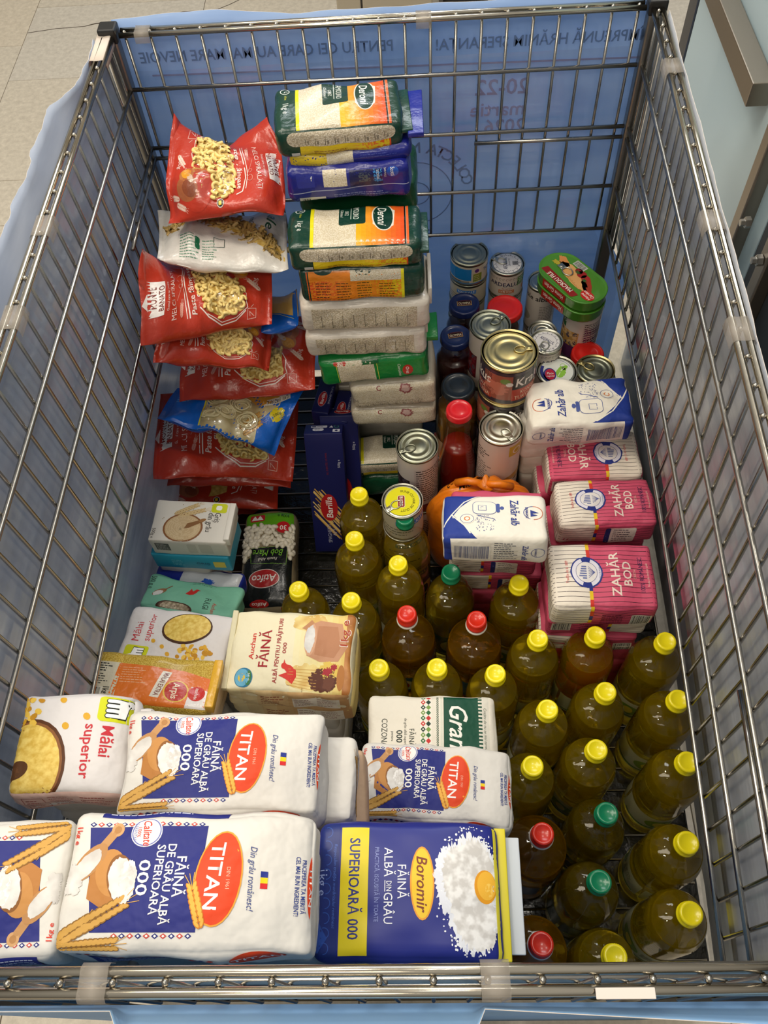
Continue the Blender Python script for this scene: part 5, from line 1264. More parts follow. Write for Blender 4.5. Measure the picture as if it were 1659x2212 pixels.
def art_auchan():
    A = Art(105, 165); A.grad(0, 0, 105, 80, ['#e2c06a', '#efdf9a', '#f1e6b8'], 10); A.up(); A.rect(0, 0, 105, 12, 'wood'); A.blob(20, 60, 16, 26, 'wheatfield', .1); A.blob(90, 62, 13, 22, 'wheatfield', .12)
    for i in range(7): A.line([(6 + i * 4, 46), (10 + i * 3.2, 84)], .6, '#c99a4a', 2)
    A.text('Auchan', 56, 135, 6.2, '#d3352b', b=1, fit=34); A.text('FĂINĂ', 53, 118, 12.5, '#a3232c', b=1, fit=49); A.text('ALBĂ PENTRU PRĂJITURI', 52, 100.5, 5.4, '#a3232c', b=1, fit=82); A.text('000', 55, 92, 5, '#a3232c', b=1, fit=14)
    A.up(); bird(A, 25, 82, 1.15, '#d3352b'); A.ell(16, 141, 12, 12, '#2f7aa0'); A.up(); A.ell(16, 143, 10.6, 9, '#69b0d0'); A.ell(16, 134.5, 9, 4, '#3f7a4a'); A.ell(16, 144, 5, 5, '#e6c23a'); A.text('BUN', 17, 134.6, 3, '#f3f1e4', b=1); A.up(-1)
    A.poly([(46, 62), (88, 60), (93, 48), (90, 18), (60, 10), (42, 20), (40, 44)], '#c99472'); A.up(); A.poly([(48, 52), (86, 50), (86, 24), (60, 18), (46, 26)], '#bb8360'); A.ell(68, 59, 22, 8, '#d8a684'); A.up(); A.blob(68, 60, 19, 6.4, 'flour', .08); A.poly([(82, 72), (94, 60), (90, 56), (80, 66)], '#c08a62'); A.up(-3)
    A.up(); A.blob(18, 38, 15, 18, '#5a2c1c', .12, seed=3); A.blob(30, 30, 11, 13, '#e2c25a', .15, seed=5); A.up(); A.blob(28, 33, 5, 6, '#a82a34', .3); A.blob(34, 25, 4, 4, '#a82a34', .3); A.blob(14, 30, 9, 7, '#6a3a26', .2); A.ell(22, 15, 16, 5, '#b5763a', 0); A.up(-2)
    A.up(2); A.text('1kg e', 77, 14.5, 11, '#f7efe2', b=1, fit=38); A.up(); A.text('1kg e', 77, 14.5, 9.6, '#b04a34', b=1, fit=36); A.up(-3); A.text('Sugestie de prezentare', 8, 64, 2, '#7a5a3a', fit=26, rot=0); return A
def art_auchan_side():
    A = Art(165, 60); A.grad(0, 0, 165, 60, ['#e9dcae', '#d9b27c', '#c99a66'], 8, 0); A.up(); A.fine(46, 44, 34, 5, 6, '#9a3a2e', 1.8); A.rect(88, 8, 150, 46, '#efe6d6'); A.up(); A.fine(90, 40, 26, 6, 5, '#8a4a3a', 1.4); A.fine(120, 40, 26, 6, 5, '#8a4a3a', 1.4); return A
def art_gran():
    A = Art(105, 170); A.rect(0, 0, 105, 170, '#e6dfcf'); A.up(); A.rect(0, 100, 105, 146, '#0f4a35'); A.rect(0, 148, 105, 160, '#d9d4c6')
    for i in range(22): A.rect(i * 5, 146, i * 5 + 2.4, 151, '#0f4a35', 2)
    A.rect(0, 69, 105, 84, '#eee8da'); A.up(); cs = ('#2f6a3c', '#c8322e', '#223b2c', '#7a9a4a')
    for i in range(14):
        for j in range(2): A.poly([(i * 7.6, 73 + j * 7), (i * 7.6 + 3.8, 69.6 + j * 7), (i * 7.6 + 7.6, 73 + j * 7), (i * 7.6 + 3.8, 76.4 + j * 7)], cs[(i + j) % 4])
        A.poly([(i * 7.6 + 2.4, 73), (i * 7.6 + 3.8, 71.6), (i * 7.6 + 5.2, 73), (i * 7.6 + 3.8, 74.4)], '#eee8da', 3)
    for i in range(34): A.ring(i * 3.1 + 1, 92, 0.8, 1.5, '#26503a', n=8); A.ring(i * 3.1 + 1, 97, 0.8, 1.5, '#dfe6d6', n=8, z=3)
    A.text('Grania', 52, 120, 24, '#f1efe6', it=.35, fit=80, b=1); A.text('Crește de nu se mai termină', 48, 155, 3.6, '#2c4a3a', it=.25, fit=62); A.text('FĂINĂ', 60, 58, 6.6, '#1c2a22', fit=24); A.text('de grâu albă superioară', 56, 50, 3.4, '#1c2a22', fit=44); A.text('000', 58, 42, 8, '#1c2a22', b=1); A.text('pentru', 58, 33, 3.4, '#1c2a22'); A.text('COZONAC', 56, 22, 7.6, '#1c2a22', fit=44); return A
def art_deroni():
    A = Art(105, 170); G_ = '#10392c'; A.rect(0, 30, 105, 152, 'rice'); A.rect(0, 30, 105, 34.5, '#e6dc1e', 2); A.up(); A.grad(56, 88, 105, 150, ['#eeb21e', '#ec8a22', '#e2531f'], 10); A.grad(0, 100, 56, 150, ['#ec9a2a', '#e87a24', '#e2531f'], 8); A.up(); A.rrect(-4, 66, 58, 100, 4, G_); A.up(); A.text('CAMOLINO', 24, 88, 7.6, '#e9ece4', fit=46); A.line([(4, 81.5), (46, 81.5)], .8, '#e9ece4'); A.text('OREZ', 28, 76, 4.6, '#e9ece4', fit=15); A.text('Calitatea I', 28, 70, 3.6, '#e9ece4', it=.15, fit=22); A.up(-2)
    A.up(); A.poly([(8, 121), (24, 110), (60, 109), (74, 121), (60, 135), (24, 137)], '#e9e4d6'); A.ell(40, 122, 35, 14, '#e9e4d6'); A.up(); A.ell(40, 122, 33, 12.4, G_); A.up(); A.text('Deroni', 39, 121, 11, '#eef0ea', it=.2, fit=46, b=1); A.up(-3)
    A.rect(0, 148.5, 105, 150.5, '#161a16', 3); A.rect(0, 151, 105, 154, '#e2632a', 3); A.rect(0, 154, 105, 170, G_)
    A.text('1kg e', 54, 17, 7.6, '#e6e9e2', fit=24); A.ring(14, 16, 5.4, 6.4, '#e6e9e2'); A.line([(14, 16), (14, 19.6)], .8, '#e6e9e2'); A.line([(14, 16), (16.6, 15)], .8, '#e6e9e2'); A.text('16-18 min', 29, 17, 3, '#d6d23a', fit=11); return A
def art_deroni_side():
    A = Art(170, 50); A.rect(32, 0, 150, 22, '#e6c81e'); A.grad(90, 0, 152, 22, ['#e6c81e', '#ea8a24', '#e2531f'], 8, 0); A.up(); A.rrect(16, 22, 158, 46, 11, 'rice2'); A.up()
    for i in range(9): A.line([(40 + i * 13, 24), (40 + i * 13, 34)], .6, '#3a3326'); A.text('%d00' % (i + 2), 43.5 + i * 13, 28, 2.8, '#3a3326', rot=-90, fit=6)
    A.fine(50, 12, 60, 3, 3.6, '#9a6a1c', 1.4); A.rect(20, 2, 31, 12, '#d6d8d2'); return A
def art_deroni_back():
    A = Art(170, 50); A.rect(14, 0, 140, 50, '#ee8a24'); A.grad(14, 0, 140, 34, ['#e2531f', '#ea8a24', '#e6c81e'], 10, 0); A.up(); A.rect(70, 34, 138, 50, 'rice'); A.rect(138, 0, 142, 50, '#e6dc1e'); A.ell(34, 50, 12, 7, '#10392c'); A.ell(88, 50, 11, 8, '#10392c'); A.rect(11, 0, 12.4, 50, '#e2632a')
    A.fine(22, 30, 24, 7, 4, '#5a2c14', 1.2); A.fine(50, 30, 24, 7, 4, '#5a3a14', 1.2); A.fine(78, 30, 24, 7, 4, '#5a4a14', 1.2); A.fine(108, 28, 26, 6, 4, '#5a4a14', 1.2); return A
def art_scotti(top=False):
    A = Art(170, 50); A.rect(0, 0, 170, 50, '#1b2280'); A.up()
    if top: A.rect(0, 4, 54, 50, '#dcc028'); A.rect(54, 0, 90, 50, 'rice'); A.fine(100, 40, 50, 3, 6, '#5662b4', 1.2)
    else:
        A.rect(52, 26, 84, 50, 'rice'); A.rect(88, 24, 132, 46, '#14184e'); A.line([(0, 16), (40, 21), (120, 23), (170, 20)], 1.2, '#aeb4d0'); A.rect(120, 28, 132, 46, '#3a8ad0'); A.rect(100, 30, 116, 42, '#4a5660'); A.ell(146, 40, 8, 8, '#2a55b8'); A.up(); A.text('Scotti', 146, 40, 5.4, '#f1f2f6', b=1, rot=-90, fit=13); A.text('SARMALE', 136, 40, 2.6, '#e9e6dc', rot=-90, fit=13); A.text('SCOPERĂ', 126, 38, 3, '#f4f6fa', rot=-90, fit=13); A.up(-1)
        A.rect(16, 0, 52, 11, '#d6d6d2'); A.up(); A.bars(20, 2, 12, 7, '#222222', '#d6d6d2'); A.up(-1); A.fine(64, 12, 90, 4, 3.4, '#8c94c8', 1.2); A.rect(16, 26, 40, 44, '#2a3290'); A.up(); A.text('f', 36, 38, 6, '#f4f6fa', b=1); A.up(-1)
    return A
def art_whiterice(lbl=False):
    A = Art(170, 50); A.rect(16, 8, 152, 42, 'rice2'); A.up()
    for i in range(9): A.line([(28 + i * 14, 10), (28 + i * 14, 32)], .55, '#4a4438'); A.text('1kg', 30.4 + i * 14, 14, 2.6, '#4a4438', rot=-90, fit=5)
    return A
def art_greenrice():
    A = Art(170, 50); A.rect(0, 0, 170, 50, '#14823a'); A.up(); A.rect(32, 0, 88, 50, 'rice'); A.rect(30, 0, 31, 50, '#d8d85a'); A.rect(92, 0, 93, 50, '#d8d85a'); A.ell(36, 46, 10, 7, '#c0281e'); A.up(); A.text('30', 36, 45, 7, '#f4e9d8', b=1); A.up(-1); A.ell(138, 22, 8, 10, '#c0281e'); A.up(); A.text('Orez', 138, 22, 5, '#f4efe6', b=1, rot=-90, it=.2, fit=14); A.up(-1); A.text('Camolino', 126, 24, 4.4, '#e6f0e0', rot=-90, it=.2, fit=24); A.rect(70, 40, 96, 50, '#0f5a2c', 2); return A
def art_clearrice():
    A = Art(170, 50); A.rect(0, 0, 170, 50, 'rice'); A.up(); A.rect(2, 2, 140, 16, 'rice2'); A.up(); A.text('C', 58, 44, 9, '#8a2230', b=1); A.blob(110, 40, 12, 9, '#9a5a5a', .2); A.up(); A.blob(110, 40, 8, 6, '#c9a8a0', .2); A.up(-1)
    for i in range(9): A.line([(12 + i * 15, 3), (12 + i * 15, 12)], .6, '#4a4438'); A.text('1kg', 15 + i * 15, 6, 3, '#4a4438', rot=-90, fit=6)
    return A
PASTA_WIN = [(26, 46), (118, 46), (122, 60), (120, 92), (112, 118), (66, 121), (34, 112), (22, 82)]
def art_pasta(win=True):
    A = Art(140, 210); R_ = '#bb3824'; W_ = '#efe3da'
    if win: A.poly(PASTA_WIN, 'pastabg')
    A.up(); A.ell(104, 58, 31, 30, R_, 20); A.up(); A.ell(106, 44, 21, 15, '#a8603a', 70); A.ell(86, 42, 17, 14, '#b8743f', 20); A.up(); A.ell(108, 48, 14, 9, '#8d4a2e', 60); A.ell(84, 40, 13, 8.5, '#e09a2a', 35); A.ell(82, 39, 8, 5, '#efb04a', 35); A.ell(96, 50, 9, 4, '#d9bda8', 40); A.up(-2)
    A.text('Cu ouă galbene pentru paste aurorii', 84, 74, 4.6, W_, fit=52, arc=-60) if False else A.text('Cu ouă galbene', 84, 71, 4.2, W_, fit=36, rot=-24); A.text('pentru paste savurate', 90, 66, 3.4, W_, fit=38, rot=-24)
    A.line([(24, 44), (14, 60), (12, 84), (26, 108), (40, 122)], 1.6, W_); A.line([(28, 40), (18, 60), (16, 84), (30, 110)], 1.0, W_)
    A.line([(60, 46), (48, 40), (36, 42), (28, 40)], 1.2, W_)
    A.ear(52, 18, 66, 32, 6, 7, '#e6c9b8', '#d89a8a'); A.ear(118, 20, 128, 36, 6, 7, '#e6c9b8', '#d89a8a'); A.ear(114, 26, 108, 12, 5, 6, '#e6c9b8', '#d89a8a')
    A.text('Paste făinoase', 68, 133, 9, W_, b=1, it=.18, fit=74); A.text('cu ouă', 64, 122.5, 8.4, W_, b=1, it=.18, fit=38) if False else A.text('cu ouă', 70, 123.5, 8, W_, b=1, it=.18, fit=36)
    A.line([(30, 141), (90, 144), (112, 138), (116, 128)], 1.8, W_); A.line([(30, 145.5), (88, 148), (108, 144)], 1.2, W_)
    A.ear(34, 156, 52, 152, 6, 6, '#dca090', '#d07a68'); A.ring(78, 153, 3.4, 4.1, '#dca090'); A.ring(92, 152, 4.4, 5.1, '#dca090'); A.line([(58, 160), (86, 146)], .7, '#dca090')
    A.text('MELCI SPIRALAȚI', 72, 169, 8, '#ecd2c8', fit=80); A.text('Gustul care ne unește', 70, 180, 3.8, '#ecd2c8', it=.25, fit=46)
    A.poly([(44, 186), (96, 186), (98, 203), (80, 203), (62, 210), (54, 203), (42, 203)], '#f1e9e2'); A.up(); A.text('MONTE', 72, 199, 6.6, '#7a2a1e', b=1, fit=34); A.text('BANATO', 70, 190.5, 6.6, '#7a2a1e', b=1, fit=40); A.up(-1)
    A.text('400g', 62, 22, 6, '#ecd2c8', fit=17); A.line([(12, 26), (26, 26), (26, 40), (12, 40), (12, 26)], .8, '#e6b8ac'); A.line([(15, 29), (22, 37), (16, 36)], .8, '#e6b8ac'); A.line([(28, 34), (32, 30)], .8, '#e6b8ac')
    A.ell(127, 100, 6.4, 6.4, '#d9d2c6'); A.up(); A.ell(127, 100, 5.2, 5.2, '#2a241e'); A.up(); A.rect(124, 97, 130, 102, '#e6c21e'); A.up(-2); return A
def art_fusilli():
    A = Art(210, 140); A.poly([(20, 66), (60, 86), (130, 66), (206, 18), (206, 46), (140, 92), (70, 112), (14, 96)], 'pastabg'); A.up(); A.text('ale', 186, 98, 16, '#1a4a30', b=1, it=.1, rot=-105, fit=30); A.text('mânia', 152, 96, 9, '#1a1f1a', it=.15, rot=-100, fit=30)
    A.fine(34, 46, 32, 9, 4.4, '#5a8a70', 1.4); A.fine(72, 42, 26, 8, 4.4, '#5a8a70', 1.4); A.rrect(60, 26, 68, 46, 3, '#1f6a48'); A.line([(92, 34), (110, 34), (110, 50), (92, 50), (92, 34)], 1, '#4a5a52'); return A
def art_tagl():
    A = Art(210, 120); B_ = '#0f62c8'; A.rect(0, 0, 66, 120, B_); A.rect(63, 0, 65.6, 120, '#dfd23a', 1); A.poly([(160, 0), (210, 0), (210, 120), (176, 120), (184, 70), (158, 36)], B_); A.poly([(66, 0), (160, 0), (158, 36), (184, 70), (176, 120), (66, 120)], 'tagl'); A.up()
    A.blob(150, 88, 24, 18, '#e0a238', .12); A.blob(140, 98, 14, 8, '#efc060', .1); A.poly([(160, 64), (196, 84), (190, 98), (154, 78)], '#ece6d6'); A.up(); A.text('Tăiței lați', 176, 81, 9, '#1c1c24', it=.2, rot=28, fit=36); A.up(-1); A.blob(186, 54, 12, 12, '#dcc81e', .1); A.ear(132, 18, 158, 50, 8, 10); A.ear(140, 10, 164, 36, 8, 10); A.up(); A.text('200g', 186, 54, 5, '#2b3a1c', b=1, rot=40); A.fine(16, 90, 34, 4, 6, '#7fc0e8', 1.6); return A
SPECIAL['tagl'] = lambda f: m_speck('#dccfa0', '#ad9b6c', 34.0, 'noodle_nests', 0.35, 'noise', 0.6, 0.4, 0.35, 0.65, 0.01)
def art_bod(flip=False):
    A = Art(100, 150); P_ = '#d05470'; A.rect(0, 0, 100, 92, P_); A.rect(0, 92, 100, 150, '#e6dccc'); A.up()
    for i in range(15): A.rect(2 + i * 7, 0, 2.7 + i * 7, 150, '#2c1a28')
    for i in range(9): A.rect(i * 12.5, 91, i * 12.5 + 12.5, 96, ('#d23a2c', '#e6c024', '#27307c')[i % 3], 2)
    A.up(2); A.blob(52, 98, 23, 23, '#263482', .025, 60); A.up(); A.ring(52, 98, 15.5, 21, '#dfdce6', a0=200, a1=340); A.ring(52, 98, 15.5, 21, '#dfdce6', a0=20, a1=160); A.ell(52, 98, 15, 15, '#e4dfdc'); A.up()
    for i in range(6): A.rect(42 + i * 3.4, 98, 44 + i * 3.4, 104 + (i * 5) % 6, '#6a74a4')
    for i in range(7): A.line([(52, 86), (44 + i * 2.7, 95)], .7, '#5a649a')
    A.text('BOD', 52, 116.6, 4, '#e9e6ee', b=1); A.text('FABRICAT ÎN ROMÂNIA', 52, 79, 2.4, '#3a4488', fit=24); A.up(-2)
    A.text('Tradiție de la 1889', 52, 126, 4, '#c8464a', it=.15, fit=34); A.text('ZAHĂR', 50, 58, 13, '#f0dccf', b=1, fit=66); A.text('BOD', 50, 41, 12, '#f0dccf', b=1, fit=38); A.text('CRISTAL', 50, 30, 3.6, '#ecc0b4', fit=16); A.text('100% ROMÂNESC', 50, 20, 6.4, '#2a2450', fit=54); A.text('Produs din sfeclă de zahăr', 50, 11, 3, '#f0c8c0', fit=36); return A
def art_bod_side(flip=False, table=True):
    A = Art(150, 60); P_ = '#c84a68'
    A.rect(58, 0, 150, 60, P_); A.rect(0, 0, 58, 60, '#e2d8c8'); A.up()
    for i in range(9): A.rect(0, 3 + i * 7, 150, 3.7 + i * 7, '#2c1a28')
    for i in range(5): A.rect(55, i * 12, 60, i * 12 + 12, ('#d23a2c', '#e6c024', '#27307c')[i % 3], 2)
    A.up(2)
    if table: A.rrect(72, 8, 118, 50, 4, '#e6ddcf'); A.up(); A.rrect(72, 8, 80, 50, 3, '#2a2f6a'); A.fine(84, 44, 30, 6, 6, '#3a3040', 1.6); A.up(-1)
    else: A.bars(116, 10, 26, 26, '#3a3a3a', '#d8d2c4'); A.fine(72, 40, 36, 6, 6, '#6a1c38', 2)
    return A
def art_bod_end():
    A = Art(100, 60); A.rect(0, 0, 100, 60, '#e2d8c8'); A.up()
    for i in range(15): A.rect(2 + i * 7, 0, 2.7 + i * 7, 60, '#2c1a28')
    return A
def art_zahar():
    A = Art(100, 150); B_ = '#233a8e'; W_ = '#f0eadc'; A.poly([(0, 0), (0, 40), (30, 22), (52, 14), (100, 34), (100, 0)], B_); A.poly([(0, 0), (0, 62), (14, 44), (34, 26), (60, 12), (80, 0)], B_); A.up(); A.line([(4, 56), (22, 32), (50, 14), (74, 2)], 2, W_); A.line([(50, 14), (72, 32), (88, 40)], 2, W_); A.poly([(52, 18), (100, 50), (100, 30), (66, 14)], B_, z=0)
    A.up(); A.ell(58, 36, 11, 11, W_); A.up(); A.ring(58, 36, 9, 9.7, '#2b3f88'); A.ring(58, 36, 3, 4.4, '#d9772e'); A.up(-1)
    I_ = '#4a5a9a'; A.rrect(20, 44, 48, 78, 8, I_); A.up(); A.rrect(20.8, 44.8, 47.2, 77.2, 7.4, W_); A.up(); A.rect(28, 52, 40, 64, I_); A.up(); A.rect(28.8, 52.8, 39.2, 63.2, W_); A.ring(34, 58, 2, 2.8, I_); A.up(-3); A.rrect(24, 78, 44, 83, 2, I_); A.ell(34, 86, 4, 3, I_); A.line([(50, 50), (58, 72), (62, 76)], 1, I_); q = random.Random(4)
    for i in range(60): A.ell(62 + q.uniform(-12, 22), 58 + q.uniform(-10, 16), .7, .7, I_, n=5)
    A.text('Zahăr alb', 44, 104, 12, '#2a3a86', it=.12, fit=56, b=1); A.ring(44, 130, 13, 14, '#c8643a', a0=0, a1=180); A.ring(44, 130, 13, 14, '#3a4890', a0=180, a1=340); A.poly([(38, 126), (44, 138), (46, 126)], '#2a3a86'); A.poly([(45, 126), (49, 136), (52, 126)], '#2a3a86'); A.text('DIAMANT', 44, 121, 4, '#2a3a86', b=1, fit=24); return A
def art_zahar_side():
    A = Art(150, 60); B_ = '#233a8e'; A.poly([(0, 0), (16, 0), (12, 60), (0, 60)], B_); A.up(); A.bars(18, 14, 50, 30, '#5a6284', '#e6e0d2', 5); A.fine(74, 50, 34, 9, 4.6, '#3a4254', 1.2); A.text('Zahăr alb', 118, 28, 8, '#2a3a86', it=.12, rot=-90, fit=36, b=1); A.ring(136, 30, 9, 9.8, '#3a4890'); A.text('DIAMANT', 133, 30, 3, '#2a3a86', b=1, rot=-90, fit=16); return A
def art_barilla():
    A = Art(75, 270); A.up(); q = random.Random(2)
    for i in range(26):
        x, y = q.uniform(3, 26), q.uniform(80, 152); l = q.uniform(56, 74); A.line([(x, y), (min(x + l * .66, 73), y - l * .86)], 2.2, q.choice(('#d6a74a', '#b8862e', '#e6c274')), z=i % 4)
    A.z = 5
    A.ell(39, 108, 20, 36, '#f0e6e0', 0) if False else None
    A.ell(37.5, 108, 31, 17.5, '#b31f22', 90); A.up(); A.text('Barilla', 37.5, 108, 13, '#f4f1ea', b=1, rot=90, fit=50, it=.1); A.up(-1)
    A.text('SPAGHETTI', 34, 46, 7.6, '#b4b6cc', rot=90, fit=44); A.text('N°5', 45, 50, 7.6, '#b4b6cc', rot=90, fit=16); A.text('AL DENTE 10 MIN', 40, 206, 4, '#7a2636', rot=90, fit=48); A.text('500g e', 64, 206, 5, '#c9cbd8', rot=90, fit=18); return A
def art_barilla_end(t='SPAGHETTI N°5'):
    A = Art(75, 35); A.ell(30, 19, 17, 9, '#d8c0bc'); A.up(); A.ell(30, 19, 16.4, 8.4, '#b31f22'); A.up(); A.text('Barilla', 30, 19, 6.4, '#f4f1ea', b=1, it=.1, fit=25); A.up(-1); A.text(t, 40, 4.5, 3.6, '#c9cbd8', fit=40); return A
def art_barilla_icons():
    A = Art(75, 35); A.rrect(12, 22, 44, 30, 2, '#d6d6de'); A.rrect(16, 10, 38, 20, 5, '#d6d6de'); A.rect(56, 6, 70, 16, '#d6d6de'); A.up(); A.rect(14, 24, 22, 28, '#1d2158'); A.fine(24, 26, 16, 1, 3, '#1d2158', 1.6); A.fine(20, 16, 14, 2, 4, '#1d2158', 1.4); A.ring(62, 26, 4, 5, '#4a9a7a', a0=120, a1=420); A.poly([(48, 22), (52, 30), (56, 22)], '#d6d6de', z=1); A.ell(63, 11, 3, 3, '#1d2158'); return A
def art_gris():
    A = Art(120, 80); A.ell(50, 26, 31, 27, '#8a5a34', 0); A.up(); A.ell(50, 26, 28, 24.5, '#cdb48c'); A.blob(50, 26, 26, 22, '#d8c29c', .03); A.up(); A.poly([(56, 34), (76, 42), (80, 38), (60, 26), (52, 24)], '#8a623c'); A.ell(78, 41, 6, 3, '#9a7044', 25); A.up(-2); A.ear(34, 52, 66, 72, 8, 8, '#d8c090', '#b09058'); A.ear(40, 48, 78, 62, 8, 8, '#d8c090', '#b09058'); q = random.Random(2)
    for i in range(16): A.rect(x := q.uniform(12, 90), y := q.uniform(40, 74), x + 1.6, y + 1.4, '#a89878')
    A.rrect(88, 58, 112, 76, 4, '#c9d11a'); A.up(); A.rrect(95, 63, 104, 72, 3, '#f6f6ee'); A.text('Griș', 100, 48, 9, '#2a2622', rot=-90, fit=20); A.text('din grâu', 90, 38, 9, '#2a2622', rot=-90, fit=38); A.text('500g e', 6, 14, 5, '#3a342c', rot=-90, fit=20); return A
def art_gris_side():
    A = Art(120, 50); A.rect(0, 0, 120, 50, '#d6d3cb'); A.up(); A.rect(8, 16, 30, 40, '#5c5a56'); A.up(); A.fine(10, 36, 18, 6, 4, '#c9c6be', 1.4); A.up(-1); A.rrect(58, 10, 72, 42, 3, '#c4c1b8'); A.rrect(76, 10, 96, 42, 3, '#c4c1b8'); return A
def art_fulgi():
    A = Art(150, 90); A.ell(56, 4, 28, 18, '#4a2f22'); A.up(); A.ell(56, 5, 24, 15, '#6a5040'); A.up(); A.blob(57, 6, 22, 13, 'oats', .06); A.up(-2); A.ell(26, 40, 13, 6, '#9a7250', 45); A.up(); A.blob(24, 37, 9, 5, '#e6e4e2', .1, rot=45); A.line([(33, 47), (42, 60)], 2, '#8a6244'); A.up(-1); bird(A, 76, 50, .9, '#c8302c'); A.text('500 g e', 10, 62, 8, '#26413a', rot=-90, fit=32); A.text('FULGI', 104, 24, 9, '#20362f', rot=-90, fit=30); A.text('Auchan', 116, 16, 6, '#c8302c', rot=-90, fit=26); A.fine(70, 84, 40, 3, 4, '#3c6a5c', 1.2); return A
SPECIAL['oats'] = lambda f: m_speck('#cfc0a4', '#8a7a60', 190.0, 'printed_oats', 0.5)
def art_arpis():
    A = Art(190, 110); O_ = '#e4741e'; A.poly([(0, 0), (70, 0), (70, 84), (0, 84)], '#d8cfb4'); A.poly([(62, 0), (190, 0), (190, 66), (150, 78), (66, 84)], O_); A.up(); A.bars(30, 2, 22, 28, '#1c1c1c', '#e6dfcc'); A.fine(28, 78, 34, 4, 5, '#2a2a26', 2.4); A.fine(28, 56, 30, 5, 4.6, '#3a3a34', 1.8); A.text('16.02.2027', 12, 66, 5, '#6a6450', rot=-90, fit=28); A.text('1kg e', 58, 22, 8, '#22221e', b=1, rot=-90, fit=24)
    A.fine(72, 74, 34, 7, 5, '#f3b98a', 1.4); A.poly([(114, 20), (124, 74), (136, 72), (126, 18)], '#ece4d2'); A.up(); A.text('MĂLAI EXTRA', 126, 46, 6.6, '#7a2014', b=1, rot=-100, fit=48); A.up(-1); A.ell(146, 34, 16, 22, '#e9c23a'); A.up(); A.ell(146, 34, 14, 20, '#c02a1e'); A.up(); A.text('Arpis', 146, 34, 9, '#f4e6c8', b=1, rot=-90, fit=32); A.up(-2); A.poly([(160, 0), (190, 0), (190, 40), (164, 48)], '#ece6e2'); A.ell(172, 34, 11, 15, '#cc2a1e', z=2); A.text('deschide', 172, 34, 4.4, '#f6eee6', rot=-90, fit=24, z=3); return A
def art_beanbag():
    A = Art(105, 210); A.rect(0, 168, 105, 210, '#5fa51e'); A.rect(0, 0, 105, 96, '#12181a'); A.poly([(0, 96), (52, 112), (105, 96), (105, 90), (0, 90)], '#12181a'); A.up(); n0 = len(A.L)
    A.rrect(14, 180, 44, 196, 5, '#b8242c'); A.up(); A.poly([(17, 183), (24, 194), (29, 186), (34, 194), (41, 183)], '#efe9e4'); A.up(-1); A.text('900g e', 80, 192, 8, '#20381a', b=1, rot=180, fit=24)
    A.ell(80, 166, 14, 13, '#c4222a'); A.up(); A.text('30', 80, 165, 10, '#f4ebe4', b=1, rot=180); A.up(-1)
    A.poly([(22, 90), (88, 86), (90, 124), (20, 120)], '#0e1416'); A.line([(22, 90), (88, 86), (90, 124), (20, 120), (22, 90)], 1, '#7fb24a'); A.up(); A.text('Bob Mare', 54, 110, 13, '#7fc23a', it=.3, rot=180, fit=58); A.text('Fasole Albă', 54, 97, 6, '#e6e2d6', it=.3, rot=180, fit=36); A.up(-1)
    A.ell(48, 58, 29, 19, '#e6dcd6', 0); A.up(); A.ell(48, 58, 27.6, 17.6, '#b3201f'); A.up(); A.text('Atifco', 48, 58, 14, '#f4efe9', b=1, rot=180, it=.15, fit=46); A.up(-2); A.ell(40, 8, 18, 10, '#b3201f'); A.up(); A.text('Atifco', 40, 8, 8, '#f4efe9', b=1, rot=180, fit=28); return A
# ------------------------------------------------------------------ the heap: flour and cornmeal at the near left
P_W = '#dedad2'
def shifted(A, dx, dy): A.L = [(T + np.array([dx, dy]), c, z) for T, c, z in A.L]; return A
a_tit, a_tis, a_tie = art_titan(), art_titan_side(), art_titan_end()
GF = 'white and blue flour bags with the red oval'
t1 = pack('flour_bag', 'white and blue flour bag with red oval, nearest and largest at the near rim', 'flour', [(106, 2058), (668, 2068), (682, 1750), (163, 1757)], -0.072, 0.062, P_W,
     arts=[('top', a_tit, 3, 'print'), ('front', a_tis, 0, 'side_print'), ('back', a_tis, 2, 'side_print_back')], crum=0.0034, wl=0.07, ridge=.8, taper=(0.05, 0.3), puff=0.006, group=GF)
t2 = pack('flour_bag', 'white and blue flour bag with red oval, lying behind the nearest one', 'flour', [(248, 1752), (684, 1762), (706, 1523), (272, 1538)], -0.185, 0.062, P_W,
     arts=[('top', a_tit, 3, 'print'), ('front', a_tis, 0, 'side_print')], crum=0.0034, wl=0.07, ridge=.8, taper=(0.05, 0.25), puff=0.005, group=GF, tx=-3)
t3 = pack('flour_bag', 'white and blue flour bag with red oval, lowest one, beside the oil bottles', 'flour', [(763, 1764), (1114, 1788), (1102, 1612), (784, 1597)], -0.425, 0.06, P_W,
     arts=[('top', a_tit, 3, 'print'), ('front', a_tis, 0, 'side_print'), ('left', a_tie, 0, 'end_print')], crum=0.003, wl=0.065, ridge=.8, taper=(0.05, 0.25), puff=0.005, group=GF, tx=-4)
q0 = PZ(157, 1765, -0.08); q1 = PZ(92, 2086, -0.08)
Lc = q0[0] + 0.062
t4 = pack('flour_bag', 'white flour bag cut by the left picture edge, turned with its wheat to the right', 'flour', None, 0, 0.062, P_W, M=pose(np.array([(q0[0] + q1[0]) / 2 + 0.004 - Lc / 2, (q0[1] + q1[1]) / 2, ZR - 0.08]), np.array([1, 0.02, 0]) / np.linalg.norm([1, 0.02, 0]), np.array([-0.02, 1, 0]) / np.linalg.norm([1, 0.02, 0]), np.array([0, 0, 1.0]), 0.062), L=Lc, W=abs(q0[1] - q1[1]) * 0.98,
     arts=[('top', shifted(art_titan(), 0, 92.5 - Lc * 500), 1, 'print', 0.001), ('front', a_tis, 2, 'side_print')], crum=0.003, wl=0.065, ridge=.8, puff=0.005, group=GF)
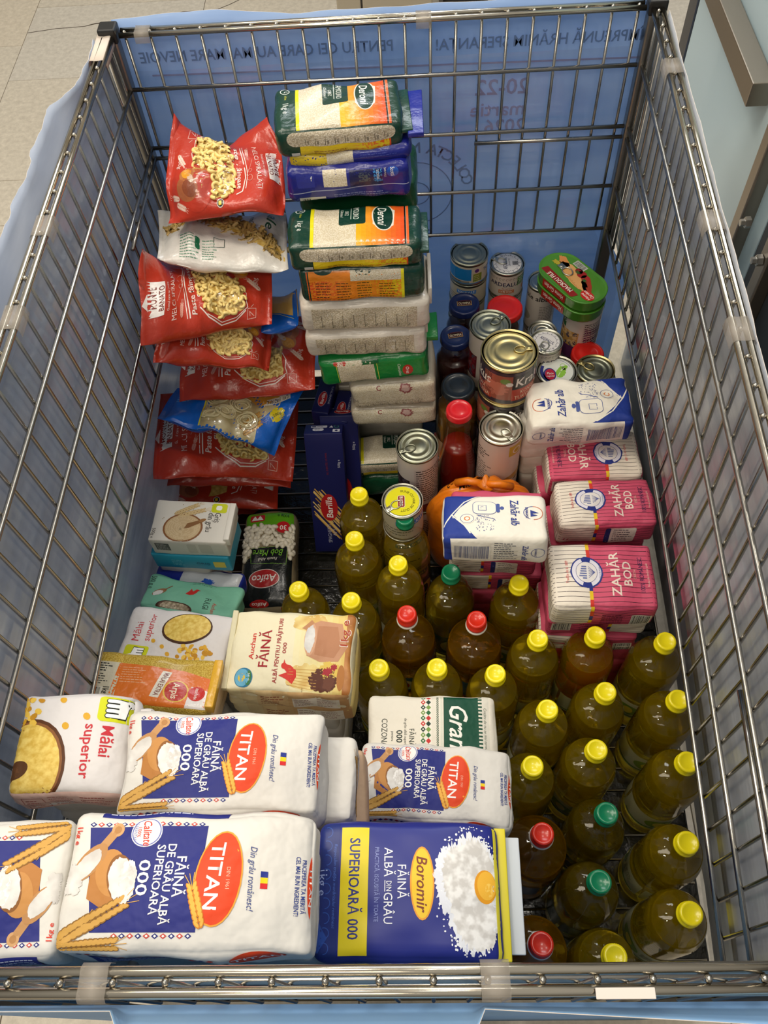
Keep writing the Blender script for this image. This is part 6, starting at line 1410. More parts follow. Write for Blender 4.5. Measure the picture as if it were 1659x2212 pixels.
pack('flour_bag', 'dark blue flour bag with yellow band and egg in a flour heap', 'flour', [(672, 2080), (1093, 2074), (1076, 1780), (690, 1768)], -0.205, 0.062, '#242c80', 'card',
     arts=[('top', art_boromir(), 3, 'print'), ('front', art_boromir_side(), 0, 'side_print'), ('back', art_boromir_side(), 2, 'side_print_back')], crum=0.0014, wl=0.05, puff=0.005, flaps=[('right', 0.012, 0.006, '#d9ca30', 0.012, .97), ('right', 0.026, 0.003, '#c6ccd2', 0.020, .86), ('right', 0.022, 0.003, '#b8bec6', 0.030, .82)], taper=(0.05, 0.2))
bo2 = pack('flour_bag', 'blue flour bag under the one with the yellow band, only its pale end showing', 'flour', [(690, 2076), (1110, 2070), (1094, 1795), (706, 1783)], -0.272, 0.060, '#242c80', 'film', crum=0.0014, st=0.012, flaps=[('right', 0.012, 0.014, '#ccd2d8', 0.010, .8)])
gr = pack('flour_bag', 'cream flour bag with green panel and embroidered band', 'flour', [(783, 1668), (1086, 1672), (1064, 1501), (805, 1499)], -0.492, 0.058, '#e6dfcf', arts=[('top', art_gran(), 3, 'print')], crum=0.0022, wl=0.055, taper=(0, .15), puff=0.004)
pack('flour_bag', 'cream flour bag with red bird and cake picture', 'flour', [(486, 1488), (764, 1508), (765, 1324), (506, 1315)], -0.478, 0.064, '#efe6c4', arts=[('top', art_auchan(), 1, 'print'), ('front', art_auchan_side(), 0, 'side_print')],
     crum=0.0024, wl=0.05, puff=0.004, ty=3, flaps=[('left', 0.008, 0.010, '#dfd6b2', 0.006, .96)])
au2 = pack('flour_bag', 'pale yellow flour bag under the cream bag with the red bird', 'flour', [(505, 1520), (770, 1530), (772, 1350), (520, 1340)], -0.548, 0.060, '#d9c27c', arts=[('front', art_auchan_side(), 0, 'side_print')], crum=0.002, st=0.012)
mb = pack('cornmeal_bag', 'large white cornmeal bag with bowl, cut by the left picture edge', 'cornmeal', [(20, 1722), (262, 1710), (296, 1492), (42, 1494)], -0.195, 0.058, '#e3dedc', ty=4,
     arts=[('top', shifted(art_malai(), 0, -18), 3, 'print', 0.00102), ('front', art_malai_side(), 0, 'side_print')], crum=0.0026, wl=0.05, puff=0.005, taper=(0, .35), flaps=[('right', 0.016, 0.004, '#d6d1ce', 0.014, .8)])
ms = pack('cornmeal_bag', 'small white cornmeal bag with bowl, above the mint green pack', 'cornmeal', [(236, 1430), (490, 1450), (503, 1330), (297, 1302)], -0.525, 0.060, '#e3dedc', arts=[('top', art_malai_small(), 1, 'print')], crum=0.0024, wl=0.05, puff=0.004, tx=-6)
pack('cornmeal_bag', 'yellow and orange see-through cornmeal bag', 'cornmeal', [(120, 1512), (466, 1536), (453, 1424), (160, 1395)], -0.448, 0.052, 'grit', 'film', arts=[('top', art_arpis(), 0, 'print')], crum=0.002, wl=0.06, puff=0.003, tx=-8, ty=5, body='film_bag', flaps=[('left', 0.012, 0.030, '#d08a3a', 0.004), ('right', 0.012, 0.018, '#e6b02e', 0.004)])
ar2 = pack('cornmeal_bag', 'orange-ended cornmeal bag under the yellow and orange one', 'cornmeal', [(150, 1530), (480, 1556), (472, 1440), (180, 1412)], -0.505, 0.050, '#e6c9a0', 'film', crum=0.002, tx=-6, ty=3, body='film_bag', st=0.012)
pack('semolina_pack', 'white semolina carton with a bowl and thumb emblem', 'semolina', [(318, 1165), (490, 1176), (502, 1084), (341, 1080)], -0.53, 0.046, '#dfdcd4', 'card', arts=[('top', art_gris(), 0, 'print'), ('front', art_gris_side(), 0, 'side_print')], crum=0.0006, puff=0.002, r=0.003, flaps=[('right', 0.010, 0.020, '#dfdcd4', 0.004)])
SB = Art(120, 50); SB.fine(30, 34, 20, 4, 6, '#9adbe8', 1.6); SB.text('GRIȘ', 78, 26, 7, '#0c3a5a', fit=22); SB.rect(94, 14, 112, 34, '#e2c84a')
gs2 = pack('semolina_pack', 'turquoise semolina pack directly under the white carton', 'semolina', [(326, 1196), (498, 1208), (506, 1116), (345, 1110)], -0.577, 0.046, '#2d9cbc', 'card', arts=[('front', SB, 0, 'side_print')], crum=0.0006, puff=0.002, r=0.003)
oa1 = pack('oats_pack', 'mint green oats bag with red bird', 'oats', [(300, 1308), (512, 1334), (521, 1270), (321, 1232)], -0.605, 0.050, '#7fc2a8', 'paper', arts=[('top', art_fulgi(), 0, 'print')], crum=0.003, wl=0.05, puff=0.003, tx=-16, ty=7)
SC2 = Art(150, 50); SC2.rect(50, 8, 150, 44, '#cdd0d6'); SC2.up(); SC2.blob(96, 20, 10, 5, '#2a55b8', .3)
pack('oats_pack', 'dark blue and grey pack squeezed behind the mint green bag', 'oats', [(322, 1262), (520, 1292), (520, 1232), (338, 1218)], -0.642, 0.050, '#1c2f9a', 'film', arts=[('top', SC2, 0, 'print')], crum=0.002, tx=-10, body='film_bag', st=0.01)
# white beans in a clear bag
bb = pack('bean_bag', 'bag of white beans with green top and black foot', 'beans', [(524, 1318), (644, 1312), (633, 1096), (515, 1102)], -0.772, 0.072, '#8a7c62', 'film', arts=[('top', art_beanbag(), 0, 'print')], crum=0.001, puff=0.008, r=0.022, body='film_bag', st=0.006)
def bean(n=8, m=5):
    V = []; Fc = []
    for j in range(m + 1):
        ph = PI * j / m - PI / 2
        for i in range(n):
            th = 2 * PI * i / n; x = 0.0078 * math.cos(ph) * math.cos(th); V.append((x, 0.0048 * math.cos(ph) * math.sin(th) + 4.0 * x * x * 3, 0.0042 * math.sin(ph)))
    for j in range(m):
        for i in range(n): Fc.append((j * n + i, j * n + (i + 1) % n, (j + 1) * n + (i + 1) % n, (j + 1) * n + i))
    return np.array(V), Fc
o, ex, ey, n_, Lb, Wb = frame([(524, 1318), (644, 1312), (633, 1096), (515, 1102)], -0.772)
Bk = Brick(Lb, Wb, 0.072, 0.022, 0.008)
m_bean, nt, b_ = nodes('white_bean'); b_.inputs['Base Color'].default_value = lin('#e6dfcc'); b_.inputs['Roughness'].default_value = 0.3; b_.inputs['Subsurface Weight'].default_value = 0.0
sp = [s for s in spots_in([(0, 100), (105, 100), (105, 168), (0, 168)], 8.6, 3, 0.28) if not (20 < s[0] < 90 and s[1] < 122) and not ((s[0] - 80) ** 2 + (s[1] - 166) ** 2 < 230)]
scatter('beans', bean(), sp, Bk.top(), 0, (105, 210), Lb, Wb, m_bean, bb, 5, lift=0.0016, flat=0.35)

# ------------------------------------------------------------------ helper for packs known by their near edge
def slab(name, label, cat, tl, tr, bl, br, y, W, col, fin='film', arts=(), **k):
    a, b = PY(*tl, y), PY(*tr, y); c, d = PY(*bl, y), PY(*br, y)
    ex = b - a; L = np.linalg.norm(ex); ex = ex / L; ey = np.cross([0, 0, 1.0], ex); ey /= np.linalg.norm(ey); n = np.cross(ex, ey)
    T = float((a[2] + b[2] - c[2] - d[2]) / 2); o = (a + b) / 2 + ey * W / 2
    REPORT.append((name, round(float(L), 3), round(W, 3), round(T, 3), [round(float(x), 3) for x in (o - [0, 0, ZR])]))
    return pack(name, label, cat, None, 0, T, col, fin, arts, M=pose(o, ex, ey, n, T), L=L, W=W, **k)
# ------------------------------------------------------------------ rice stack
a_der, a_des, a_deb = art_deroni(), art_deroni_side(), art_deroni_back()
YS = 0.952; YT = 1.045; G_ = '#0f3a2c'
kw = dict(crum=0.002, wl=0.05, puff=0.004, r=0.012, body='film_bag')
def rice_big(label, px, y, T, **k):
    z = PY((px[0][0] + px[1][0]) / 2, (px[0][1] + px[1][1]) / 2, y)[2] - ZR
    f = frame(px, z); zc = z
    return pack('rice_bag', label, 'rice', px, zc, T, G_, 'film', arts=[('top', a_der, 3, 'print'), ('front', a_des, 0, 'side_print')], **{**kw, **k})
rice_big('green rice bag with orange panel, on the very top of the stack', [(581, 284), (872, 263), (862, 163), (597, 190)], YT, 0.046, flaps=[('right', 0.016, 0.006, '#123f30', 0.02)])
slab('rice_bag', 'yellow and dark blue rice bag, second from the top of the stack', 'rice', (618, 336), (889, 312), (630, 369), (889, 352), YT, 0.11, '#1b2280', arts=[('front', art_scotti(True), 0, 'side_print')], flaps=[('right', 0.022, 0.008, '#1f2a8e', -0.01)], **kw)
slab('rice_bag', 'dark blue rice bag with white price label, third from the top', 'rice', (611, 372), (886, 352), (614, 443), (893, 426), YT - 0.012, 0.115, '#1b2280', arts=[('front', art_scotti(False), 0, 'side_print')], **kw)
rice_big('green rice bag with orange panel, halfway up the stack', [(617, 538), (914, 523), (906, 434), (622, 446)], YS, 0.046, flaps=[('right', 0.014, 0.006, '#123f30', 0.02)])
slab('rice_bag', 'green rice bag turned round, its orange back to the viewer', 'rice', (641, 588), (918, 577), (648, 658), (916, 646), YS, 0.112, G_, arts=[('front', a_deb, 0, 'side_print')], **kw)
WR = '#d9d0c2'
slab('rice_bag', 'white rice bag with scale window, upper of the white pair', 'rice', (643, 660), (931, 650), (656, 722), (924, 712), YS, 0.112, WR, arts=[('front', art_whiterice(), 0, 'side_print')], flaps=[('right', 0.006, 0.034, WR, 0.006, 0.7)], **kw)
slab('rice_bag', 'white rice bag with scale window, lower of the white pair', 'rice', (655, 726), (922, 714), (672, 780), (915, 762), YS, 0.112, WR, arts=[('front', art_whiterice(), 0, 'side_print')], flaps=[('right', 0.006, 0.030, WR, 0.006, 0.7)], **kw)
slab('rice_bag', 'bright green rice bag with pointed tail, under the white pair', 'rice', (681, 787), (922, 764), (684, 836), (932, 816), YS, 0.112, '#14823a', arts=[('front', art_greenrice(), 0, 'side_print')], flaps=[('right', 0.024, 0.010, '#14823a', -0.004, 0.5)], **kw)
CL = '#b9ad98'
slab('rice_bag', 'clear rice bag under the bright green one', 'rice', (752, 838), (941, 822), (757, 882), (938, 876), YS, 0.112, CL, arts=[('front', art_clearrice(), 0, 'side_print')], **kw)
slab('rice_bag', 'clear rice bag, lower of the two above the sunken green bag', 'rice', (756, 888), (944, 880), (762, 926), (944, 914), YS, 0.112, CL, arts=[('front', art_clearrice(), 0, 'side_print')], **kw)
rice_big('green rice bag with orange panel, sunken behind the black bean can', [(738, 1006), (968, 994), (962, 928), (742, 939)], YS - 0.008, 0.046)
slab('rice_bag', 'green rice bag at the foot of the stack behind the yellow tin', 'rice', (744, 1038), (960, 1026), (750, 1076), (960, 1064), YS - 0.008, 0.112, '#1c5a3c', **kw)
# second row behind
xs0 = PY(770, 600, 1.12)[0]
zt = -0.152; i = 0
for lbl, c, g in (('green rice bag behind the turned bag, only its side edge showing', '#12502f', None), ('white rice bag behind the white pair, only its edge showing', '#d2cabc', None)):
    r2 = pack('rice_bag', lbl, 'rice', None, 0, 0.055, c, 'film', M=pose(np.array([xs0 + 0.018, 1.128, ZR + zt - 0.0565 * i]), np.array([1.0, 0, 0]), np.array([0, 1.0, 0]), np.array([0, 0, 1.0]), 0.055), L=0.185, W=0.105, st=0.012, **{**kw, 'crum': 0.002}); i += 1

# ------------------------------------------------------------------ spaghetti boxes
NV = '#191d54'; a_bar, a_bae = art_barilla(), art_barilla_end()
def lean_box(label, u, v, th, Ln, wd, tk, face, end, yaw=0.0, sh=(0, 0, 0)):
    t = math.radians(th); z = FLOORZ + 0.002 + tk * math.cos(t) + Ln * math.sin(t); p = PZ(u, v, z) + np.array(sh)
    ex = np.array([math.cos(yaw), math.sin(yaw), 0]); h = np.array([-math.sin(yaw), math.cos(yaw), 0]); ey = h * math.cos(t) + np.array([0, 0, 1]) * math.sin(t); n = np.cross(ex, ey)
    o = p - ey * Ln / 2
    return pack('spaghetti_box', label, 'pasta', None, 0, tk, NV, 'card', arts=[a for a in (('top', face, 0, 'print') if face else None, ('back', end, 0, 'end_print') if end else None) if a], M=pose(o, ex, ey, n, tk), L=wd, W=Ln, crum=0, puff=0.0006, r=0.0015, body='carton', st=0.02)
lean_box('navy spaghetti box with red oval logo, leaning nearest the viewer', 697, 937, 66, 0.275, 0.072, 0.036, a_bar, (lambda A: (A.L.__setitem__(slice(None), [((T - [37.5, 17.5]) * [-1, -1] + [37.5, 17.5], c, z) for T, c, z in A.L]), A)[1])(art_barilla_icons()), -0.02)
lean_box('navy spaghetti box right behind the nearest one, logo upside down on its end', 697, 937, 66, 0.275, 0.072, 0.034, a_bar, art_barilla_end('SPAGHETTINI N°3'), -0.02, sh=(0.028, 0.0405, 0.0008))
def up_box(label, px, z, art):
    o, ex, ey, n, L0, W0 = frame(px, z); M = pose(o, ex, ey, n, z - FLOORZ - 0.001)
    return pack('spaghetti_box', label, 'pasta', None, 0, z - FLOORZ - 0.001, NV, 'card', arts=[('top', art, 1, 'end_print')], M=M, L=L0, W=W0, crum=0, puff=0.0006, r=0.0015, body='carton', st=0.02)
up_box('navy spaghetti box standing on end, left of the upright pair', [(680, 891), (717, 893), (720, 822), (685, 816)], -0.585, a_bae)
up_box('navy spaghetti box standing on end, right of the upright pair', [(720, 910), (757, 912), (760, 846), (725, 840)], -0.60, a_bae)

# ------------------------------------------------------------------ sugar on the right
a_bod, a_bos, a_bos2, a_boe, a_zah, a_zas = art_bod(), art_bod_side(), art_bod_side(table=False), art_bod_end(), art_zahar(), art_zahar_side()
PK = '#cb4f6c'; sg = dict(crum=0.0018, wl=0.05, puff=0.004, r=0.010)
ZW = '#ece6d8'
zh1 = pack('sugar_pack', 'white sugar pack with blue corner, farther one at the right mesh', 'sugar', [(1140, 918), (1376, 912), (1356, 808), (1140, 820)], -0.465, 0.062, ZW, arts=[('top', a_zah, 1, 'print'), ('front', a_zas, 2, 'side_print')], crum=0.0028, wl=0.045, puff=0.004, r=0.012, taper=(0.1, 0))
bd1 = pack('sugar_pack', 'pink striped sugar pack behind two others, text turned away', 'sugar', [(1180, 1036), (1393, 1028), (1372, 925), (1178, 930)], -0.56, 0.060, PK, arts=[('top', a_bod, 3, 'print'), ('front', a_bos2, 2, 'side_print'), ('left', a_boe, 0, 'end_print')], **sg)
bd2 = pack('sugar_pack', 'pink striped sugar pack in the middle of the three', 'sugar', [(1196, 1138), (1426, 1131), (1404, 1028), (1205, 1036)], -0.535, 0.062, PK, arts=[('top', a_bod, 1, 'print'), ('front', a_bos, 0, 'side_print'), ('left', a_boe, 0, 'end_print')], **sg)
bd3 = pack('sugar_pack', 'pink striped sugar pack nearest the oil bottles, on top of its pile', 'sugar', [(1186, 1312), (1419, 1316), (1413, 1171), (1190, 1172)], -0.515, 0.062, PK, arts=[('top', a_bod, 1, 'print'), ('front', a_bos2, 0, 'side_print'), ('left', a_boe, 0, 'end_print')], **sg)
zh2 = pack('sugar_pack', 'white sugar pack with blue corner, nearer one lying alone', 'sugar', [(946, 1163), (1184, 1166), (1182, 1066), (962, 1066)], -0.435, 0.062, ZW, arts=[('top', a_zah, 3, 'print'), ('front', a_zas, 0, 'side_print')], crum=0.0016, wl=0.06, puff=0.003, r=0.010, tx=-8)
# ------------------------------------------------------------------ pasta bags at the back left
m_elbow, nt, b_ = nodes('elbow_pasta'); b_.inputs['Base Color'].default_value = lin('#f2d787'); b_.inputs['Roughness'].default_value = 0.35
m_film = m_clear('clear_pack_film', (1, 1, 1, 1), 0.1, 0.03, (40.0, 0.5, 0.004))
a_pas = art_pasta()
RED = '#bb3824'
EL = elbow_mesh()
def clear_window(B, poly, q, aw, ah, L, W, root, lift=0.0042, name='clear_window'):
    A = Art(aw, ah); A.poly(poly, 'x'); rw, rh = (L, W) if q % 2 == 0 else (W, L)
    T = A.L[0][0]; P = (T - np.array([aw / 2, ah / 2])) * np.array([rw / aw, rh / ah]); a, b = P[..., 0], P[..., 1]
    P = np.stack([(a, b), (-b, a), (-a, -b), (b, -a)][q % 4], -1); P = split(P, 0.007).reshape(-1, 2)
    Q = B.surf(np.stack([P[:, 0] / L + 0.5, P[:, 1] / W + 0.5], 1), lift)
    _, f, inv = np.unique(np.round(Q * 2e5).astype(np.int64), axis=0, return_index=True, return_inverse=True); inv = inv.reshape(-1, 3)
    mesh_obj(name, Q[f], [t for t in inv if len(set(t)) == 3], m_film, root)
def pasta_bag(label, net, T, q, group='red bags of elbow pasta', win=True, seed=1, crum=0.003):
    root, B, mf, L, W = pillow('pasta_bag', label, 'pasta', net, T, RED, a_pas, q, group, crum)
    if win:
        rw, rh = (L, W) if q % 2 == 0 else (W, L)
        sp = [p for p in spots_in(PASTA_WIN, 7.6, seed, 0.3) if ((p[0] - 104) / 33) ** 2 + ((p[1] - 58) / 32) ** 2 > 1]
        scatter('elbow_pasta', EL, sp, mf, q, (140, 210), rw, rh, m_elbow, root, seed, 0.0008)
        clear_window(B, PASTA_WIN, q, 140, 210, L, W, root)
    del root['dims']
    return root
YP, YQ = 0.95, 1.095
pasta_bag('red elbow pasta bag slumped against the back mesh, two corners sticking up',
          netpx([[(361, 480, 1.02), (487, 466, 1.02), (612, 463, 1.02)], [(362, 366, 1.10), (488, 385, 1.09), (612, 362, 1.10)], [(374, 246, 1.19), (486, 318, 1.185), (580, 253, 1.19)]]), 0.048, 3, seed=1, crum=0.004)
pasta_bag('red elbow pasta bag tilted to the left, its logo end at the left mesh',
          netpx([[(304, 747, 0.855), (446, 722, 0.92), (587, 700, YP)], [(302, 650, 0.90), (440, 640, 0.98), (588, 602, 1.02)], [(312, 538, 0.96), (412, 572, YQ), (584, 496, YQ)]]), 0.050, 1, seed=2, crum=0.003)
def lower(row, dy, dz, ys=(YP, YP, YP)):
    P = np.array([PY(u, v, y) for (u, v), y in zip(row, ys)]); d = np.array([0, dy, dz]); return np.array([P, P + d * .5, P + d])
pasta_bag('red elbow pasta bag directly under the tilted one', lower([(332, 782), (456, 790), (584, 797)], 0.10, 0.012, (0.865, 0.90, 0.93)), 0.046, 1, seed=3)
pasta_bag('red elbow pasta bag reaching right to the rice stack', lower([(386, 865), (535, 858), (680, 840)], 0.15, 0.03), 0.046, 1, seed=4)
pasta_bag('red elbow pasta bag under the blue noodle bag, brand block showing', netpx([[(332, 1034, 0.85), (486, 1030, 0.89), (632, 1040, 0.90)], [(336, 940, 0.95), (490, 935, 0.98), (640, 950, 0.98)], [(350, 850, 1.03), (494, 850, 1.06), (645, 868, 1.06)]]), 0.045, 1, seed=5)
pasta_bag('red pasta bag pressed flat under the brand block bag', frontnet([(350, 1050), (490, 1048), (628, 1052)], 0.905, (0, 0.15, 0.01)), 0.036, 1, win=False)
pasta_bag('lowest red pasta bag in shadow, behind the semolina carton', frontnet([(356, 1092), (474, 1098), (598, 1096)], 0.905, (0, 0.14, 0.0)), 0.042, 3, win=False)
# white fusilli bag
root, B, mf, L, W = pillow('pasta_bag', 'white and clear spiral pasta bag between two red bags', 'pasta', netpx([[(340, 556, 0.99), (480, 590, 0.98), (622, 578, 0.98)], [(344, 505, 1.05), (482, 520, 1.05), (620, 520, 1.05)], [(340, 452, 1.13), (486, 458, 1.13), (618, 462, 1.13)]]), 0.04, '#d6d2ca', art_fusilli(), 0, None, 0.004)
del root['dims']
def fusillo(n=9, m=5):
    V = []; Fc = []
    for i in range(n + 1):
        for k in range(m):
            a = 2 * PI * k / m + i * 0.9; r = 0.0042 * (1 if k % 2 else 0.6); V.append(((i / n - .5) * 0.03, r * math.cos(a), r * math.sin(a)))
    for i in range(n):
        for k in range(m): Fc.append((i * m + k, i * m + (k + 1) % m, (i + 1) * m + (k + 1) % m, (i + 1) * m + k))
    return np.array(V), Fc
FUW = [(20, 66), (60, 86), (130, 66), (206, 18), (206, 46), (140, 92), (70, 112), (14, 96)]
m_fus, nt, b_ = nodes('spiral_pasta'); b_.inputs['Base Color'].default_value = lin('#b99a5c'); b_.inputs['Roughness'].default_value = 0.4
scatter('spiral_pasta', fusillo(), spots_in(FUW, 10, 9), mf, 0, (210, 140), L, W, m_fus, root, 9, 0.0, flat=0.3)
# blue noodle bag draped over the red one
root, B, mf, L, W = pillow('noodle_bag', 'bright blue noodle bag with clear middle, draped over a red bag', 'pasta', netpx([[(341, 912, 0.905), (478, 940, 0.89), (592, 985, 0.885)], [(354, 878, 0.95), (500, 890, 0.945), (632, 890, 0.945)], [(384, 838, 1.00), (522, 838, 1.00), (668, 832, 1.00)]]), 0.040, '#0f62c8', art_tagl(), 0, None, 0.004)
del root['dims']
rs = random.Random(8); V = []; Fc = []
m_nood, nt, b_ = nodes('flat_noodles'); b_.inputs['Base Color'].default_value = lin('#ddd0a2'); b_.inputs['Roughness'].default_value = 0.4
for cx_, cy_ in ((84, 74), (100, 40), (112, 96), (124, 62), (96, 100), (138, 34), (78, 30)):
    for k in range(9):
        r = rs.uniform(6, 19); a0 = rs.uniform(0, 6.28); pts = []
        for i in range(12):
            a = a0 + i * 0.36; x, y = cx_ + r * math.cos(a) + rs.uniform(-.6, .6), cy_ + r * 0.8 * math.sin(a)
            if not (66 < x < 176 and 4 < y < 116): continue
            pts.append(mf(np.array([[(x - 105) * L / 210, (y - 60) * W / 120]]), 0.0004 + 0.0003 * k)[0])
        if len(pts) > 4:
            v, f = tube(pts, 0.0017, 4); b0 = len(V); V += list(v); Fc += [tuple(q + b0 for q in t) for t in f]
o = mesh_obj('noodles', V, Fc, m_nood, root); o['kind'] = 'stuff'
clear_window(B, [(66, 4), (158, 4), (158, 36), (184, 70), (176, 116), (66, 116)], 0, 210, 120, L, W, root)
AB = Art(210, 100); AB.line([(120, 20), (136, 60), (170, 92)], 1.6, '#dfd23a'); AB.poly([(0, 0), (112, 0), (128, 60), (160, 100), (0, 100)], '#c9a35a')
root, B, mf, L, W = pillow('noodle_bag', 'blue noodle bag wedged between the red bags and the rice stack', 'pasta', netpx([[(560, 716, 0.985), (604, 716, 0.985), (640, 700, 0.985)], [(566, 680, 1.02), (606, 680, 1.02), (644, 662, 1.02)], [(570, 640, 1.06), (608, 640, 1.06), (642, 625, 1.06)]]), 0.03, '#0f62c8', AB, 3, None, 0.002)
del root['dims']

# ------------------------------------------------------------------ orange carrier bag tied up, among the sugar and cans
def orange():
    c = PZ(1045, 1066, -0.62); root = thing('carrier_bag', 'orange plastic bag knotted shut, half under the lone white sugar pack', 'bag', at((c[0] - 0.005, 0.80, FW)))
    H = 0.285; w1 = Wave(77, 0.005, 0.12, 0.2); V = []; n, m = 64, 30
    for j in range(m + 1):
        ph = PI * j / m - PI / 2
        for i in range(n):
            th = 2 * PI * i / n; k = abs(math.cos(ph)) ** 0.55; pl = 0.004 * math.sin(th * 17 + 2 * math.sin(th * 3)) * max(0, math.sin(ph)) ** 1.2 * (1 - max(0, math.sin(ph)) ** 10)
            V.append(((0.100 + pl) * k * math.cos(th), (0.044 + pl) * k * math.sin(th), H / 2 * (1 + math.copysign(abs(math.sin(ph)) ** 0.75, math.sin(ph))) + pl))
    V = np.array(V); d = V - [0, 0, H / 2]; d /= np.linalg.norm(d, axis=1)[:, None]; V = V + d * w1(V)[:, None]; V[:, 2] = np.maximum(V[:, 2], 0)
    Fc = [(j * n + i, j * n + (i + 1) % n, (j + 1) * n + (i + 1) % n, (j + 1) * n + i) for j in range(m) for i in range(n)]
    m_, nt, b = nodes('orange_carrier_film'); b.inputs['Base Color'].default_value = lin('#e07a12'); b.inputs['Roughness'].default_value = 0.35; bump(nt, b, coords(nt, (1, 1, 1)), 40, 0.5, 0.005)
    mesh_obj('bag_body', V, Fc, m_, root)
    v, f = join([tube([(0.0, 0, H - 0.012), (0.008, -0.004, H + 0.008), (-0.006, 0.004, H + 0.016), (0.004, 0.0, H + 0.022)], 0.011, 9), tube([(0.0, 0.0, H + 0.012), (0.028, -0.006, H + 0.018), (0.05, -0.004, H + 0.006)], 0.007, 8), tube([(0.0, 0.0, H + 0.012), (-0.026, 0.006, H + 0.014), (-0.046, 0.012, H + 0.0)], 0.007, 8)])
    mesh_obj('knot', v, f, m_, root)
    A = Art(160, 60); A.text('Mica', 60, 20, 15, '#1c130a', it=.35, b=1, rot=18); A.text('băcănie', 84, 38, 14, '#1c130a', it=.35, rot=12); A.text('cu drag', 40, 40, 12, '#1c130a', it=.35, rot=25)
    BV = Vector
    from mathutils.bvhtree import BVHTree
    tree = BVHTree.FromPolygons([tuple(x) for x in V], Fc)
    def mp(P, e):
        out = []
        for x, y in P:
            h = tree.ray_cast(BV((x - 0.015, y + 0.015, 0.6)), BV((0, 0, -1)))
            out.append(tuple(h[0] + h[1] * 0.0008) if h[0] is not None else (x, y, 0.1))
        return np.array(out)
    lay('lettering', A, mp, 0.00075, 0.00075, 0, 'gloss', root, mx=0.006)
orange()

# ------------------------------------------------------------------ packs lower in the piles that carry the ones on top
# ------------------------------------------------------------------ packs lower in the piles, carrying the ones on top
def pile(top, name, cat, col, fin='paper', group=None, label=None, seen=(), L=None, W=None, dx=0, dy=0, T=0.06, body='paper_bag', floor=FLOORZ + ZR, jit=0.003, drop=0.0):
    """packs stacked from below `top` down to the floor; seen: (label, colour, arts, turn, shift) of the ones that show"""
    Lt, Wt, Tt = DIM[top.name]; L = L or Lt; W = W or Wt
    Mt = top.matrix_world; ex = np.array([Mt[0][0], Mt[1][0], 0.0]); ex /= np.linalg.norm(ex); b = np.array(Mt.translation)
    tilt = abs(Mt[2][0]) * Lt / 2 + abs(Mt[2][1]) * Wt / 2
    z = b[2] - 0.001 - tilt * 0.55 - drop; n = max(1, int(round((z - floor) / T))); T = (z - floor) / n; q = random.Random(hash(top.name) % 99 if False else len(top.name) * 7 + int(b[0] * 1000))
    made = []
    for i in range(n):
        turn, sh = 0.0, 0.0; arts = (); lb, cl, g = label, col, group
        if i < len(seen) and seen[i]: lb, cl, arts, turn, sh = seen[i]; g = None
        a = turn + q.uniform(-0.02, 0.02); c, s_ = math.cos(a), math.sin(a); e = np.array([ex[0] * c - ex[1] * s_, ex[0] * s_ + ex[1] * c, 0]); ey = np.array([-e[1], e[0], 0])
        o = np.array([b[0] + dx + sh + q.uniform(-jit, jit), b[1] + dy + q.uniform(-jit, jit), z - i * T])
        made.append(pack(name, lb, cat, None, 0, T - 0.0012, cl, fin, arts, M=pose(o, e, ey, np.array([0, 0, 1.0]), T - 0.0012), L=L, W=W, group=g, crum=0.0012 if i >= len(seen) else 0.0016, puff=0.0005, st=0.014 if i >= len(seen) else 0.008, body=body, r=0.010))
    return made
FP = 'flour packs buried under the heap'; FL_ = 'white paper flour pack buried under the heap'
pile(t1, 'flour_bag', 'flour', '#d9d5cd', group=FP, label=FL_, seen=[('white flour bag right under the nearest red-oval bag', '#dfdbd3', [('front', a_tis, 2, 'side_print')], 0.03, 0.004)], L=0.185, W=0.10)
pile(t2, 'flour_bag', 'flour', '#d9d5cd', group=FP, label=FL_, seen=[('white flour bag under the middle red-oval bag, wheat on its end', '#e6e1d8', [('right', art_titan_end(), 0, 'end_print')], 0.0, 0.022), ('kraft brown flour bag low between the middle and lowest red-oval bags', '#c9a98a', [], 0.05, 0.030)], L=0.175, W=0.092, dx=0.022, dy=0.002)
pile(t3, 'flour_bag', 'flour', '#d9d5cd', group=FP, label=FL_, L=0.18, W=0.075, dy=-0.012)
pile(t4, 'flour_bag', 'flour', '#d9d5cd', group=FP, label=FL_, L=DIM[t4.name][0] - 0.03, dx=0.008, W=0.10)
pile(bo2, 'flour_bag', 'flour', '#27328a', 'film', group='blue flour packs buried at the near rim', label='blue flour pack buried under the bag with the yellow band', L=0.165, W=0.112)
pile(gr, 'flour_bag', 'flour', '#d9d5cd', group=FP, label=FL_, L=0.165, W=0.095, dy=-0.002)
pile(au2, 'flour_bag', 'flour', '#d9d5cd', group=FP, label=FL_, L=0.155, W=0.12, dx=-0.016)
pile(mb, 'flour_bag', 'flour', '#d9d5cd', group=FP, label=FL_, L=0.118, W=0.10, dy=0.004, dx=0.012)
pile(ms, 'flour_bag', 'flour', '#d9d5cd', group=FP, label=FL_, L=0.15, W=0.085, dx=0.004, dy=0.008)
pile(ar2, 'flour_bag', 'flour', '#d9d5cd', group=FP, label=FL_, L=0.16, W=0.07, dx=0.012, dy=-0.006)
pile(gs2, 'semolina_pack', 'semolina', '#cfccc4', 'card', group='cartons buried under the semolina', label='plain carton buried under the turquoise semolina pack', L=0.095, W=0.075, dx=-0.024, T=0.046)
pile(oa1, 'oats_pack', 'oats', '#8fae9f', group='packs buried under the oats', label='paper pack buried under the mint green oats bag', L=0.14, W=0.068)
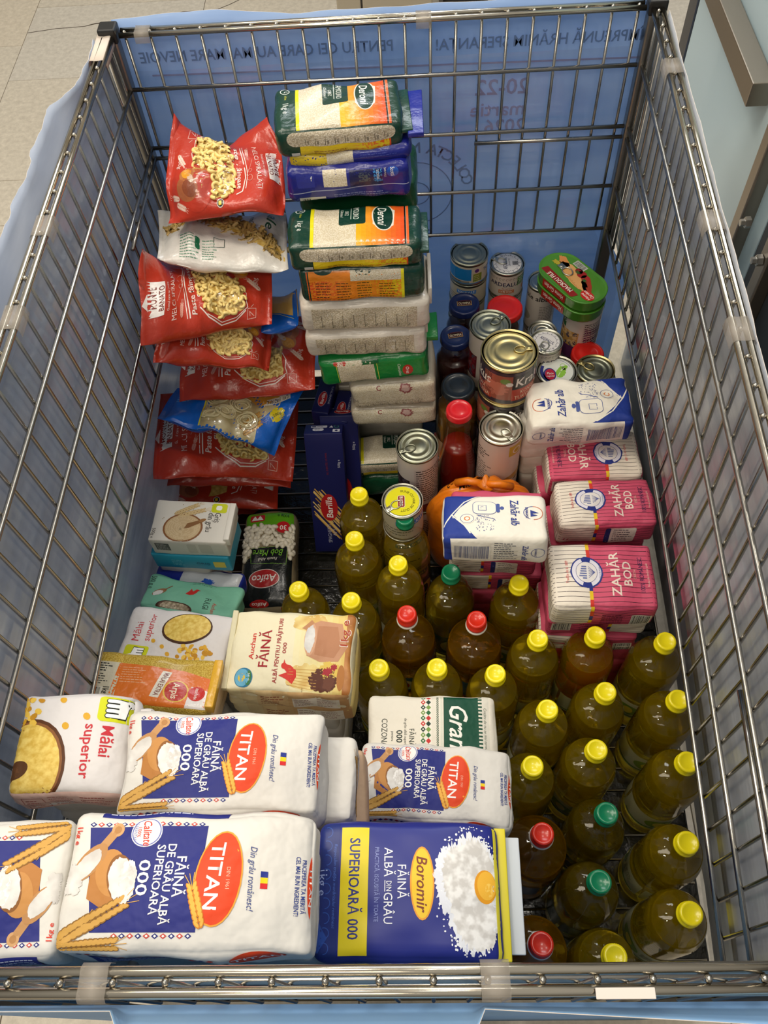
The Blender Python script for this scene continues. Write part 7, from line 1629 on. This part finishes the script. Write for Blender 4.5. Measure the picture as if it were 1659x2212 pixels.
# sugar
SG = 'pink sugar packs low in the piles'; SL_ = 'pink striped sugar pack low in its pile'
be = ('left', a_boe, 0, 'end_print')
pile(bd3, 'sugar_pack', 'sugar', PK, group=SG, label=SL_, seen=[('pink striped sugar pack second in the nearest pile, its white end to the right', PK, [('front', a_bos2, 2, 'side_print')], 0.01, 0.002), ('pink striped sugar pack third in the nearest pile, behind the oil caps', PK, [('front', a_bos2, 0, 'side_print'), be], -0.02, -0.004)], W=0.105)
pile(bd2, 'sugar_pack', 'sugar', PK, group=SG, label=SL_, seen=[('striped sugar pack under the middle pink one, white end showing', PK, [('front', a_bos, 0, 'side_print'), be], 0.02, -0.012), ('striped sugar pack lower under the middle pink one', PK, [be], -0.02, -0.010)], W=0.085)
pile(bd1, 'sugar_pack', 'sugar', PK, group=SG, label=SL_, seen=[('striped sugar pack under the farthest pink one, white end showing', PK, [be], 0.02, -0.014), ('striped sugar pack lower under the farthest pink one', PK, [be], 0.0, -0.012)], W=0.085, dy=0.004)
pile(zh1, 'sugar_pack', 'sugar', '#ddd6c8', group='white sugar packs low in the far pile', label='white sugar pack low in the far pile at the right mesh', seen=[('crumpled white sugar pack under the farther white one', '#e6dfd2', [], 0.04, -0.006)], W=0.075, dy=0.014)
pile(zh2, 'sugar_pack', 'sugar', PK, group=SG, label=SL_, seen=[None, None, ('pink striped sugar pack showing below the lone white one', PK, [('front', a_bos, 0, 'side_print'), be], -0.03, 0.004), ('pink striped sugar pack lower below the lone white one', PK, [('front', a_bos, 0, 'side_print'), be], 0.02, 0.014)], L=0.150, W=0.070, dy=0.066, dx=0.012)
# rice and pasta
pile(r2, 'rice_bag', 'rice', '#d2cabc', 'film', group='rice bags hidden behind the stack', label='white rice bag hidden behind the rice stack', body='film_bag', W=0.10)
pillow('pasta_bag', 'red pasta bag buried at the foot of the pasta pile', 'pasta', frontnet([(366, 1128), (476, 1134), (598, 1132)], 0.92, (0, 0.13, 0.0)), 0.040, RED, None, 3, nu=20, nv=12)
for o in bpy.data.objects:
    if 'dims' in o: del o['dims']
